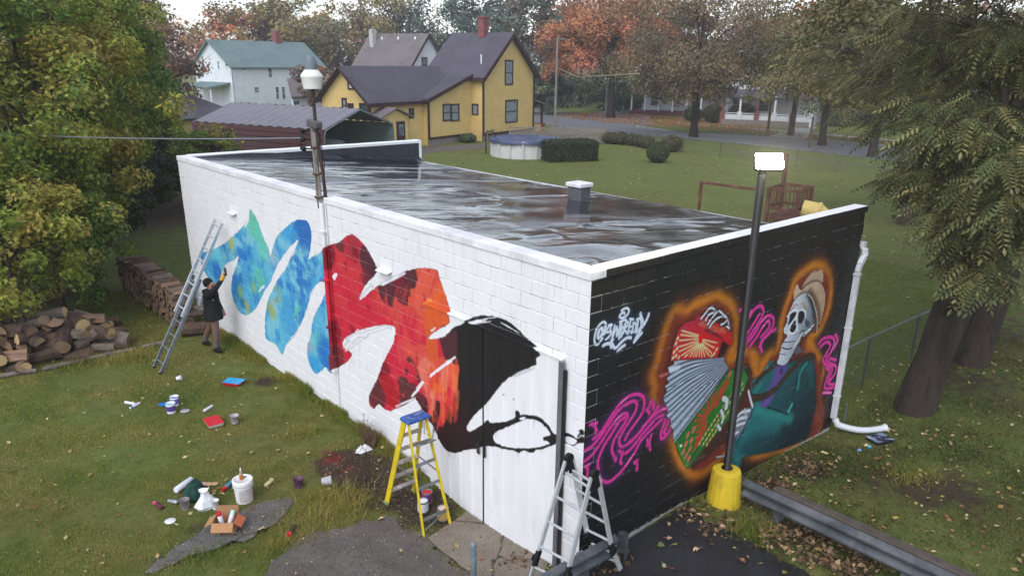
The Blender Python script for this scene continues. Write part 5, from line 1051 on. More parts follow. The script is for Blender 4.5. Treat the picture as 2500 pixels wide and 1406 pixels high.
pot(428, 990, .085, .19, w_pl, 'paint pot streaked blue inside, behind the pale blue one', blue_p, P_('deep_blue_paint', (28, 70, 150), .3), lab=P_('violet_label', (126, 104, 190), .5))
pot(419, 1008, .088, .20, w_pl, 'paint pot with pale blue rim and purple square label', cyan_p, cyan_p, lab=purp)
lathe_thing('pot_lid', [(.085, 0), (.09, .006), (.08, .014), (.001, .014)], blue_p, 398, 988, 'round blue pot lid lying flat on the grass', 'lid')
lathe_thing('pot_lid', [(.085, 0), (.09, .006), (.08, .014), (.001, .014)], grey_pl, 452, 1004, 'translucent grey pot lid beside the paint pots', 'lid')
lathe_thing('pot_lid', [(.075, 0), (.08, .006), (.072, .012), (.001, .012)], w_pl, 416, 1273, 'white round lid on the grass near the box', 'lid')
b = MB(); b.box((0, 0, .006), (.14, .015, .006)); o = b.build('stir_stick', P_('pale_stick', (214, 204, 176), .7)); o.location = gp(427, 1278); o.rotation_euler.z = R(-70); tag(o, 'tiny pale stir stick beside the white lid', 'stick')
lathe_thing('plastic_cup', [(.04, 0), (.055, .1), (.052, .1), (.038, .01)], w_pl, 432, 930, 'small white cup tipped over near the ladder foot', 'cup', lie=(80, R(60)), dz=.045)
lathe_thing('plastic_cup', [(.062, 0), (.082, .15), (.088, .152), (.078, .148), (.058, .012)], grey_pl, 574, 1033, 'clear plastic tub standing beside the red tray', 'cup')
def sleeve(px, py, rz, label, c2=None): 
    return lathe_thing('roller_sleeve', [(.024, -.12), (.028, -.11), (.028, .11), (.024, .12)], P_('white_roller_nap', (214, 212, 222), .9), px, py, label, 'roller sleeve', 'roller sleeves on the grass', lie=(90, rz), dz=.028, capt=True, parts=([('painted_end', [(.0285, .075), (.0285, .115)], c2, False)] if c2 else []))
sleeve(318, 988, R(30), 'plain white roller sleeve lying behind the blue ended one'); sleeve(330, 994, R(-60), 'white roller sleeve with one blue end', blue_p); sleeve(509, 1001, R(-60), 'white roller sleeve alone on the lawn')
def tray(px, py, rz, outer, inner, label, w=.28, l=.40, h=.07, pool=None):
    r = thing('paint_tray', gp(px, py, .012), label, 'paint tray', 'paint trays', rz); b = MB(); z0 = .005
    vs = []
    for z, k in ((0, .82), (h, 1.), (h, .95), (.012, .78)):
        for sx, sy in ((-1, -1), (1, -1), (1, 1), (-1, 1)): vs.append((sx*w/2*k, sy*l/2*k, z+(.035 if sy > 0 and z < h and z > 0 else 0)))
    b.mi = 0; b.add(vs, [(3, 2, 1, 0)]+[(k, (k+1) % 4, 4+(k+1) % 4, 4+k) for k in range(4)]); b.mi = 1; b.add(vs[4:], [(k, (k+1) % 4, 4+(k+1) % 4, 4+k) for k in range(4)]+[(4, 5, 6, 7)]); part(b, 'shell', [outer, inner], r)
    if pool: b = MB(); b.box((0, -.06*l/.4, .03), (w*.74, l*.42, .006)); part(b, 'paint_pool', pool, r)
    return r
tray(572, 938, R(35), red_p, P_('glossy_cyan_paint', (54, 160, 214), .2, .3), 'paint tray full of bright blue paint by the wall'); tray(522, 1036, R(-5), P_('white_tray', (224, 218, 214), .4), red_p, 'white paint tray smeared with red paint on the grass', pool=P_('cream_paint', (228, 220, 212), .3))
tray(2146, 1078, R(70), P_('dark_tray', (40, 40, 56), .35), P_('dark_navy_paint', (36, 34, 62), .25, .4, c2=(150, 160, 190)), 'dark paint tray beside the white drain hose', .3, .42)
for k, (px, py, c) in enumerate(((2122, 1093, (88, 170, 206)), (2097, 1102, (120, 150, 200)))):
    q = gp(px, py, .02); b = MB(); b.lathe([(.02, -.01), (.05, .0), (.035, .03), (.0, .035)], (0, 0, 0), 9); o = b.build('crumpled_glove', P_('blue_glove_%d' % k, c, .5, .3)); o.location = q; o.scale = (1.2, .8, 1); tag(o, ('bright blue crumpled rubber glove near the dark tray', 'pale blue crumpled glove farther from the dark tray')[k], 'glove')
# five gallon bucket with a bottle on its lid
bk = lathe_thing('bucket', [(.125, 0), (.14, .30), (.143, .33)], P_('white_bucket', (226, 226, 228), .35, .05), 598, 1222, 'tall white bucket with printed label and lid on the lawn', 'bucket', n=28, parts=[('lid', [(.148, .29), (.152, .295), (.152, .365), (.146, .375), (.125, .375), (.123, .368), (.0, .368)], P_('white_lid', (232, 232, 232), .35, .04), False), ('ring', [(.146, .255), (.15, .258), (.15, .275), (.146, .278)], w_pl, False)])
b = MB(); n = 10
for a0, m_i in ((R(-100), 0),): 
    vs = [(math.cos(a0+R(95)*k/n-R(40))*(.1325+.0105*z/.2), math.sin(a0+R(95)*k/n-R(40))*(.1325+.0105*z/.2), z) for z in (.04, .235) for k in range(n+1)]; b.add(vs, [(k, k+1, n+2+k, n+1+k) for k in range(n)], True)
part(b, 'printed_label', m_label, bk)
b = MB(); vs = [(math.cos(R(-42)+R(38)*k/n)*(.134+.0105*z/.2), math.sin(R(-42)+R(38)*k/n)*(.134+.0105*z/.2), z) for z in (.04, .235) for k in range(n+1)]; b.add(vs, [(k, k+1, n+2+k, n+1+k) for k in range(n)], True); part(b, 'dark_label', P_('dark_green_label', (44, 58, 62), .5, .3, c2=(150, 100, 70)), bk)
b = MB(); b.tube([Vector((math.cos(a_)*.155, math.sin(a_)*.155, .27-.05*math.sin((a_+1.2)*1.1))) for a_ in np.linspace(-1.2, 1.6, 12)], .004, 5); part(b, 'bail_handle', m_galv, bk)
for k in range(8): pass
q = bk.location+Vector((-.01, .0, .37)); r = thing('bottle', q, 'small bottle of amber liquid on the white bucket lid', 'bottle'); b = MB(); b.lathe([(.026, 0), (.03, .004), (.03, .07), (.029, .08)], n=16); part(b, 'liquid', P_('amber_liquid', (190, 106, 40), .2, .2), r); b = MB(); b.lathe([(.03, .08), (.03, .10), (.014, .14), (.012, .16)], n=16); part(b, 'shoulder', P_('clear_bottle', (176, 150, 132), .15), r); b = MB(); b.lathe([(.014, .155), (.012, .175), (.005, .20)], n=10, capt=True); part(b, 'nozzle', w_pl, r)
b = MB(); b.box((.05, .04, .374), (.05, .03, .012), None, .004); part(b, 'pour_spout', m_blk, bk)
def can(px, py, body, label, cap=None, lie=None, group='spray cans on the ground', dz=0., name='spray_can', loc=None):
    o = lathe_thing(name, [(.031, -.1), (.033, -.095), (.033, .075), (.024, .092), (.014, .094), (.014, .1)], body, px, py, label, 'spray can', group, lie=lie, dz=dz+(.034 if lie else .1), n=14, capt=True, parts=([('cap', [(.031, .078), (.031, .135), (.028, .14)], cap, True)] if cap else []))
    if loc is not None: o.location = loc
    return o
teal = P_('teal_can', (70, 150, 176), .35, .4, c2=(170, 90, 90)); silv = P_('silver_can', (176, 180, 184), .3, .1, metal=.6); blkc = P_('black_can', (44, 42, 46), .35)
can(557, 1190, teal, 'teal spray can lying beside the white bucket', red_p, (90, R(-55))); can(657, 1184, P_('cream_can', (206, 190, 146), .4, .2), 'cream coloured tube can lying right of the bucket', None, (90, R(-60)))
can(389, 1240, P_('maroon_can', (90, 40, 56), .35), 'maroon spray can with pink end lying in grass', P_('pink_cap', (206, 60, 110), .4), (90, R(190))); can(424, 1230, silv, 'dented silver spray can lying left of the tubs', None, (80, R(20)))
can(714, 1299, blkc, 'black spray can with red cap lying on the lawn edge', red_p, (90, R(-48)))
lathe_thing('plastic_cup', [(.058, 0), (.075, .155), (.08, .157), (.07, .153), (.053, .012)], P_('stained_grey_cup', (140, 130, 134), .45, .3), 453, 1242, 'grey stained plastic tub left of the white bag', 'cup', parts=[('paint', [(.062, .06), (.001, .062)], P_('dark_residue', (70, 66, 70), .4), False)])
lathe_thing('plastic_cup', [(.045, 0), (.056, .14), (.06, .142), (.053, .138), (.042, .012)], w_pl, 527, 1242, 'white plastic cup right of the white bag', 'cup')
lathe_thing('plastic_cup', [(.062, 0), (.078, .155), (.083, .157), (.073, .153), (.057, .012)], P_('plum_cup', (106, 70, 96), .4, .3), 730, 1190, 'plum stained plastic tub standing near the dirt', 'cup', parts=[('paint', [(.068, .07), (.001, .072)], dkp, False)])
lathe_thing('plastic_cup', [(.062, -.08), (.08, .075), (.085, .077), (.075, .073), (.057, -.07)], grey_pl, 799, 1184, 'clear plastic tub tipped over near the dirt', 'cup', lie=(84, R(60)), dz=.07)
lathe_thing('plastic_roll', [(.04, -.18), (.045, -.175), (.05, .17), (.042, .18)], P_('white_film', (218, 224, 236), .35, .12), 450, 1192, 'roll of white plastic film left of the green bag', 'roll', lie=(90, R(-58)), dz=.06, capt=True)
def blob(name, px, py, prof, m, label, cat, sx=1., sy=1., rz=0., wob=.15, n=18, seed=0, dz=0.):
    g = np.random.default_rng(seed); b = MB(); vs = []; q = gp(px, py, dz+.005)
    ph = g.uniform(0, 6.28, 6)
    for i, (r_, z) in enumerate(prof):
        for k in range(n): a_ = 2*math.pi*k/n; w = 1+wob*(math.sin(3*a_+ph[0]+i*.8)*.5+math.sin(5*a_+ph[1]-i*1.1)*.35+math.sin(8*a_+ph[2])*.3); vs.append((r_*w*math.cos(a_)*sx, r_*w*math.sin(a_)*sy, z*(1+wob*.5*math.sin(2*a_+ph[3]+i))))
    b.add(vs, [(i*n+k, i*n+(k+1) % n, (i+1)*n+(k+1) % n, (i+1)*n+k) for i in range(len(prof)-1) for k in range(n)], False); b.add(vs[-n:], [tuple(range(n))]); o = b.build(name, m); o.location = q; o.rotation_euler.z = rz; tag(o, label, cat); return o
film = P_('white_bag_film', (224, 228, 234), .35, .1, bump=.6, bscale=18, bdist=.03)
blob('plastic_bag', 504, 1238, [(.13, 0), (.15, .05), (.11, .13), (.06, .2), (.045, .26), (.07, .30), (.03, .31)], film, 'white plastic carrier bag slumped among the tubs', 'bag', 1.1, .8, seed=3)
blob('cloth_bag', 478, 1218, [(.15, 0), (.17, .06), (.14, .16), (.10, .26), (.07, .30), (.02, .31)], P_('dark_green_cloth', (30, 66, 58), .8, .3, bump=.5, bscale=12, bdist=.03), 'dark green cloth bag behind the white carrier bag', 'bag', 1.1, .7, seed=5)
blob('crumpled_foil', 888, 1103, [(.09, 0), (.12, .03), (.08, .09), (.03, .12)], P_('shiny_foil', (222, 224, 228), .25, .2, metal=.4, bump=.9, bscale=14, bdist=.04), 'crumpled white foil wrapper beside the dry shrub', 'wrapper', 1.2, .8, wob=.35, seed=8)
# pink glove with fingers
r = thing('rubber_glove', gp(510, 1184, .012), 'pink and tan rubber glove lying on the lawn', 'glove', None, R(-40)); b = MB(); b.box((0, 0, .014), (.11, .08, .026), None, .012); part(b, 'palm', P_('tan_glove', (186, 150, 116), .6), r); b = MB(); b.box((-.1, 0, .016), (.11, .075, .03), None, .013); part(b, 'cuff', P_('pink_glove', (206, 150, 166), .6), r)
for k in range(4): b = MB(); b.tube([(.05, -.03+.02*k, .014), (.10+.01*(k in (1, 2)), -.035+.023*k, .016), (.13+.012*(k in (1, 2)), -.04+.026*k, .01)], [.01, .009, .007], 6); part(b, 'finger', P_('tan_glove', (186, 150, 116), .6), r)
b = MB(); b.tube([(.0, -.035, .014), (.04, -.075, .014)], [.011, .008], 6); part(b, 'thumb', P_('tan_glove', (186, 150, 116), .6), r)
# cardboard box with cans in it
bq = gp(553, 1292); r = thing('cardboard_box', bq+Vector((0, 0, .015)), 'open brown cardboard box holding spray cans on the asphalt strip', 'box', None, R(-38)); card = P_('cardboard', (170, 126, 88), .85, .12); cardi = P_('cardboard_inside', (150, 110, 78), .85, .12)
bw, bl_, bh = .30, .24, .17
for c, d in (((0, -bl_/2, bh/2), (bw, .006, bh)), ((0, bl_/2, bh/2), (bw, .006, bh)), ((-bw/2, 0, bh/2), (.006, bl_, bh)), ((bw/2, 0, bh/2), (.006, bl_, bh)), ((0, 0, .004), (bw, bl_, .006))): b = MB(); b.box(c, d); part(b, 'panel', card, r)
for c, d, ax, ang in (((0, -bl_/2-.045, bh-.045), (bw, .006, .13), 'X', R(-42)), ((0, bl_/2+.03, bh+.05), (bw, .006, .13), 'X', R(-25)), ((-bw/2-.055, 0, bh-.03), (.006, bl_, .13), 'Y', R(60)), ((bw/2+.05, 0, bh-.035), (.006, bl_, .13), 'Y', R(-55))): b = MB(); b.box(c, d, Matrix.Rotation(ang, 3, ax)); part(b, 'flap', cardi if ax == 'X' and ang > R(-30) else (card if d[1] < .01 or c[0] < 0 else P_('orange_print_flap', (186, 104, 74), .8, .2)), r)
def rel(x, y, z): return bq+Matrix.Rotation(R(-38), 3, 'Z') @ Vector((x, y, z))
can(0, 0, P_('white_can', (212, 212, 222), .35), 'white spray can with red cap standing in the cardboard box', red_p, (-12, R(20)), None, loc=rel(-.06, .0, .15)); can(0, 0, P_('white_can', (212, 212, 222), .35), 'white spray can with mint cap leaning in the cardboard box', P_('mint_cap', (170, 220, 206), .4), (-28, R(-70)), None, loc=rel(.07, .02, .15)); can(0, 0, P_('violet_can', (66, 56, 100), .35), 'dark violet spray can low in the cardboard box', None, (60, R(20)), None, loc=rel(-.1, -.06, .11))
# paint tins under the step ladder
def tin(px, py, r, h, body, lab, top, label):
    return lathe_thing('paint_tin', [(r, 0), (r*1.02, .004), (r, .01), (r, h-.01), (r*1.03, h-.006), (r*1.03, h), (r*.9, h), (r*.88, h-.015)], body, px, py, label, 'paint tin', 'paint tins under the step ladder', n=24, parts=[('paper_label', [(r+.0015, h*.12), (r+.0015, h*.86)], lab, False), ('paint', [(r*.9, h-.014), (.001, h-.013)], top, False)])
tin(1043, 1226, .085, .19, m_alud, P_('violet_red_label', (110, 60, 120), .45, .4, c2=(196, 40, 60)), red_p, 'paint tin with red paint, behind the white one'); tin(1033, 1248, .085, .19, m_alud, P_('white_grey_label', (206, 204, 210), .45, .2), P_('white_paint', (236, 234, 236), .3), 'paint tin with white paint between ladder legs'); tin(1082, 1267, .088, .20, m_alud, P_('yellow_violet_label', (206, 170, 90), .45, .4, c2=(104, 80, 140)), P_('pinkish_cream_paint', (222, 196, 180), .3), 'paint tin with cream paint and yellow label by the rear leg')
# dry shrub against the wall
q = gp(905, 1088); r = thing('dry_shrub', q, 'dry leafless brown shrub against the white wall', 'shrub'); g = np.random.default_rng(3); b = MB(); bt = MB()
for k in range(26):
    a_ = g.uniform(0, 6.28); l = g.uniform(.3, .62); d = Vector((math.cos(a_)*.35-.1, math.sin(a_)*.5, 1)).normalized(); P0 = Vector((g.normal(0, .03), g.normal(0, .05), 0)); pts = [P0, P0+d*l*.5+Vector((g.normal(0, .03), g.normal(0, .03), 0)), P0+d*l+Vector((g.normal(0, .06), g.normal(0, .06), 0))]; b.tube(pts, [.011, .006, .002], 5)
    for j in range(6): s = pts[1].lerp(pts[2], g.uniform(0, 1)); bt.tube([s, s+Vector((g.normal(0, .07), g.normal(0, .07), g.uniform(0, .1)))], [.003, .001], 3)
b.tube([(0, -.05, -.05), (.02, -.12, .2), (.03, -.12, .33)], [.045, .035, .02], 8); part(b, 'stem', mat('dry_stem', (110, 86, 72), .9, .3, 12.), r); o = part(bt, 'twigs', mat('dry_twig', (128, 92, 76), .9, .3, 12.), r); o['kind'] = 'stuff'
# ================================================================== houses, carport, pool, fences, play frame
def siding(name, c, pitch=.15, dark=.6, rough=.6, vert=False):
    t = NT(name, rough, .3); w = t.wpos(); s = t.node('ShaderNodeSeparateXYZ'); t.put(w, s.inputs[0])
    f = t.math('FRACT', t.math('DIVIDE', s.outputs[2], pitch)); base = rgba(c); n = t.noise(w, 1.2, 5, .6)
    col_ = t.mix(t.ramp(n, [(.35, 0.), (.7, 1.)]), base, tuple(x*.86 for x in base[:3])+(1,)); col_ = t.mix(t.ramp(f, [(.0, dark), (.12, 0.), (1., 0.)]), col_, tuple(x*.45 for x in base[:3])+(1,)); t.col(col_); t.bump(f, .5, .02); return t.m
def shingles(name, c, c2):
    t = NT(name, .9, .2); w = t.wpos(); a_ = t.noise(w, 14, 3, .7); b_ = t.noise(w, .5, 5, .6); s = t.node('ShaderNodeSeparateXYZ'); t.put(w, s.inputs[0]); f = t.math('FRACT', t.math('DIVIDE', s.outputs[2], .11))
    col_ = t.mix(t.ramp(a_, [(.35, 0.), (.65, 1.)]), rgba(c), rgba(c2)); col_ = t.mix(t.ramp(b_, [(.45, 0.), (.7, .5)]), col_, rgba([x*.8 for x in c])); col_ = t.mix(t.ramp(f, [(0., .4), (.15, 0.)]), col_, rgba([x*.6 for x in c])); t.col(col_); return t.m
m_ysid = siding('yellow_clapboard', (228, 198, 130)); m_trim = mat('dark_brown_trim', (62, 42, 42), .6, .15, 4.); m_rf = shingles('dark_shingles', (78, 74, 84), (96, 90, 100)); m_rfg = shingles('grey_brown_shingles', (104, 96, 98), (124, 116, 116)); m_rft = shingles('green_grey_shingles', (104, 122, 124), (120, 138, 138))
m_wsid = siding('white_clapboard', (228, 232, 238), .13, .25); m_found = mat('grey_foundation', (136, 126, 120), .9, .25, 3.); m_pane = mat('window_glass', (74, 82, 92), .12, .3, 2., spec=.6, c2=(130, 138, 146)); m_curt = mat('curtained_pane', (150, 158, 164), .3, .3, 8., c2=(108, 116, 122)); m_brick = mat('red_chimney_brick', (140, 84, 82), .9, .25, 8., c2=(110, 66, 64)); m_wtrim = mat('white_trim', (222, 224, 228), .5, .08, 4.)
class House:
    """things built in a turned frame: x to the right, y to the back"""
    def __init__(s, name, o, deg, label, cat='house'):
        s.th = R(deg); s.o = Vector((o[0], o[1], 0)); s.r = thing(name, s.o, label, cat, None, s.th); s.M = Matrix.Rotation(-s.th, 3, 'Z')
    def px(s, px, py, ax, val):
        """local point seen at a pixel on the plane ax = val"""
        d = s.M @ Vector(ray(px, py)); c = s.M @ (Vector(CAM)-s.o); t = (val-c[ax])/d[ax]; return c+d*t
    def part(s, mb, name, m, parent=None): return mb.build(name, m, parent or s.r)
    def wall(s, pts, name, m): b = MB(); n = (Vector(pts[1])-Vector(pts[0])).cross(Vector(pts[2])-Vector(pts[0])); b.slab(pts, n, .12); return s.part(b, name, m)
    def roof(s, pts, m, t=.16, name='roof'):
        n = (Vector(pts[1])-Vector(pts[0])).cross(Vector(pts[2])-Vector(pts[0]))
        if n.z < 0: pts = pts[::-1]; n = -n
        b = MB(); b.slab(pts, n, t); return s.part(b, name, m)
    def bar(s, a, c, w, h, name, m, parent=None): b = MB(); b.bar(a, c, w, h); return s.part(b, name, m, parent)
    def window(s, ax, val, a0, a1, z0, z1, frame, pane=None, out=-1, fw_=.1, mull=True, sash=True):
        """framed opening on plane ax=val; the other axis runs a0..a1"""
        oth = 1-ax; b = MB()
        def bx(u0, u1, w0, w1, d, t, bb):
            c = [0, 0, (w0+w1)/2]; c[ax] = val+out*d; c[oth] = (u0+u1)/2; sz = [0, 0, w1-w0]; sz[ax] = t; sz[oth] = u1-u0; bb.box(c, sz)
        for q in ((a0-fw_, a0, z0-fw_, z1+fw_), (a1, a1+fw_, z0-fw_, z1+fw_), (a0, a1, z1, z1+fw_), (a0, a1, z0-fw_, z0)): bx(*q, .02, .08, b)
        w = s.part(b, 'window', frame); b = MB(); bx(a0, a1, z0, z1, -.005, .02, b); s.part(b, 'pane', pane or m_pane, w)
        if sash: b = MB(); bx(a0, a1, (z0+z1)/2-.03, (z0+z1)/2+.03, .015, .05, b); s.part(b, 'sash_bar', frame, w)
        return w
    def winpx(s, ax, val, x0, y0, x1, y1, frame, **k):
        A, B = s.px(x0, y0, ax, val), s.px(x1, y1, ax, val); oth = 1-ax; C_ = s.px(x0, y1, ax, val); D_ = s.px(x1, y0, ax, val)
        return s.window(ax, val, min(A[oth], B[oth]), max(A[oth], B[oth]), (C_.z+B.z)/2, (A.z+D_.z)/2, frame, **k)
# ---- the yellow house
Y = House('yellow_house', (34.4, 44.4), 15, 'yellow clapboard house with dark brown trim and steep grey roof'); W, S, X3, XQ, WG = 7.73, 1.19, -5.54, -11.42, 4.75; EZ, RZ_ = 5.25, 8.45; DP = 5.7
for q in (((0, 0, 0), (W, 0, 0), (W, 0, .55), (0, 0, .55)), ((X3, S, 0), (0, S, 0), (0, S, .55), (X3, S, .55))): Y.wall(q, 'foundation', m_found)
Y.wall([(0, 0, .55), (W, 0, .55), (W, 0, EZ), (W/2, 0, RZ_-.1), (0, 0, EZ)], 'gable_wall', m_ysid); Y.wall([(0, DP, .0), (0, 0, .0), (0, 0, EZ), (0, DP, EZ)], 'side_wall', m_ysid); Y.wall([(W, 0, 0), (W, DP, 0), (W, DP, EZ), (W, 0, EZ)], 'side_wall', m_ysid); Y.wall([(W, DP, 0), (0, DP, 0), (0, DP, EZ), (W/2, DP, RZ_-.1), (W, DP, EZ)], 'gable_wall', m_ysid)
ov = .42; sl_ = (RZ_-EZ)/(W/2)
Y.roof([(-ov, -ov, EZ-ov*sl_+.12), (W/2, -ov, RZ_+.12), (W/2, DP+ov, RZ_+.12), (-ov, DP+ov, EZ-ov*sl_+.12)], m_rf); rr0 = Y.roof([(W/2, -ov, RZ_+.12), (W+ov, -ov, EZ-ov*sl_+.12), (W+ov, DP+ov, EZ-ov*sl_+.12), (W/2, DP+ov, RZ_+.12)], m_rf)
for a_, c in (((-ov, -ov-.03, EZ-ov*sl_-.05), (W/2, -ov-.03, RZ_-.05)), ((W/2, -ov-.03, RZ_-.05), (W+ov, -ov-.03, EZ-ov*sl_-.05))): Y.bar(a_, c, .07, .30, 'bargeboard', m_trim)
Y.bar((-ov-.02, -ov, EZ-ov*sl_-.04), (-ov-.02, S, EZ-ov*sl_-.04), .1, .22, 'eave_board', m_trim)
for x in (.04, W-.04): Y.bar((x, -.03, .5), (x, -.03, EZ), .16, .1, 'corner_board', m_trim)
Y.bar((0, -.04, .55), (W, -.04, .55), .1, .14, 'base_board', m_trim)
# lean-to part
EZ3 = 3.5; Y.wall([(X3, S, .55), (0, S, .55), (0, S, EZ-.2), (X3, S, EZ3)], 'lean_to_wall', m_ysid); Y.wall([(X3, S+5, 0), (X3, S, 0), (X3, S, EZ3), (X3, S+5, EZ3)], 'lean_to_wall', m_ysid)
Y.roof([(X3-.4, S-.4, EZ3+.02), (.0, S-.4, EZ+.06), (0., S+6, EZ+.06), (X3-.4, S+6, EZ3+.02)], m_rf); Y.bar((X3-.4, S-.42, EZ3-.1), (-.3, S-.42, EZ-.1), .08, .28, 'bargeboard', m_trim); Y.bar((X3+.03, S-.04, .5), (X3+.03, S-.04, EZ3), .16, .1, 'corner_board', m_trim); Y.bar((X3, S-.04, .55), (0, S-.04, .55), .1, .14, 'base_board', m_trim)
# front wing with its own gable
SW = S+.5; EZW, RZW = 3.65, 5.75; mid = SW+WG/2
Y.wall([(XQ, SW, 0), (X3, SW, 0), (X3, SW, EZW), (XQ, SW, EZW)], 'wing_wall', m_ysid); Y.wall([(XQ, SW+WG, 0), (XQ, SW, 0), (XQ, SW, EZW), (XQ, mid, RZW-.1), (XQ, SW+WG, EZW)], 'wing_gable', m_ysid)
sw = (RZW-EZW)/(WG/2); Y.roof([(XQ-ov, SW-ov, EZW-ov*sw+.1), (X3+3, SW-ov, EZW-ov*sw+.1), (X3+5, mid, RZW+.1), (XQ-ov, mid, RZW+.1)], m_rf); Y.roof([(XQ-ov, mid, RZW+.1), (X3+5, mid, RZW+.1), (X3+3, SW+WG+ov, EZW-ov*sw+.1), (XQ-ov, SW+WG+ov, EZW-ov*sw+.1)], m_rf)
for a_, c in (((XQ-ov-.02, SW-ov, EZW-ov*sw-.05), (XQ-ov-.02, mid, RZW-.05)), ((XQ-ov-.02, mid, RZW-.05), (XQ-ov-.02, SW+WG+ov, EZW-ov*sw-.05))): Y.bar(a_, c, .26, .08, 'bargeboard', m_trim)
Y.bar((XQ-ov, SW-ov-.02, EZW-ov*sw-.04), (X3+.4, SW-ov-.02, EZW-ov*sw-.04), .08, .2, 'eave_board', m_trim); Y.bar((XQ, SW-.03, 0), (XQ, SW-.03, EZW), .14, .14, 'corner_board', m_trim)
# entry box with little roof and door
e0, e1 = Y.px(927, 330, 1, SW-1.2).x, Y.px(1000, 330, 1, SW-1.2).x; em = (e0+e1)/2; Y.wall([(e0, SW-1.2, 0), (e1, SW-1.2, 0), (e1, SW-1.2, 2.5), (em, SW-1.2, 3.0), (e0, SW-1.2, 2.5)], 'entry_wall', m_ysid); Y.wall([(e0, SW, 0), (e0, SW-1.2, 0), (e0, SW-1.2, 2.5), (e0, SW, 2.5)], 'entry_wall', m_ysid); Y.wall([(e1, SW-1.2, 0), (e1, SW, 0), (e1, SW, 2.5), (e1, SW-1.2, 2.5)], 'entry_wall', m_ysid)
for q in ([(e0-.25, SW-1.5, 2.4), (em, SW-1.5, 3.08), (em, SW, 3.08), (e0-.25, SW, 2.4)], [(em, SW-1.5, 3.08), (e1+.25, SW-1.5, 2.4), (e1+.25, SW, 2.4), (em, SW, 3.08)]): Y.roof(q, m_rfg, .08, 'entry_roof')
A_, B_ = Y.px(966, 272, 1, SW-1.2), Y.px(988, 336, 1, SW-1.2); b = MB(); b.box(((A_.x+B_.x)/2, SW-1.24, 1.05), (abs(B_.x-A_.x), .08, 2.1)); dd = Y.part(b, 'door', m_trim); b = MB(); b.box(((A_.x+B_.x)/2, SW-1.285, 1.5), (abs(B_.x-A_.x)*.6, .02, .8)); Y.part(b, 'door_pane', m_pane, dd)
for a in ((1234, 150, 1250, 205), (1235, 247, 1261, 297)): Y.winpx(1, 0., *a, m_trim, pane=m_curt)
Y.winpx(1, S, 1082, 257, 1099, 293, m_trim, pane=m_curt); Y.winpx(1, S, 1102, 257, 1119, 293, m_trim, pane=m_curt); Y.winpx(0, 0., 1155, 257, 1166, 278, m_trim, sash=False, pane=m_curt)
Y.winpx(0, XQ, 851, 192, 860, 216, m_trim, pane=m_wtrim, sash=False); Y.winpx(0, XQ, 837, 243, 846, 272, m_trim, pane=m_curt); Y.winpx(0, XQ, 852, 256, 862, 276, m_trim, pane=m_trim, sash=False); Y.winpx(0, XQ, 880, 256, 902, 284, m_trim); Y.winpx(1, SW, 1000, 268, 1008, 286, m_trim, sash=False)
b = MB(); b.box((W/2-.2, 2.6, RZ_+.5), (.75, .6, 1.6)); ch = Y.part(b, 'chimney', m_brick); b = MB(); b.box((W/2-.2, 2.6, RZ_+1.32), (.85, .7, .12)); Y.part(b, 'chimney_cap', m_brick, ch); b = MB(); b.lathe([(.06, 0), (.06, .75)], (.9, .8, EZ+1.0-.2), 8, capt=True); Y.part(b, 'vent_pipe', m_wtrim)
# side porch
Y.roof([(W, .6, 3.3), (W+2.6, .2, 2.65), (W+2.6, 6, 2.65), (W, 6, 3.3)], m_rfg, .14, 'porch_roof'); b = MB(); b.box((W+2.3, .5, .45), (.5, .5, .9)); Y.part(b, 'porch_pier', m_brick); b = MB(); b.box((W+2.3, .5, 1.75), (.16, .16, 1.8)); Y.part(b, 'porch_post', m_trim); b = MB(); b.box((W+1.2, .5, .5), (2., .12, .6)); Y.part(b, 'porch_parapet', m_ysid)
# ---- grey house behind
g_o = G(1000, 262); GH = House('grey_house', (g_o.x-6, g_o.y-1), 15, 'grey roofed house with white gable and tall white chimney')
def gpz(px, py, yv): return GH.px(px, py, 1, yv)
rz_ = gpz(1042, 82, 0).z; ez_ = gpz(990, 178, 0).z; xa_ = gpz(1042, 82, 0).x; x0 = gpz(988, 165, 0).x; hw_ = xa_-x0; x1 = xa_+hw_
DG = along(GH.o+Matrix.Rotation(GH.th, 3, 'Z') @ Vector((xa_, 0, rz_)), Matrix.Rotation(GH.th, 3, 'Z') @ Vector((0, 1, 0)), 908)
GH.wall([(x0, 0, 0), (x1, 0, 0), (x1, 0, ez_), (xa_, 0, rz_-.15), (x0, 0, ez_)], 'gable_wall', m_wsid); GH.wall([(x0, DG, 0), (x0, 0, 0), (x0, 0, ez_), (x0, DG, ez_)], 'side_wall', m_wsid); GH.wall([(x1, 0, 0), (x1, DG, 0), (x1, DG, ez_), (x1, 0, ez_)], 'side_wall', m_wsid)
sg_ = (rz_-ez_)/hw_; GH.roof([(x0-.5, -.5, ez_-.5*sg_), (xa_, -.5, rz_), (xa_, DG+.4, rz_), (x0-.5, DG+.4, ez_-.5*sg_)], m_rfg); GH.roof([(xa_, -.5, rz_), (x1+.5, -.5, ez_-.5*sg_), (x1+.5, DG+.4, ez_-.5*sg_), (xa_, DG+.4, rz_)], m_rfg)
for q in (((x0-.5, -.53, ez_-.5*sg_-.15), (xa_, -.53, rz_-.15)), ((xa_, -.53, rz_-.15), (x1+.5, -.53, ez_-.5*sg_-.15))): GH.bar(*q, .08, .32, 'bargeboard', m_trim)
GH.winpx(1, 0., 1030, 142, 1042, 160, m_trim)
cq = DG*.86; zc0 = gpz(911, 150, cq).z; zc1 = gpz(911, 72, cq).z; b = MB(); b.box((gpz(911, 110, cq).x, cq, (zc0+zc1)/2-.3), (.8, .7, zc1-zc0+.6)); GH.part(b, 'chimney', mat('whitewashed_chimney', (186, 182, 182), .8, .2, 3., c2=(150, 142, 142)))
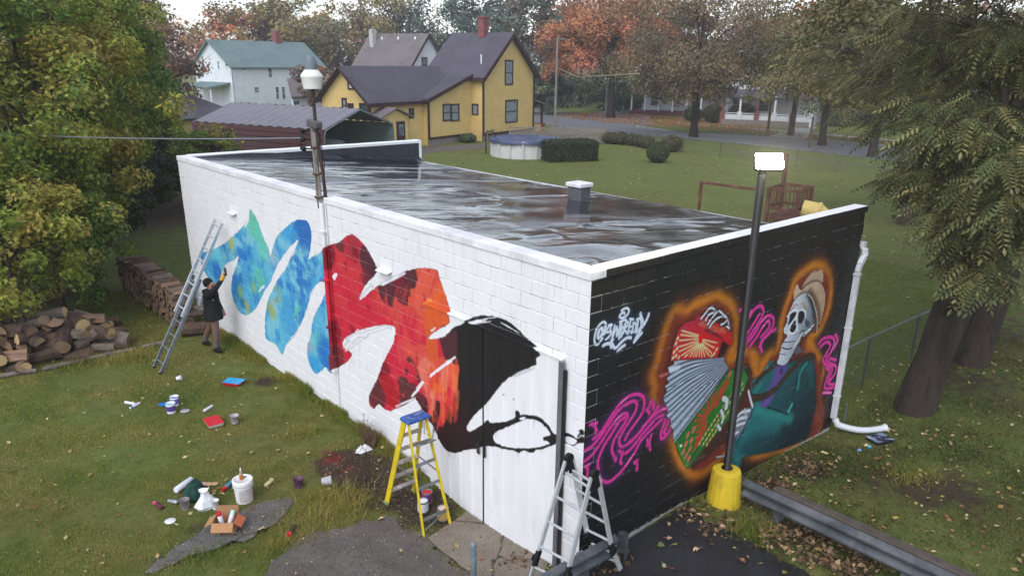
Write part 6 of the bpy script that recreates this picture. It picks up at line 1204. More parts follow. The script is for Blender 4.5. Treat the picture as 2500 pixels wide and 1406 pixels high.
for k in range(3): yq = DG*(.15+.3*k); b = MB(); b.lathe([(.12, -.2), (.14, .2), (.05, .28)], (xa_-.7, yq, rz_-.7*sg_), 8, capt=True); GH.part(b, 'roof_vent', m_wtrim)
pa, pb = GH.px(712, 240, 1, -2), GH.px(835, 240, 1, -2); pz = GH.px(770, 235, 1, -2).z; pt = GH.px(800, 190, 1, 2).z; GH.roof([(pa.x, -2, pz), (x0+1, -2, pz), (x0+1, 2, pt), (pa.x+3, 2, pt)], m_rfg, .15, 'porch_roof'); GH.wall([(pa.x+.4, -1.6, 0), (x0+1, -1.6, 0), (x0+1, -1.6, pz-.1), (pa.x+.4, -1.6, pz-.1)], 'porch_wall', m_wsid)
for k in range(3): GH.winpx(1, -1.6, 716+k*34, 247, 732+k*34, 266, m_wtrim)
rfz = GH.px(800, 178, 1, 0); GH.roof([(GH.px(735, 207, 1, 0).x, -.2, GH.px(735, 209, 1, 0).z), (x0+1, -.2, GH.px(735, 209, 1, 0).z), (x0+1, 3, ez_-.1), (x0-.5, 3, ez_-.1)], m_rfg, .2, 'lower_roof')
# ---- white house
WH = House('white_house', (35.3, 97.9), 14, 'white clapboard house with green grey roof behind the carport'); ww = WH.px(788, 200, 1, 0).x; we, wr_ = 5.3, 8.3
WH.wall([(0, 0, 0), (ww, 0, 0), (ww, 0, we), (0, 0, we)], 'front_wall', m_wsid); WH.wall([(0, 8, 0), (0, 0, 0), (0, 0, we), (0, 4, wr_), (0, 8, we)], 'gable_wall', m_wsid); WH.wall([(ww, 0, 0), (ww, 8, 0), (ww, 8, we), (ww, 4, wr_), (ww, 0, we)], 'gable_wall', m_wsid)
WH.roof([(-.5, -.6, we-.3), (ww+.5, -.6, we-.3), (ww+.5, 4, wr_+.15), (-.5, 4, wr_+.15)], m_rft); WH.roof([(-.5, 4, wr_+.15), (ww+.5, 4, wr_+.15), (ww+.5, 8.6, we-.3), (-.5, 8.6, we-.3)], m_rft); b = MB(); cq = WH.px(676, 100, 1, 4); b.box((cq.x, 4, wr_+.6), (.9, .8, 1.9)); WH.part(b, 'chimney', m_brick)
for a in ((620, 214, 632, 226), (672, 213, 682, 242), (687, 213, 697, 242), (654, 165, 664, 189), (589, 165, 599, 170)): WH.winpx(1, 0, *a, m_wtrim)
WH.winpx(0, 0, 531, 150, 536, 168, m_wtrim); WH.winpx(0, 0, 550, 150, 556, 162, m_wtrim); WH.roof([(-3.2, .5, 2.6), (0, .5, 3.1), (0, 7, 3.1), (-3.2, 7, 2.6)], m_rft, .2, 'porch_roof')
for y_ in (.8, 3.5, 6.5): b = MB(); b.box((-2.9, y_, 1.3), (.16, .16, 2.6)); WH.part(b, 'porch_post', m_wtrim)
# dark house far left behind it
DH = House('slate_house', (24, 118), 14, 'dark slate roofed house far behind the white house'); DH.wall([(0, 0, 0), (9, 0, 0), (9, 0, 6), (0, 0, 6)], 'front_wall', m_found); DH.wall([(0, 8, 0), (0, 0, 0), (0, 0, 6), (0, 4, 9), (0, 8, 6)], 'gable_wall', m_wsid); DH.wall([(9, 0, 0), (9, 8, 0), (9, 8, 6), (9, 4, 9), (9, 0, 6)], 'gable_wall', m_wsid); DH.roof([(-.5, -.6, 5.6), (9.5, -.6, 5.6), (9.5, 4, 9.2), (-.5, 4, 9.2)], m_rf); DH.roof([(-.5, 4, 9.2), (9.5, 4, 9.2), (9.5, 8.6, 5.6), (-.5, 8.6, 5.6)], m_rf)
# ---- yellow shed
q0 = G(607, 364); SH = House('yellow_shed', (q0.x-6.2, q0.y-1.6), 15, 'small yellow shed with dark roof half hidden by leaves', 'shed'); SH.wall([(0, 0, 0), (6, 0, 0), (6, 0, 2.5), (0, 0, 2.5)], 'front_wall', m_ysid); SH.wall([(6, 0, 0), (6, 5, 0), (6, 5, 2.5), (6, 0, 2.5)], 'side_wall', m_ysid); SH.wall([(0, 5, 0), (0, 0, 0), (0, 0, 2.5), (0, 5, 2.5)], 'side_wall', m_ysid)
for q in ([(-.3, -.4, 2.4), (6.3, -.4, 2.4), (4.2, 2.5, 3.7), (1.8, 2.5, 3.7)], [(6.3, -.4, 2.4), (6.3, 5.4, 2.4), (4.2, 2.5, 3.7)], [(6.3, 5.4, 2.4), (-.3, 5.4, 2.4), (1.8, 2.5, 3.7), (4.2, 2.5, 3.7)], [(-.3, 5.4, 2.4), (-.3, -.4, 2.4), (1.8, 2.5, 3.7)]): SH.roof(q, m_rf)
# ---- metal carport
K0 = Vector((14.95, 34.8, 0)); K1 = Vector((21.16, 37.23, 0)); KB = Vector((15.27, 46.22, 0)); kd = (K1-K0); kw = kd.length; KP = House('metal_carport', (K0.x, K0.y), math.degrees(math.atan2(kd.y, kd.x)), 'open metal carport with grey ribbed roof and maroon side', 'carport'); kl = 10.6
m_crf = mat('ribbed_grey_steel', (122, 119, 127), .6, .12, 2.); m_mar = mat('maroon_steel', (84, 52, 56), .5, .15, 2.); m_cin = mat('carport_inner_steel', (110, 128, 124), .5, .15, 2.)
def ribbed(KPh, a, b_, c, n, name, m, amp=.05):
    """sheet from edge a-b pushed along c, ribs running along a-b"""
    a, b_, c = Vector(a), Vector(b_), Vector(c); nr = (b_-a).cross(c).normalized(); nr = nr if nr.z >= 0 else -nr; mb = MB(); vs = []
    for k in range(n*4+1):
        o_ = c*(k/(n*4))+nr*(amp if k % 4 in (1, 2) else 0); vs += [a+o_, b_+o_]
    mb.add(vs, [(2*k, 2*k+1, 2*k+3, 2*k+2) for k in range(n*4)]); return KPh.part(mb, name, m)
ke, kr = 2.5, 3.5
ribbed(KP, (0, 0, ke), (kw/2, 0, kr), (0, kl, 0), 14, 'roof', m_crf); ribbed(KP, (kw/2, 0, kr), (kw, 0, ke), (0, kl, 0), 18, 'roof', m_crf); 
mb = MB(); zz0 = [(.0, ke), (.02, ke-.1)]
for k in range(8): z0_, z1_ = ke*k/8, ke*(k+1)/8; mb.add([(-.02, 0, z0_), (-.02, kl, z0_), (-.05, kl, z0_+.04), (-.05, 0, z0_+.04), (-.02, 0, z1_), (-.02, kl, z1_)], [(0, 1, 2, 3), (3, 2, 5, 4)])
KP.part(mb, 'side_wall', m_mar); KP.wall([(kw, 0, 0), (kw, kl, 0), (kw, kl, ke), (kw, 0, ke)], 'side_wall', m_cin); KP.wall([(kw, kl, 0), (0, kl, 0), (0, kl, ke), (kw/2, kl, kr), (kw, kl, ke)], 'back_wall', m_cin)
for y_ in (0., kl/2, kl-.1):
    b = MB(); b.tube([(0.02, y_, 0), (.02, y_, ke-.35), (.15, y_, ke-.05), (kw/2, y_, kr-.06), (kw-.15, y_, ke-.05), (kw-.02, y_, ke-.35), (kw-.02, y_, 0)], .05, 6); KP.part(b, 'frame_hoop', m_galv)
# vehicle shape under the carport: a covered boat
b = MB(); b.lathe([(.001, -2.6), (.5, -2.2), (.95, -1.), (1., .8), (.85, 2.2), (.001, 2.5)], (0, 0, 0), 12, rot=Matrix.Rotation(R(90), 3, 'X')); o = b.build('covered_trailer', mat('pale_tarp', (150, 156, 160), .6, .15, 2.)); o.location = (17., 40.5, 1.0); o.rotation_euler.z = KP.th; o.scale = (1, 1, .6); tag(o, 'low pale covered load standing inside the carport', 'trailer')
# ---- houses across the street
RH = House('dormer_house', (71.5, 43.5), -68, 'white house with dark hipped roof, dormer and porch across the street'); rw = 9.5
def rp(px, py): return RH.px(px, py, 1, 0)
xa, xb = rp(1780, 250).x, rp(1990, 250).x; x0, x1 = min(xa, xb), max(xa, xb); ez_ = rp(1890, 155).z; rz_ = rp(1900, 95).z
RH.wall([(x0, 0, 0), (x1, 0, 0), (x1, 0, ez_), (x0, 0, ez_)], 'front_wall', m_wsid); RH.wall([(x1, 0, 0), (x1, 9, 0), (x1, 9, ez_), (x1, 0, ez_)], 'side_wall', m_wsid); RH.wall([(x0, 9, 0), (x0, 0, 0), (x0, 0, ez_), (x0, 9, ez_)], 'side_wall', m_wsid); xm = (x0+x1)/2
for q in ([(x0-.6, -.6, ez_), (x1+.6, -.6, ez_), (x1-4, 4.5, rz_+1), (x0+4, 4.5, rz_+1)], [(x1+.6, -.6, ez_), (x1+.6, 9.6, ez_), (x1-4, 4.5, rz_+1)], [(x0-.6, 9.6, ez_), (x0-.6, -.6, ez_), (x0+4, 4.5, rz_+1)], [(x1+.6, 9.6, ez_), (x0-.6, 9.6, ez_), (x0+4, 4.5, rz_+1), (x1-4, 4.5, rz_+1)]): RH.roof(q, m_rf, .2)
d0, d1 = RH.px(1838, 140, 1, .4), RH.px(1890, 140, 1, .4); dx0, dx1 = min(d0.x, d1.x), max(d0.x, d1.x); dz0, dz1 = RH.px(1865, 147, 1, .4).z, RH.px(1865, 120, 1, .4).z; RH.wall([(dx0, .4, dz0-.6), (dx1, .4, dz0-.6), (dx1, .4, dz1), (dx0, .4, dz1)], 'dormer_wall', m_wsid); dm = (dx0+dx1)/2; dzr = RH.px(1868, 92, 1, 2).z
for q in ([(dx0-.4, 0, dz1), (dx1+.4, 0, dz1), (dm, 2.2, dzr)], [(dx1+.4, 0, dz1), (dx1+.4, 5, dz1), (dm, 5, dzr), (dm, 2.2, dzr)], [(dx0-.4, 5, dz1), (dx0-.4, 0, dz1), (dm, 2.2, dzr), (dm, 5, dzr)]): RH.roof(q, m_rf, .12, 'dormer_roof')
for a in ((1851, 126, 1860, 139), (1866, 126, 1875, 139)): RH.winpx(1, .4, *a, m_wtrim, fw_=.08)
for a in ((1852, 238, 1875, 272), (1790, 240, 1800, 272), (1900, 190, 1912, 215)): RH.winpx(1, 0, *a, m_wtrim)
RH.roof([(x0-.5, -3, 3.0), (x1, -3, 3.0), (x1, 0, 3.7), (x0-.5, 0, 3.7)], m_rf, .2, 'porch_roof'); b = MB(); b.box((xm, -1.6, .3), (x1-x0, 3, .6)); RH.part(b, 'porch_floor', m_found)
for k in range(6): xx = x0+(x1-x0)*k/5; b = MB(); b.box((xx, -2.8, 2.0), (.2, .2, 2.2)); b.box((xx, -2.8, .75), (.5, .5, 1.3)); RH.part(b, 'porch_column', m_wtrim if k % 2 else m_brick)
for k in range(5): xx = x0+(x1-x0)*(k+.5)/5; b = MB(); b.box((xx, -2.8, 1.25), ((x1-x0)/5-.5, .06, .08)); b.box((xx, -2.8, .85), ((x1-x0)/5-.5, .06, .5)); RH.part(b, 'porch_railing', m_wtrim)
PH = House('porch_house', (76, 55), -68, 'pale house with long open porch behind the brown tree'); 
xa, xb = PH.px(1545, 250, 1, 0).x, PH.px(1760, 250, 1, 0).x; x0, x1 = min(xa, xb), max(xa, xb); PH.wall([(x0+1, 1.5, 0), (x1, 1.5, 0), (x1, 1.5, 5.6), (x0+1, 1.5, 5.6)], 'front_wall', m_wsid); PH.wall([(x1, 1.5, 0), (x1, 9, 0), (x1, 9, 5.6), (x1, 1.5, 5.6)], 'side_wall', m_wsid); PH.wall([(x0+1, 9, 0), (x0+1, 1.5, 0), (x0+1, 1.5, 5.6), (x0+1, 9, 5.6)], 'side_wall', m_wsid)
PH.roof([(x0+.4, .9, 5.5), (x1+.6, .9, 5.5), (x1+.6, 5.2, 8.3), (x0+.4, 5.2, 8.3)], m_rf); PH.roof([(x0+.4, 5.2, 8.3), (x1+.6, 5.2, 8.3), (x1+.6, 9.6, 5.5), (x0+.4, 9.6, 5.5)], m_rf); PH.roof([(x0, -1.6, 2.7), (x1, -1.6, 2.7), (x1, 1.5, 3.4), (x0, 1.5, 3.4)], m_rfg, .2, 'porch_roof')
b = MB(); b.box(((x0+x1)/2, 0, .25), (x1-x0, 3, .5)); PH.part(b, 'porch_floor', mat('red_porch_paint', (96, 52, 50), .7, .2, 3.))
for k in range(7): xx = x0+.3+(x1-x0-.6)*k/6; b = MB(); b.box((xx, -1.4, 1.6), (.16, .16, 2.2)); PH.part(b, 'porch_post', m_wtrim)
for k in range(3): xx = x0+2+(x1-x0-3)*k/3; PH.window(1, 1.5, xx, xx+1., 1., 2.4, m_wtrim); PH.window(1, 1.5, xx, xx+.9, 3.8, 5., m_wtrim)
# ---- above-ground pool
pc = Vector((30.6, 35.0, 0)); pr = 2.35; pl_ = thing('swimming_pool', pc, 'round white above-ground pool with navy winter cover', 'pool'); m_pool = mat('pool_wall_white', (206, 206, 204), .5, .08, 3., c2=(186, 186, 184))
b = MB(); b.lathe([(pr, 0), (pr, 1.16)], n=56, smooth=True, capb=False); part(b, 'wall', m_pool, pl_)
for k in range(16): a_ = 2*math.pi*k/16; b = MB(); b.box((math.cos(a_)*(pr+.05), math.sin(a_)*(pr+.05), .6), (.12, .16, 1.2), Matrix.Rotation(a_, 3, 'Z'), .02); part(b, 'upright', mat('pool_post_grey', (196, 196, 192), .5, .1, 4.), pl_)
b = MB(); n = 64; vs = []
for i, (r_, z) in enumerate(((.2, 1.02), (1.2, 1.02), (2.0, 1.10), (2.38, 1.24), (2.47, 1.22), (2.5, 1.05), (2.5, .98))):
    for k in range(n): a_ = 2*math.pi*k/n; w = 1+(.0 if i < 2 else .012*math.sin(9*a_)+.008*math.sin(23*a_+1)); vs.append((r_*w*math.cos(a_), r_*w*math.sin(a_), z+(.03*math.sin(7*a_+i)+.02*math.sin(17*a_) if i in (2, 5, 6) else .015*math.sin(5*a_+i))))
b.add(vs, [(i*n+k, (i+1)*n+k, (i+1)*n+(k+1) % n, i*n+(k+1) % n) for i in range(6) for k in range(n)], True); b.add(vs[:n], [tuple(range(n))]); part(b, 'cover', mat('navy_tarp', (62, 70, 100), .45, .2, 2., c2=(88, 96, 124)), pl_)
q = gp(1225, 330); b = MB(); b.tube([pc+Vector((-1.6, 2.4, 0)), pc+Vector((-1.6, 2.4, 1.5))], .05, 6); b.tube([pc+Vector((-1.6, 2.4, 1.5)), pc+Vector((-1.2, 2.2, 1.6)), pc+Vector((-1., 2., 1.2))], .05, 6); tag(b.build('pool_ladder', m_blk), 'black handrail of a ladder behind the covered pool', 'ladder')
# ---- chain link fences
def chain_fence(name, pts, h, label, step=3., pitch=.13, wire=.006, m=None, rail=.03):
    r = thing(name, (pts[0][0], pts[0][1], 0), label, 'fence'); O = r.location.copy(); m = m or m_galv; wires = MB()
    for A, B in zip(pts[:-1], pts[1:]):
        A, B = Vector((A[0], A[1], 0))-O, Vector((B[0], B[1], 0))-O; d = B-A; L = d.length; d.normalize(); n = max(1, round(L/step))
        for k in range(n+1): q = A+d*L*k/n; b = MB(); b.tube([q+Vector((0, 0, -.1)), q+Vector((0, 0, h+.03))], rail*1.05, 8); part(b, 'post', m, r)
        b = MB(); b.tube([A+Vector((0, 0, h)), B+Vector((0, 0, h))], rail, 8); part(b, 'top_rail', m, r)
        nx_ = int(L/pitch); up_ = Vector((0, 0, 1)); nn = d.cross(up_)
        for k in range(-int(h/pitch), nx_):
            for sg in (1, -1):
                s0, s1 = k*pitch, k*pitch+h; z0_, z1_ = (.02, h) if sg == 1 else (h, .02)
                if s0 < 0: t_ = -s0/h; z0_ = z0_+(z1_-z0_)*t_; s0 = 0
                if s1 > L: t_ = (s1-L)/h; z1_ = z1_-((h-.02) if sg == 1 else (.02-h))*t_; s1 = L
                if s1-s0 < .02: continue
                a_, c = A+d*s0+up_*z0_, A+d*s1+up_*z1_; w2 = Vector((0, 0, wire)); wires.add([a_-w2, c-w2, c+w2, a_+w2, a_+nn*wire, c+nn*wire], [(0, 1, 2, 3), (0, 1, 5, 4)])
    o = part(wires, 'wire_mesh', m, r); o['kind'] = 'stuff'; return r
m_oldg = mat('dull_fence_steel', (112, 118, 116), .5, .2, 4., metal=.2)
chain_fence('chain_link_fence', [(7.05, .42), (9.1, .42), (11.4, .36), (14.6, .3), (19., .2)], 1.06, 'chain link fence running from the downspout corner behind the trunks', 2.3, .11, .0022, m_oldg, .024)
chain_fence('chain_link_fence', [(41.8, 37.4), (42.3, 30), (41.8, 26.3), (41.2, 20), (40.6, 14), (40, 0), (39, -14)], 1.1, 'long chain link fence along the far edge of the back lawn', 3.6, .2, .0045, m_galv)
# lattice screen behind the pool
la, lb_ = Vector((35.2, 41.9, 0)), Vector((41.6, 37.2, 0)); ld_ = lb_-la; ll = ld_.length; r = thing('lattice_fence', la, 'weathered wooden lattice screen behind the pool', 'fence', None, math.atan2(ld_.y, ld_.x)); 
for k in range(5): b = MB(); b.box((ll*k/4, 0, .65), (.1, .1, 1.4)); part(b, 'post', m_wood, r)
for k in range(4):
    x0_, x1_ = ll*k/4, ll*(k+1)/4
    for z in (.75, 1.25): b = MB(); b.box(((x0_+x1_)/2, 0, z), (x1_-x0_, .05, .07)); part(b, 'rail', m_wood, r)
    for j in range(14): b = MB(); s_ = x0_+(x1_-x0_)*(j+.5)/14; b.box((s_, .02, .4), (.09, .02, .7)); part(b, 'slat', m_wood, r)
    b = MB()
    for j in range(9):
        for sg in (-1, 1): s_ = x0_+(x1_-x0_)*(j+.5)/9; b.bar((s_-.22*sg, -.02*sg, .8), (s_+.22*sg, -.02*sg, 1.22), .012, .04)
    o = part(b, 'lattice', mat('pale_lattice', (150, 140, 126), .8, .2, 5.), r); o['kind'] = 'stuff'
# small gate at the house corner
r = thing('garden_gate', (33.6, 42.9, 0), 'low metal pipe garden gate at the yellow house corner', 'gate', None, R(20)); 
for x in (0., 1.1): b = MB(); b.tube([(x, 0, 0), (x, 0, 1.1)], .04, 6); part(b, 'post', m_wood, r)
b = MB(); b.tube([(0, 0, 1.0), (1.1, 0, 1.0), (1.1, 0, .15), (0, 0, .15), (0, 0, 1.)], .02, 6); part(b, 'frame', m_galv, r)
# ---- play frame behind the building
m_red = mat('redwood_stain', (98, 62, 52), .75, .25, 6., c2=(120, 84, 68)); A_, B_, Cc = Vector((19.1, 11.9, 0)), Vector((19.3, 9.4, 0)), Vector((19.7, 8.2, 0))
pf = thing('play_frame', A_, 'brown wooden play frame with railed platform behind the building', 'play frame')
def pbar(a_, c, w, h, n_='beam', m=m_red): b = MB(); b.bar(Vector(a_), Vector(c), w, h, .008); part(b, n_, m, pf)
zt_ = 1.96; bx_ = B_-A_
for q in (Vector((0, 0, 0)), bx_): pbar(q, q+Vector((0, 0, zt_)), .1, .1, 'post')
for z in (zt_, .62): pbar(Vector((0, 0, z)), bx_+Vector((0, 0, z)), .08, .1)
tw = [bx_+Vector((.1, -.3, 0)), bx_+Vector((.35, -1.35, 0)), bx_+Vector((1.5, -.05, 0)), bx_+Vector((1.75, -1.1, 0))]; th_ = [2.1, 2.1, 3.2, 2.1]
for q, h in zip(tw, th_): pbar(q, q+Vector((0, 0, h)), .13, .13, 'post')
for a_, c in ((0, 1), (1, 3), (3, 2), (2, 0)):
    for z in (1.0, 1.35, 2.05): pbar(tw[a_]+Vector((0, 0, z)), tw[c]+Vector((0, 0, z)), .05, .12)
    for k in range(1, 7):
        q = tw[a_].lerp(tw[c], k/7); pbar(q+Vector((0, 0, 1.35)), q+Vector((0, 0, 2.05)), .035, .035, 'baluster'); pbar(q+Vector((0, 0, .2)), q+Vector((0, 0, 1.0)), .035, .035, 'baluster')
for k in range(6): a_, c = tw[0].lerp(tw[1], (k+.5)/6), tw[2].lerp(tw[3], (k+.5)/6); b = MB(); b.bar(a_+Vector((0, 0, 1.05)), c+Vector((0, 0, 1.05)), .15, .03); part(b, 'deck_plank', m_red, pf)
s0 = A_+tw[1].lerp(tw[3], .4)+Vector((0, -.05, 1.35)); b = MB(); pts = [s0, s0+Vector((.15, -.45, -.05)), s0+Vector((.5, -.8, -.45)), s0+Vector((1.1, -1.0, -1.0))]; b.tube(pts, [.33, .34, .33, .33], 18, cap=False); sld = b.build('tube_slide', mat('yellow_tube_plastic', (222, 196, 120), .45, .08, 3.)); tag(sld, 'pale yellow tube slide on the play frame', 'slide'); b = MB(); b.lathe([(.33, -.03), (.38, -.03), (.38, .03), (.33, .03)], pts[1], 18, rot=(pts[2]-pts[0]).to_track_quat('Z', 'Y').to_matrix(), capb=False); b.build('flange', mat('yellow_tube_plastic', (222, 196, 120)), sld)
# ---- poles along the street
def pole(name, px, py, ptop, label, m, rad=.14, cat='pole'):
    q = gp(px, py); h = ZUP(q.x, q.y, *ptop); r = thing(name, q, label, cat); b = MB(); b.tube([(0, 0, -.2), (0, 0, h)], [rad, rad*.75], 10); part(b, 'shaft', m, r); return r, h
r, h = pole('utility_pole', 1355, 310, (1358, 92), 'tall grey utility pole right of the yellow house', mat('grey_pole_wood', (138, 128, 120), .9, .25, 1.5)); b = MB(); b.box((.3, -.3, h-.15), (1.1, .1, .1), Matrix.Rotation(R(-40), 3, 'Z')); part(b, 'crossarm', m_wood, r)
tp = r.location+Vector((0, 0, h*.67)); b = MB(); e_ = G(1560, 181, 6.); b.tube([tp, tp.lerp(e_, .5)+Vector((0, 0, -.5)), e_], .03, 6); tag(b.build('utility_cable', mat('ochre_cable', (150, 130, 100), .6, .1, 2.)), 'thin cable from the utility pole across the orange tree', 'cable')
m_brownp = mat('brown_pole_wood', (92, 70, 60), .9, .25, 2.); pole('wooden_post', 1873, 331, (1880, 218), 'brown wooden post standing by the far driveway', m_brownp, .13, 'post'); pole('wooden_post', 1975, 362, (1978, 285), 'shorter dark wooden post nearer the lamp post', m_brownp, .1, 'post')
r, h = pole('sign_post', 1666, 300, (1668, 250), 'thin grey sign post in front of the porch house', m_galv, .04, 'sign'); b = MB(); b.box((0, 0, h-.1), (.3, .03, .3), Matrix.Rotation(R(-45), 3, 'Z'), .01); part(b, 'sign_plate', m_galv, r)
q = gp(1478, 286); zq = 8.6; r = thing('street_light', q, 'pale cobra head street light among the orange leaves', 'street light'); d = (Vector(G(1437, 126, 8.3))-q); e_ = Vector((d.x, d.y, 8.3)); 
b = MB(); b.tube([(0, 0, 0), (0, 0, 8.2), e_*.3+Vector((0, 0, 5.9)), e_], [.1, .08, .05, .04], 8); part(b, 'arm', m_galv, r); b = MB(); b.box(e_, (.8, .4, .22), Matrix.Rotation(math.atan2(d.y, d.x), 3, 'Z'), .08); part(b, 'lamp_head', m_wtrim, r)
# ================================================================== trees, hedges
def leaf_mat(name, rough=.6, trans=.25):
    t = NT(name, rough, .25); c = t.attr('leafcol', 'Color'); t.col(c); tr = t.node('ShaderNodeBsdfTranslucent'); t.put(c, tr.inputs['Color']); ms = t.node('ShaderNodeMixShader'); ms.inputs[0].default_value = trans
    t.put(t.b.outputs[0], ms.inputs[1]); t.put(tr.outputs[0], ms.inputs[2]); t.put(ms.outputs[0], t.n['Material Output'].inputs['Surface']); return t.m
m_leaf = leaf_mat('autumn_leaves'); m_tbark = mat('tree_bark', (78, 66, 58), .95, .4, 5., bump=.8, bscale=14, bdist=.04, c2=(56, 48, 44)); m_tbarkd = mat('dark_tree_bark', (52, 46, 46), .95, .35, 4., bump=.6, bscale=10, bdist=.04)
def leaf_quads(cen, nrm, size, g, asp=.62):
    """kite shaped leaves folded along the rib: 4 corners each"""
    n = len(cen); a = g.normal(size=(n, 3)); a -= nrm*(a*nrm).sum(1, keepdims=True); a /= np.linalg.norm(a, axis=1, keepdims=True)+1e-9; b = np.cross(nrm, a); s = size[:, None]
    V = np.stack([cen-a*s*.5, cen+b*s*asp*.5+nrm*s*.10, cen+a*s*.55, cen-b*s*asp*.5+nrm*s*.10], 1).reshape(-1, 3); F = np.arange(n*4).reshape(n, 4); return V, F
def crown_points(c, rad, nclump, nleaf, g, clump=.30, shell=.6, squash=.75, low=-.75):
    """leaf places gathered in clumps that sit mostly near the outside of an uneven crown"""
    d = g.normal(size=(nclump*3, 3)); d /= np.linalg.norm(d, axis=1, keepdims=True); d = d[d[:, 2] > low][:nclump]; r = shell+(1-shell)*g.random(len(d))**.6; r *= 1+.22*np.sin(d[:, 0]*5+c[0])*np.cos(d[:, 1]*4+c[1])
    cc = np.array(c)+d*r[:, None]*np.array(rad); cr = clump*np.mean(rad)*g.uniform(.55, 1.25, len(d)); k = g.choice(len(d), nleaf, p=cr**2/np.sum(cr**2)); o = g.normal(size=(nleaf, 3)); o /= np.linalg.norm(o, axis=1, keepdims=True)
    o *= (g.random(nleaf)**.45)[:, None]; o[:, 2] *= squash; P = cc[k]+o*cr[k][:, None]; n = o*.7+d[k]*.5+np.array([0, 0, .7])+g.normal(0, .55, (nleaf, 3)); n /= np.linalg.norm(n, axis=1, keepdims=True); return P, n, k, cc, cr
def leaf_cols(k, ncl, pal, g, var=.22):
    pal = np.array([lin(p) for p in pal])*1.12; w = g.integers(0, len(pal), ncl); mixw = g.random((ncl, 1)); base = pal[w]*mixw+pal[g.integers(0, len(pal), ncl)]*(1-mixw); c = base[k]*(1+g.normal(0, var, (len(k), 1)))*(1+g.normal(0, .07, (len(k), 3)))
    return np.clip(c, .004, 1)
def tree(name, label, x, y, crowns, pal, nleaf, size, g_seed, trunk=.25, group=None, m_b=None, lean=(0, 0), nclump=46, limbs=9, clump=.30, bare=0, trunk_top=None, shell=.6, low=-.75):
    """crowns: list of (dx, dy, z, rx, ry, rz)"""
    g = np.random.default_rng(g_seed); r = thing(name, (x, y, float(hz(x, y))), label, 'tree', group); m_b = m_b or m_tbark; tz = trunk_top or crowns[0][2]
    b = MB(); pts = []; rad = []
    for i in range(8): s = i/7; pts.append(Vector((lean[0]*s+.06*trunk*4*math.sin(s*5+g_seed), lean[1]*s+.06*trunk*4*math.cos(s*4+g_seed), -.15+tz*s))); rad.append(trunk*(1.35 if i == 0 else 1.05-.62*s))
    b.tube(pts, rad, 10); part(b, 'trunk', m_b, r); Vs, Fs, Cs = [], [], []; off = 0; lb = MB(); tot = sum(c[3]*c[4] for c in crowns)
    for (dx, dy, z, rx, ry, rz) in crowns:
        n = int(nleaf*rx*ry/tot); P, N, k, cc, cr = crown_points((dx, dy, z), (rx, ry, rz), nclump, n, g, clump, shell, low=low)
        if n:
            V, F = leaf_quads(P, N, size*g.uniform(.6, 1.35, n), g); Vs.append(V); Fs.append(F+off); off += len(V); c = leaf_cols(k, len(cc), pal, g); Cs.append(np.repeat(np.c_[c, np.ones(n)], 4, 0))
        for i in g.choice(len(cc), min(len(cc), limbs), replace=False):
            e = Vector(cc[i]); s = g.uniform(.45, .98); st_ = pts[0].lerp(pts[-1], s); m = st_.lerp(e, .5)+Vector((0, 0, .12*(e-st_).length)); lb.tube([st_, m, e], [trunk*.42*(1.3-s), trunk*.24, trunk*.07], 6)
            for j in range(2+bare): d = Vector(g.normal(0, 1, 3)); d.z = abs(d.z)*.8; q = m.lerp(e, g.uniform(.1, 1)); f = q+d*np.mean((rx, ry, rz))*.28; lb.tube([q, q.lerp(f, .5)+Vector(g.normal(0, .1, 3)), f], [trunk*.1, trunk*.06, trunk*.02], 4)
    part(lb, 'limbs', m_b, r)
    if Vs: np_mesh('crown', np.concatenate(Vs), np.concatenate(Fs), m_leaf, r, attrs={'leafcol': ('FLOAT_COLOR', np.concatenate(Cs))})
    return r
GRN = [(108, 128, 54), (94, 118, 50), (128, 138, 60), (80, 104, 46), (146, 142, 70)]; YGR = [(126, 136, 54), (144, 140, 60), (104, 122, 48), (152, 136, 66)]; DKG = [(58, 68, 44), (70, 76, 48), (48, 56, 40)]
ORG = [(186, 128, 88), (172, 116, 80), (150, 108, 76), (190, 126, 96), (134, 108, 78)]; BRN = [(122, 106, 80), (108, 96, 74), (130, 110, 84), (100, 92, 72), (138, 116, 82)]; OLV = [(122, 118, 74), (106, 108, 70), (138, 126, 80), (116, 102, 72)]; GLD = [(152, 132, 78), (136, 120, 76), (126, 116, 78)]; PUR = [(118, 98, 88), (132, 106, 88), (106, 94, 86), (146, 112, 84)]; BLG = [(84, 98, 88), (74, 88, 80), (98, 106, 88)]
def at(px, dist):
    d = ray(px, 150.); d = d/np.hypot(d[0], d[1]); return CAM[0]+d[0]*dist, CAM[1]+d[1]*dist
def zat(px, py, dist): d = ray(px, py); return CAM[2]+d[2]/np.hypot(d[0], d[1])*dist
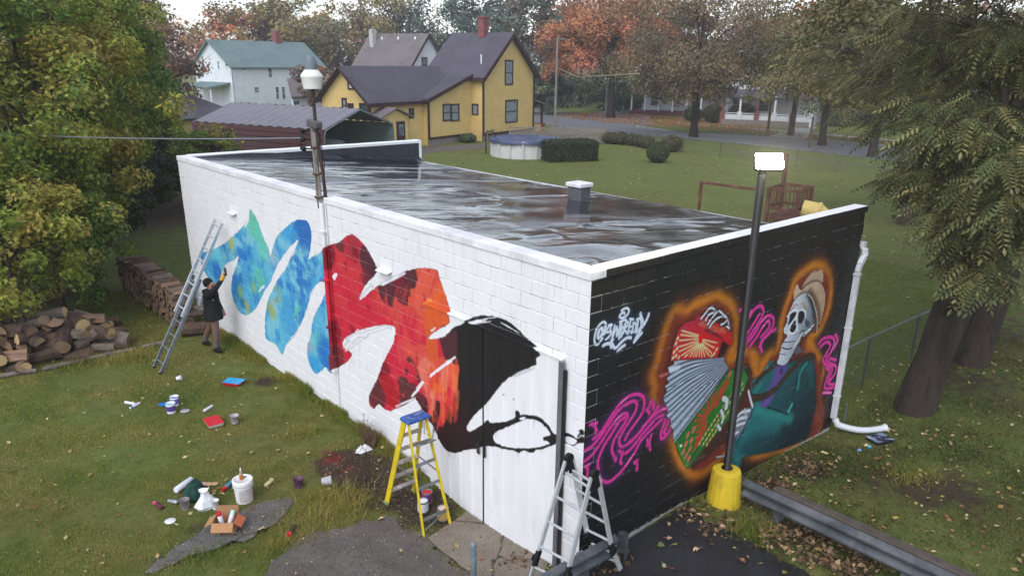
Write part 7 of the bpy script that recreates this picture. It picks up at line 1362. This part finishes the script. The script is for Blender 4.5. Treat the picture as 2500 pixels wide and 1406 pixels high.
# far trees closing the view
FARL = [(40, 70, 'dark', PUR, 'dark brown tree at the far edge above the yard'), (330, 78, 'a', PUR, 'purple brown tree behind the green maples'), (360, 62, 'b', PUR, 'brown tree just behind the maples'), (575, 140, 'c', ORG, 'rust tinted tree behind the white house gable'), (650, 132, 'd', GLD, 'golden olive tree above the white house ridge'), (745, 138, 'e', OLV, 'olive tree behind the white house chimney'), (850, 150, 'f', PUR, 'brown tree between the white and grey houses'), (905, 150, 'g', GLD, 'golden tree behind the grey house roof'), (1095, 142, 'h', BLG, 'blue green tree behind the yellow house chimney'), (1180, 138, 'i', BLG, 'dark blue green tree above the yellow ridge'), (1290, 124, 'j', BLG, 'blue green tree right of the yellow gable'), (1345, 128, 'k', PUR, 'grey brown tree behind the utility pole'), (1420, 140, 'l', ORG, 'rusty tree far behind the orange maple'), (1570, 132, 'm', BLG, 'dark tree between orange and brown crowns'), (1700, 150, 'n', PUR, 'grey brown tree behind the porch house'), (1800, 140, 'o', PUR, 'thin brown tree behind the dormer house'), (1960, 118, 'p', ORG, 'orange topped tree right of the dormer house'), (2090, 110, 'q', OLV, 'olive tree beyond the far street'), (2230, 118, 'r', OLV, 'olive brown tree behind the walnut boughs'), (2390, 108, 's', PUR, 'brown tree behind the walnut at the edge'), (2520, 100, 't', OLV, 'olive tree at the far right edge')]
for i, (px, dist, _, pal, lab) in enumerate(FARL):
    x, y = at(px, dist); g = np.random.default_rng(300+i); topz = zat(px, g.uniform(-45, 12), dist)
    if px in (850, 1800): topz = zat(px, 30, dist)
    if px == 575: topz = zat(px, 15, dist)
    if px in (650, 745): topz = zat(px, -10, dist)
    rx = dist*g.uniform(.058, .072); rz = topz*.40; nl = 5200 if px not in (1800,) else 1200
    tree('background_tree', lab, x, y, [(0, 0, topz-rz*.95, rx, rx*.9, rz)], pal, nl, dist*.0040+.06, 400+i, .32, 'trees closing the view', nclump=60, limbs=8, clump=.26, trunk_top=topz*.62, low=-.95, shell=.5)
# bare oak between grey house and yellow roof, and a bare tree by the dormer house
x, y = at(985, 146); tree('bare_tree', 'nearly bare dark tree against the sky above the grey house', x, y, [(0, 0, zat(985, 0, 146)-2, 6, 6, 5)], GLD, 1500, .4, 61, .34, limbs=34, bare=4, trunk_top=10., m_b=m_tbarkd)
x, y = at(1850, 120); tree('bare_tree', 'bare twiggy tree in the sky gap above the dormer', x, y, [(0, 0, zat(1850, 20, 120)-1, 5, 5, 6)], PUR, 250, .35, 62, .26, limbs=40, bare=5, trunk_top=11., m_b=m_tbarkd)
# undergrowth line in front of the far trees
for i, (px, dist, rx, rz, pal, lab) in enumerate(((1400, 118, 9, 4, DKG, 'dark shrub mass below the orange maple'), (1540, 112, 7, 4, DKG, 'dark shrubs left of the porch house'), (820, 92, 5, 5, PUR, 'dark brown thicket beside the white house'), (1330, 100, 4, 4.5, BLG, 'dark evergreen bush right of the yellow house'), (2150, 100, 8, 3.2, DKG, 'dark shrubs beyond the street at the right'), (2350, 95, 9, 3.6, DKG, 'dark shrubs beyond the street behind the trunks'), (2000, 105, 6, 3, DKG, 'dark shrub right of the dormer house'))):
    x, y = at(px, dist); tree('shrub_thicket', lab, x, y, [(0, 0, rz*.55, rx, rx*.5, rz*.62)], pal, 3000, .5, 500+i, .12, nclump=40, limbs=4, clump=.3)
# the orange maple and the two street trees
x, y = 64.8, 57.6; tree('orange_maple', 'large orange autumn maple with dark trunk across the street', x, y, [(0, 0, 9.8, 6.8, 6.6, 5.6), (3.2, -3.2, 7.4, 4.4, 4.4, 3.6), (-3.4, 3.4, 7.6, 4.2, 4.2, 3.4)], ORG, 32000, .30, 71, .48, m_b=m_tbarkd, trunk_top=10.)
x, y = 52.8, 36.7; tree('street_tree', 'round brown olive street tree on the verge', x, y, [(0, 0, 7.8, 6.0, 5.8, 5.2), (-2.4, 2.5, 6.0, 4.0, 4., 3.4), (2.6, -2.7, 5.6, 3.8, 3.8, 3.2), (0, 0, 5.4, 4.4, 4.4, 2.6)], BRN, 42000, .22, 72, .36, m_b=m_tbarkd, trunk_top=8.)
x, y = at(2035, 70); tree('street_tree', 'olive street tree behind the lamp glow', x, y, [(0, 0, 8.4, 5.4, 5.4, 5.4), (-2.4, 2.4, 5.2, 4., 4., 2.8), (2., -2., 5., 4., 4., 2.8)], OLV, 28000, .22, 73, .3, m_b=m_tbarkd, trunk_top=7.5)
x, y = at(2170, 62); tree('street_tree', 'dark trunked olive tree at the street left of the walnut', x, y, [(0, 0, 8.2, 4.6, 4.6, 4.6), (1.2, -1.6, 5., 3.4, 3.4, 2.4)], OLV, 16000, .22, 74, .32, m_b=m_tbarkd, trunk_top=7.)
x, y = at(1955, 78); tree('street_tree', 'olive tree with orange top beside the dormer house', x, y, [(0, 0, 9.5, 4.4, 4.4, 4.8), (0, 0, 6., 3.6, 3.6, 2.6)], [(122, 100, 58), (150, 96, 62), (100, 94, 58)], 7000, .32, 75, .28, m_b=m_tbarkd, trunk_top=8.)
# maples along the left of the yard
for i, (px, dist, zc, rx, rz, pal, nl, lab) in enumerate(((150, 31, 5.4, 3.7, 4.4, GRN, 62000, 'big green gold maple rising behind the stacked firewood'), (30, 25, 4.6, 3.8, 4.2, YGR, 58000, 'yellow green maple overhanging the loose log heap'), (-130, 23, 5.0, 3.6, 4.4, GRN, 22000, 'green maple cut by the edge of the picture'), (335, 42, 2.6, 1.8, 2.4, GRN, 15000, 'lower green maple beside the yellow shed'), (130, 42, 8.2, 4.8, 4.6, GRN, 30000, 'tall green maple behind the nearer maples'), (265, 40, 6.0, 2.2, 3.2, GRN, 20000, 'slender green maple left of the white house'), (505, 47, 1.5, 1.5, 1.4, YGR, 5000, 'small yellow green tree in front of the shed'))):
    x, y = at(px, dist); tree('maple_tree', lab, x, y, [(0, 0, zc+(.7 if dist < 35 else 0), rx, rx, rz*(.86 if dist < 35 else 1)), (-rx*.4, rx*.4, zc*.6, rx*.65, rx*.65, rz*.55)]+([] if dist < 35 else [(rx*.35, -rx*.3, zc*.55, rx*.7, rx*.7, rz*.55)]), pal, nl, .125 if dist < 35 else .17, 600+i, .22, 'maples along the yard', nclump=130, clump=.17, limbs=20, shell=.5, trunk_top=zc*1.1, low=-.9)
for i, (px, dist, zc, rx, rz, pal, nl, lab) in enumerate(((40, 22, 2.1, 2.0, 1.9, GRN, 16000, 'low leafy maple growth right behind the log heap'), (-90, 20, 2.4, 1.9, 2.1, YGR, 9000, 'low yellow green growth at the picture edge'), (190, 30, 1.9, 2.0, 1.6, DKG, 12000, 'dark understory shrub behind the loose heap'), (300, 36, 1.7, 2.3, 1.5, DKG, 11000, 'dark understory shrub beyond the neat stack'), (400, 46, 1.7, 2.0, 1.6, GRN, 9000, 'leafy shrub left of the building far corner'))):
    x, y = at(px, dist); tree('understory_shrub', lab, x, y, [(0, 0, zc, rx, rx, rz)], pal, nl, .12 if dist < 33 else .16, 700+i, .07, nclump=80, clump=.2, limbs=14, shell=.45, trunk_top=zc, low=-.95)
def bush(name, label, x, y, r, h, pal, n, size, seed, box=None, group=None, rz=0., cat='bush'):
    g = np.random.default_rng(seed); root = thing(name, (x, y, 0), label, cat, group, rz)
    if box:
        L, Wd = box; P = g.uniform(-1, 1, (n, 3)); f = g.integers(0, 5, n); s_ = g.choice([-1, 1], n); P[f < 2, 0] = s_[f < 2]; P[(f >= 2) & (f < 4), 1] = s_[(f >= 2) & (f < 4)]; P[f == 4, 2] = 1; N = P*np.abs(P)**6+g.normal(0, .45, (n, 3)); Q = np.sign(P)*np.abs(P)**1.0
        rr__ = np.maximum(0, np.abs(P).min(1)); P = P*np.array([L/2, Wd/2, h/2])+np.array([0, 0, h/2]); P += g.normal(0, .035, (n, 3)); P[:, 2] = np.maximum(P[:, 2]-.07*(np.abs(Q[:, 0])**8+np.abs(Q[:, 1])**8)*(Q[:, 2] > .8), .02); b = MB(); b.box((0, 0, h/2-.04), (L-.14, Wd-.14, h-.14), None, .15)
    else:
        o = g.normal(size=(n, 3)); o /= np.linalg.norm(o, axis=1, keepdims=True); o *= g.uniform(.86, 1.05, n)[:, None]; N = o+g.normal(0, .4, (n, 3)); P = o*np.array([r, r, h/2])+np.array([0, 0, h*.5]); P[:, 2] = np.maximum(P[:, 2], .03); b = MB(); b.lathe([(r*.5, .02), (r*.84, h*.25), (r*.9, h*.5), (r*.72, h*.8), (.01, h*.93)], n=12)
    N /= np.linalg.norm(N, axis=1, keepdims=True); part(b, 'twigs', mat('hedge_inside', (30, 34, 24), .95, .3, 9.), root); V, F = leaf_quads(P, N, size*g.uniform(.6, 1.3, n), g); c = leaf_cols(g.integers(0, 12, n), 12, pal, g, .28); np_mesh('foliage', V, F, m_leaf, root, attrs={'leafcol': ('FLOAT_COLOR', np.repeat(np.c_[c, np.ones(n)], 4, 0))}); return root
hA, hB = gp(1332, 396), gp(1425, 398); bush('clipped_hedge', 'square clipped dark green hedge beside the covered pool', 31.2, 31.1, 0, 1.38, DKG, 7000, .11, 81, (3.5, 1.6), rz=R(-22), cat='hedge')
for i, (px, py, r_, h_) in enumerate(((1482, 352, .55, .95), (1500, 354, .5, .95), (1518, 355, .55, 1.05), (1543, 357, .55, .95), (1562, 360, .5, .95), (1580, 364, .6, .95), (1640, 372, .85, 1.2))):
    q = gp(px, py); bush('round_bush', ('first clipped bush in the row past the pool hedge', 'second clipped bush of the row by the far fence', 'tallest clipped bush in the row by the far fence', 'fourth clipped bush in the row by the far fence', 'fifth clipped bush in the row by the far fence', 'last small clipped bush behind the vase shaped shrub', 'wide clipped bush at the end of the row')[i], q.x+.3, q.y+.3, r_, h_, [(88, 84, 58), (74, 76, 54), (98, 88, 62)], 1500, .12, 90+i, group='clipped bushes by the far fence')
q = gp(1605, 397); bush('vase_shrub', 'vase shaped green shrub standing alone on the back lawn', q.x, q.y, .75, 1.35, [(70, 80, 50), (60, 70, 46), (84, 88, 54)], 2600, .13, 99)
for i, (px, py, r_, h_, lab) in enumerate(((1690, 296, 1.1, 1.6, 'dark shrub at the porch house steps'), (1740, 300, 1.2, 2., 'tall dark shrub left of the dormer house'), (1810, 302, 1.6, 2.2, 'dark green shrub before the dormer house porch'), (1925, 302, 1.1, 1.1, 'low clipped shrub at the dormer house corner'), (1020, 345, .9, 1.1, 'leafy plant by the yellow house entry'), (1142, 348, .7, .7, 'small flowering plant at the yellow house foundation'))):
    q = gp(px, py); bush('garden_shrub', lab, q.x, q.y, r_, h_, DKG if i < 4 else [(84, 96, 58), (100, 108, 72), (70, 80, 50)], 1800, .2 if i < 4 else .14, 120+i)
# ---- the walnut-like trees on the right, with feathered leaves
def feather(g, n_pairs=7):
    """one compound leaf along +X, drooping"""
    V, F = [], []
    def kite(p, d, nrm, L, w):
        d = d/np.linalg.norm(d); s = np.cross(nrm, d); s /= np.linalg.norm(s); o = len(V); V.extend([p, p+d*L*.45+s*w, p+d*L, p+d*L*.45-s*w]); F.append((o, o+1, o+2, o+3))
    L = .46
    for k in range(n_pairs):
        t = (k+1.2)/(n_pairs+.6); p = np.array([L*t, 0, -.16*t*t]); ll = .125*(1-.35*abs(t-.5)*1.4)
        for sg in (-1, 1): kite(p, np.array([.45, sg, -.42]), np.array([0, sg*.35, 1.]), ll, ll*.17)
    kite(np.array([L*1.02, 0, -.17]), np.array([1., 0, -.5]), np.array([0, 0, 1.]), .12, .025)
    o = len(V); V.extend([np.array([0, .004, 0]), np.array([L*.5, .003, -.04]), np.array([L, .001, -.16]), np.array([L*.5, -.003, -.04])]); F.append((o, o+1, o+2, o+3))
    return np.array(V), np.array(F)
def walnut(name, label, base, top, lean, rad, boughs, seed, pal, nper, limbs):
    g = np.random.default_rng(seed); r = thing(name, (base[0], base[1], float(hz(*base))), label, 'tree', 'feather leaved trees on the right'); b = MB(); pts, rr1 = [], []
    for i in range(12): s = i/11; pts.append(Vector((lean[0]*s, lean[1]*s, -.15+top*s))); rr1.append(rad*((1.16 if i == 0 else 1.03+.05*max(0, 1-i/2.))-.26*s)*(1+.05*math.sin(i*2.3)))
    b.tube(pts, rr1, 16); v = b.v
    for i in range(len(v)): x_, y_, z_ = v[i]; a_ = math.atan2(y_, x_); k_ = 1+.05*math.sin(a_*9+z_*1.3)+.03*math.sin(a_*17-z_*2.1); v[i] = (x_*k_, y_*k_, z_)
    part(b, 'trunk', mat('furrowed_bark', (72, 62, 55), .95, .4, 3., bump=1., bscale=9, bdist=.06, stretch=(3, 3, .5), c2=(50, 43, 39)), r); T, FT = feather(g); nv = len(T); V, F, Cc_ = [], [], []; off = 0; lb = MB()
    pal_ = np.array([lin(p) for p in pal])*.92
    for (bx_, by_, bz_, br, n) in boughs:
        e = Vector((bx_-base[0], by_-base[1], bz_)); st_ = pts[min(11, max(3, int(11*min(.95, (bz_*.7)/top))))]; m = st_.lerp(e, .5)+Vector((0, 0, .5)); lb.tube([st_, m, e], [rad*.35, rad*.2, rad*.06], 7); tw_ = []
        for k in range(int(n/10)):
            d = g.normal(size=3); d /= np.linalg.norm(d); d[2] *= .7; q = np.array(e)+d*br*g.uniform(.5, 1.); s0 = np.array(m.lerp(e, g.uniform(.72, 1))); lb.tube([Vector(s0), Vector((s0+q)/2+np.array([0, 0, .15])), Vector(q)], [.022, .013, .005], 4); tw_.append((s0, q))
        for k in range(int(n*1.35)):
            s0, q = tw_[k % len(tw_)]; t = g.uniform(.35, 1.05); p = s0+(q-s0)*t+np.array([0, 0, .3*t*(1-t)]); dirv = (q-s0); sd_ = (p[0]+base[0]-8.95)*.743+(p[1]+base[1]+.72)*-.669
            if p[2] < 3.35-1.5*min(1, max(0, (sd_-.35)/.9)): continue
            a_ = math.atan2(dirv[1], dirv[0])+g.normal(0, .9); tl = g.normal(.35, .3); rl = g.normal(0, .35); s = g.uniform(.6, 1.25)
            M_ = np.array(Matrix.Rotation(a_, 3, 'Z') @ Matrix.Rotation(tl, 3, 'Y') @ Matrix.Rotation(rl, 3, 'X')); V.append(T*s @ M_.T+p); F.append(FT+off); off += nv; c = pal_[g.integers(len(pal_))]*g.uniform(.45, 1.4); Cc_.append(np.tile(np.r_[c, 1.], (nv, 1)))
    part(lb, 'limbs', m_tbark, r); V = np.concatenate(V); np_mesh('crown', V, np.concatenate(F), m_leaf, r, attrs={'leafcol': ('FLOAT_COLOR', np.clip(np.concatenate(Cc_), .004, 1))})
    P, N, k, cc, cr = crown_points((lean[0]*1.1, lean[1]-.6, top+2.6), (4.6, 4.6, 2.1), 60, 15000, g, .24, .4); Vq, Fq = leaf_quads(P, N, .24*g.uniform(.6, 1.3, len(P)), g, .4); c = leaf_cols(k, len(cc), pal, g); np_mesh('added_shade_crown', Vq, Fq, m_leaf, r, attrs={'leafcol': ('FLOAT_COLOR', np.repeat(np.c_[c, np.ones(len(c))], 4, 0))}); return r  # last leaf mass: unseen above the view, added to shade the verge
WAL = [(108, 114, 68), (94, 104, 64), (124, 122, 78), (84, 96, 62), (138, 130, 82)]
def bough(px, py, dist, r_, n): x, y = at(px, dist); return (x, y, zat(px, py, dist), r_, n)
walnut('walnut_tree', 'thick trunked tree with feathered leaves near the downspout', (8.95, -.72), 7.2, (1.5, -.5), .34, [bough(2370, 440, 15.5, .8, 170), bough(2300, 370, 17, .8, 140), bough(2360, 330, 16, 1.0, 210), bough(2480, 530, 14.5, .9, 220), bough(2490, 630, 14.5, .6, 110), bough(2450, 300, 15, 1.2, 250), bough(2330, 260, 17, 1.1, 190), bough(2230, 270, 19, 1.0, 150), bough(2510, 690, 13.8, .8, 150), bough(2470, 745, 14.2, .4, 60), bough(2450, 130, 17, 1.4, 220), bough(2300, 140, 18, 1.4, 200), bough(2560, 450, 14, 1.4, 200), bough(2255, 440, 17, .4, 50)], 31, WAL, 0, 0)
walnut('walnut_tree', 'second leaning trunk behind the thick trunked feathered tree', (12.2, -.62), 7.5, (2.4, -.3), .33, [bough(2470, 600, 18.5, 1.1, 170), bough(2560, 300, 18, 1.8, 200), bough(2400, 200, 20, 1.6, 200), bough(2480, 480, 18, 1.2, 160), bough(2240, 200, 22, 1.7, 190), bough(2140, 180, 24, 1.7, 190), bough(2050, 120, 26, 1.6, 150), bough(2350, 60, 22, 1.8, 200), bough(2200, 70, 24, 1.8, 190)], 33, [(116, 112, 72), (102, 104, 68), (130, 120, 80), (92, 96, 64)], 0, 0)
x, y = at(2280, 36); tree('lawn_tree', 'broad leaved tree behind the walnut on the back lawn', x, y, [(0, 0, 8., 4.6, 4.6, 4.), (-2.4, 2.2, 6.4, 2.8, 2.8, 2.6)], [(104, 100, 62), (92, 90, 58), (116, 104, 64), (80, 82, 54)], 15000, .22, 77, .3, trunk_top=7., nclump=70, clump=.24)
# ================================================================== grass, fallen leaves, grit
m_blade = leaf_mat('grass_blades', .7, .3)
def open_ground(x, y, edge=0.):
    k = ~((x > -.03) & (x < BW+.03) & (y > -.03) & (y < BL+.03))
    for P_s in (P_STRIP, P_PATCH, P_SLAB, P_APRON):
        ins = inside(P_s, x, y)
        if edge: 
            q = np.array(P_s); d = np.full(x.shape, 9.)
            for a, b in zip(q, np.roll(q, -1, 0)):
                e = b-a; tt = np.clip(((x-a[0])*e[0]+(y-a[1])*e[1])/(e @ e), 0, 1); d = np.minimum(d, np.hypot(x-a[0]-tt*e[0], y-a[1]-tt*e[1]))
            ins &= (rng.random(x.shape) > np.exp(-(d/edge)**2)) | ((y > -.6) & (y < .02) & (x > -.2))
        k &= ~ins
    return k
def scatter(n, x0, x1, y0, y1, edge=.2, soilpow=1.):
    x, y = rng.uniform(x0, x1, n), rng.uniform(y0, y1, n); d = np.hypot(x-CAM[0], y-CAM[1]); k = (rng.random(n) < np.clip((9./d)**1.6, 0, 1)) & open_ground(x, y, edge); x, y, d = x[k], y[k], d[k]
    s = soilmask(x, y)+(vn(x, y)-.5)*.9; k = rng.random(len(x)) > np.clip((s-.25)*1.8, 0, .96)*soilpow; return x[k], y[k], d[k]
_vg = np.random.default_rng(77).random((64, 64))
def vn(x, y, f=1.1):
    u, v = (x*f+500), (y*f+500); i, j = np.floor(u).astype(int), np.floor(v).astype(int); a, b = u-i, v-j; a = a*a*(3-2*a); b = b*b*(3-2*b); g = lambda p, q: _vg[p % 64, q % 64]
    return g(i, j)*(1-a)*(1-b)+g(i+1, j)*a*(1-b)+g(i, j+1)*(1-a)*b+g(i+1, j+1)*a*b
def blades(name, x, y, d, hlo, hhi, pal, wid=.0035, lean=.5):
    n = len(x); h = rng.uniform(hlo, hhi, n)*(.65+.7*vn(x, y, 2.3)); z = hz(x, y); a = rng.uniform(0, 6.28, n); w = wid*(d/10.)*rng.uniform(.7, 1.4, n); ln = h*lean*rng.uniform(.2, 1.5, n); b = a+rng.normal(1.57, .6, n)
    base = np.stack([x, y, z], 1); sx = np.stack([np.cos(a)*w, np.sin(a)*w, np.zeros(n)], 1); tip = base+np.stack([np.cos(b)*ln, np.sin(b)*ln, h], 1); V = np.stack([base-sx, base+sx, tip], 1).reshape(-1, 3)
    p = np.array([lin(c) for c in pal]); q = np.clip((vn(x, y, .9)*.6+vn(x, y, 3.1)*.4)*len(pal)*1.15+rng.normal(0, .7, n), 0, len(pal)-1).astype(int); c = p[q]*rng.uniform(.65, 1.3, (n, 1)); C_ = np.repeat(np.c_[np.clip(c, 0, 1), np.ones(n)], 3, 0)
    o = np_mesh(name, V, np.arange(3*n).reshape(n, 3), m_blade, attrs={'leafcol': ('FLOAT_COLOR', C_)}); return tag(o, kind='stuff')
PALG = [(92, 114, 40), (110, 126, 46), (128, 130, 54), (146, 138, 64), (164, 148, 84)]; PALR_SHADED = [(52, 66, 28), (62, 72, 32), (76, 72, 40), (90, 78, 50)]  # verge palette: tree shade and brown soil put into the blade colour
x, y, d = scatter(820000, -9.5, .0, -2.5, 17.5); o = blades('lawn_grass', x, y, d, .018, .044, PALG); o['label'] = 'short mottled green and straw lawn grass in the side yard'
x, y, d = scatter(420000, .0, 15, -6.5, 0.); o = blades('verge_grass', x, y, d, .02, .05, PALR_SHADED); o['label'] = 'thin green and brown grass on the verge past the guardrail'
x, y, d = scatter(260000, 7., 20, 0., 16.); o = blades('back_grass', x, y, d, .03, .06, [(86, 112, 42), (102, 124, 48), (116, 130, 54)], .005); o['label'] = 'green lawn grass behind the building corner'
# longer growth along the foot of the white wall and in tufts
n = 16000; x = -np.abs(rng.normal(0, .09, n))-.01; y = rng.uniform(3.5, 13.6, n); k = (vn(x, y, 1.7) > .28) & (rng.random(n) < np.clip((y-3.3)/1.5, .1, 1)); x, y = x[k], y[k]; o = blades('wall_foot_grass', x, y, np.hypot(x-CAM[0], y-CAM[1]), .07, .2, PALG, .004, .6); o['label'] = 'long uncut grass along the foot of the white wall'
xs, ys = [], []
for px, py, r_, n in ((830, 1235, .28, 1500), (780, 1215, .2, 700), (740, 1060, .2, 400), (640, 870, .25, 600), (1830, 1300, .25, 500), (2230, 1160, .3, 500), (690, 1330, .2, 300), (470, 1360, .25, 400), (330, 870, .3, 700), (240, 880, .3, 600), (1700, 1240, .14, 200)):
    q = GT(px, py); xs.append(rng.normal(q.x, r_, n)); ys.append(rng.normal(q.y, r_*.7, n))
x, y = np.concatenate(xs), np.concatenate(ys); k = open_ground(x, y, .15); x, y = x[k], y[k]; o = blades('grass_tufts', x, y, np.hypot(x-CAM[0], y-CAM[1]), .06, .16, PALG, .004, 1.1); o['label'] = 'coarse longer grass tufts scattered over the yard'
# fallen leaves
def litter(name, x, y, size, pal, lab, lift=.012, curl=.35):
    n = len(x); z = hz(x, y)+lift+rng.uniform(0, .02, n); nr = np.stack([rng.normal(0, curl, n), rng.normal(0, curl, n), np.ones(n)], 1); nr /= np.linalg.norm(nr, axis=1, keepdims=True); V, F = leaf_quads(np.stack([x, y, z], 1), nr, size*rng.uniform(.5, 1.5, n), rng, .75); p = np.array([lin(c) for c in pal]); c = p[rng.integers(0, len(p), n)]*rng.uniform(.6, 1.25, (n, 1)); o = np_mesh(name, V, F, m_leaf, attrs={'leafcol': ('FLOAT_COLOR', np.repeat(np.c_[np.clip(c, 0, 1), np.ones(n)], 4, 0))}); tag(o, lab, kind='stuff')
LF = [(186, 170, 118), (168, 142, 96), (150, 112, 76), (196, 176, 134), (140, 100, 66), (172, 150, 84)]
n = 950; x, y = rng.uniform(-9, .0, n), rng.uniform(-2, 17, n); k = open_ground(x, y, .3); litter('fallen_leaves', x[k], y[k], .062, LF, 'small tan fallen leaves scattered over the side yard', .03)
n = 1500; x, y = rng.uniform(1.5, 14, n), rng.uniform(-6.5, 1., n); k = open_ground(x, y, .3); litter('fallen_leaves', x[k], y[k], .07, LF, 'pale and brown fallen leaves on the verge under the trees', .03)
n = 1600; x, y = rng.uniform(8, 48, n), rng.uniform(2, 40, n); k = open_ground(x, y); litter('fallen_leaves', x[k], y[k], .10, [(186, 176, 130), (160, 150, 100), (150, 120, 80)], 'pale fallen leaves speckling the back lawn', .02)
xs, ys = [], []
for px, py, r_, n in ((1880, 1200, .35, 260), (1800, 1215, .2, 120), (1960, 1140, .35, 200), (1700, 1250, .2, 120), (1990, 1330, .3, 240), (2080, 1380, .35, 260), (1900, 1310, .25, 160), (1760, 1290, .25, 90), (1480, 1390, .25, 60), (1260, 1365, .2, 50), (960, 1200, .3, 60)):
    q = GT(px, py); xs.append(rng.normal(q.x, r_, n)); ys.append(rng.normal(q.y, r_*.6, n))
x, y = np.concatenate(xs), np.concatenate(ys); k = ~((x > -.02) & (y > -.04) & (x < BW) & (y < BL)); litter('leaf_litter', x[k], y[k], .07, [(116, 92, 68), (98, 76, 56), (138, 112, 84), (82, 62, 48), (160, 136, 106)], 'brown leaf litter gathered along wall foot and guardrail', .025, .6)
n = 4200; a = rng.uniform(0, 6.28, n); d_ = 12*rng.random(n)**.5; x, y = 66+np.cos(a)*d_*.6, 52+np.sin(a)*d_*1.2; litter('street_leaves', x, y, .2, [(176, 120, 76), (150, 104, 70), (190, 140, 90)], 'rusty fallen leaves on the verge below the orange maple', .03)
n = 2600; x, y = rng.uniform(60, 66, n), rng.uniform(20, 48, n); litter('street_leaves', x, y, .16, [(156, 116, 80), (140, 104, 72), (170, 140, 96)], 'tan fallen leaves along the far verge', .03)
# single leaves that stand out on the paving
def star_leaf(size, seed):
    g = np.random.default_rng(seed); b = MB(); P = []; n = 10
    for k in range(n): a = 2*math.pi*k/n; r = size*(.9 if k % 2 == 0 else .6)*g.uniform(.65, 1.15); P.append((math.cos(a)*r, math.sin(a)*r, g.uniform(0, .018)))
    b.add([(0, 0, .006)]+P, [(0, k+1, (k+1) % n+1) for k in range(n)]); b.tube([(0, 0, .006), (-size*.8, -size*.6, .012), (-size*1.4, -size*.9, .02)], .0022, 4); return b
for i, (px, py, sz, c, lab) in enumerate(((1614, 1337, .075, (96, 108, 60), 'torn green leaf cluster on the dark asphalt'), (1645, 1336, .065, (134, 140, 60), 'yellow green leaf on the dark asphalt'), (1634, 1320, .055, (176, 140, 116), 'pinkish tan leaf above the green ones'), (1698, 1347, .055, (196, 160, 130), 'pale tan leaf in the middle of the asphalt'), (1647, 1397, .07, (166, 98, 58), 'orange leaf low on the asphalt'), (1620, 1388, .05, (140, 146, 110), 'pale green leaf left of the orange one'), (1784, 1275, .08, (190, 160, 130), 'large pale leaf near the yellow lamp base'), (1762, 1290, .06, (196, 168, 140), 'pale leaf at the asphalt edge by the lamp'), (1706, 1262, .05, (206, 186, 160), 'small pale leaf touching the yellow base foot'), (1115, 1338, .065, (160, 136, 92), 'tan leaf lying on the concrete slab'), (930, 1272, .07, (196, 170, 130), 'large pale leaf on the dirt left of the ladder'), (1175, 1370, .05, (150, 100, 70), 'brown leaf beside the pipe bollard'), (1812, 1373, .05, (150, 92, 62), 'small orange brown leaf low on the asphalt'), (452, 1122, .07, (196, 180, 130), 'pale yellow leaf on the lawn above the roll'), (680, 1104, .07, (176, 150, 110), 'tan leaf on the lawn right of the bucket'), (640, 1296, .06, (190, 176, 130), 'pale leaf on the strip right of the box'))):
    q = GT(px, py); o = star_leaf(sz, 900+i).build('fallen_leaf', mat('leaf_colour_%d' % i, c, .7, .2, 30.)); o.location = (q.x, q.y, float(hz(q.x, q.y))+.045); o.rotation_euler = (rng.normal(0, .2), rng.normal(0, .2), rng.uniform(0, 6.28)); tag(o, lab, 'leaf', 'single leaves on paving and lawn')
# grit and crumbs of asphalt
def grit(name, P_s, n, size, lab, spread=.12, lift=.02):
    q = np.array(P_s); x, y = rng.uniform(q[:, 0].min()-spread, q[:, 0].max()+spread, n*3), rng.uniform(q[:, 1].min()-spread, q[:, 1].max()+spread, n*3); xx, yy_ = x+rng.normal(0, spread, n*3), y+rng.normal(0, spread, n*3); k = inside(q, x, y); x, y = xx[k][:n], yy_[k][:n]; n = len(x)
    T = np.array([(1, 0, 0), (-.5, .87, 0), (-.5, -.87, 0), (0, 0, .8)]); FT = np.array([(0, 1, 3), (1, 2, 3), (2, 0, 3)]); s = size*rng.uniform(.4, 1.6, n)*rng.choice([1, 1, 1, 2.2], n); V = (T[None]*s[:, None, None]*rng.uniform(.6, 1.3, (n, 4, 1))+np.stack([x, y, hz(x, y)+lift], 1)[:, None]).reshape(-1, 3); F = (FT[None]+4*np.arange(n)[:, None, None]).reshape(-1, 3)
    g = rng.uniform(.05, .2, n)*rng.choice([1, 1, 1, 1, 1, 2.4], n); C_ = np.repeat(np.stack([g, g*.96, g*.92, np.ones(n)], 1), 4, 0); tag(np_mesh(name, V, F, m_grit, attrs={'leafcol': ('FLOAT_COLOR', C_)}), lab, kind='stuff')
t = NT('grit_stones', .9, .2); t.col(t.attr('leafcol', 'Color')); m_grit = t.m
grit('gravel', P_PATCH, 4200, .005, 'loose gravel and crumbs on the broken asphalt patch'); grit('gravel', P_STRIP, 1800, .005, 'loose grit along the old asphalt strip'); grit('gravel', P_DIRT, 1500, .006, 'small stones in the bare dirt by the ladder', lift=.0); grit('gravel', P_SLAB, 700, .006, 'fine grit on the concrete door slab', lift=.035)
# ================================================================== damp autumn air
t = bpy.data.materials.new('damp_air'); t.use_nodes = True; nn = t.node_tree.nodes; nn.remove(nn['Principled BSDF']); pv = nn.new('ShaderNodeVolumePrincipled')
pv.inputs['Color'].default_value = (.86, .89, .95, 1); pv.inputs['Density'].default_value = .0009; pv.inputs['Anisotropy'].default_value = .2; t.node_tree.links.new(pv.outputs[0], nn['Material Output'].inputs['Volume'])
b = MB(); b.box((0, 0, 14.), (2000, 2000, 32.)); hzo = b.build('haze', t); hzo['kind'] = 'stuff'; hzo['label'] = 'thin damp haze in the autumn air'
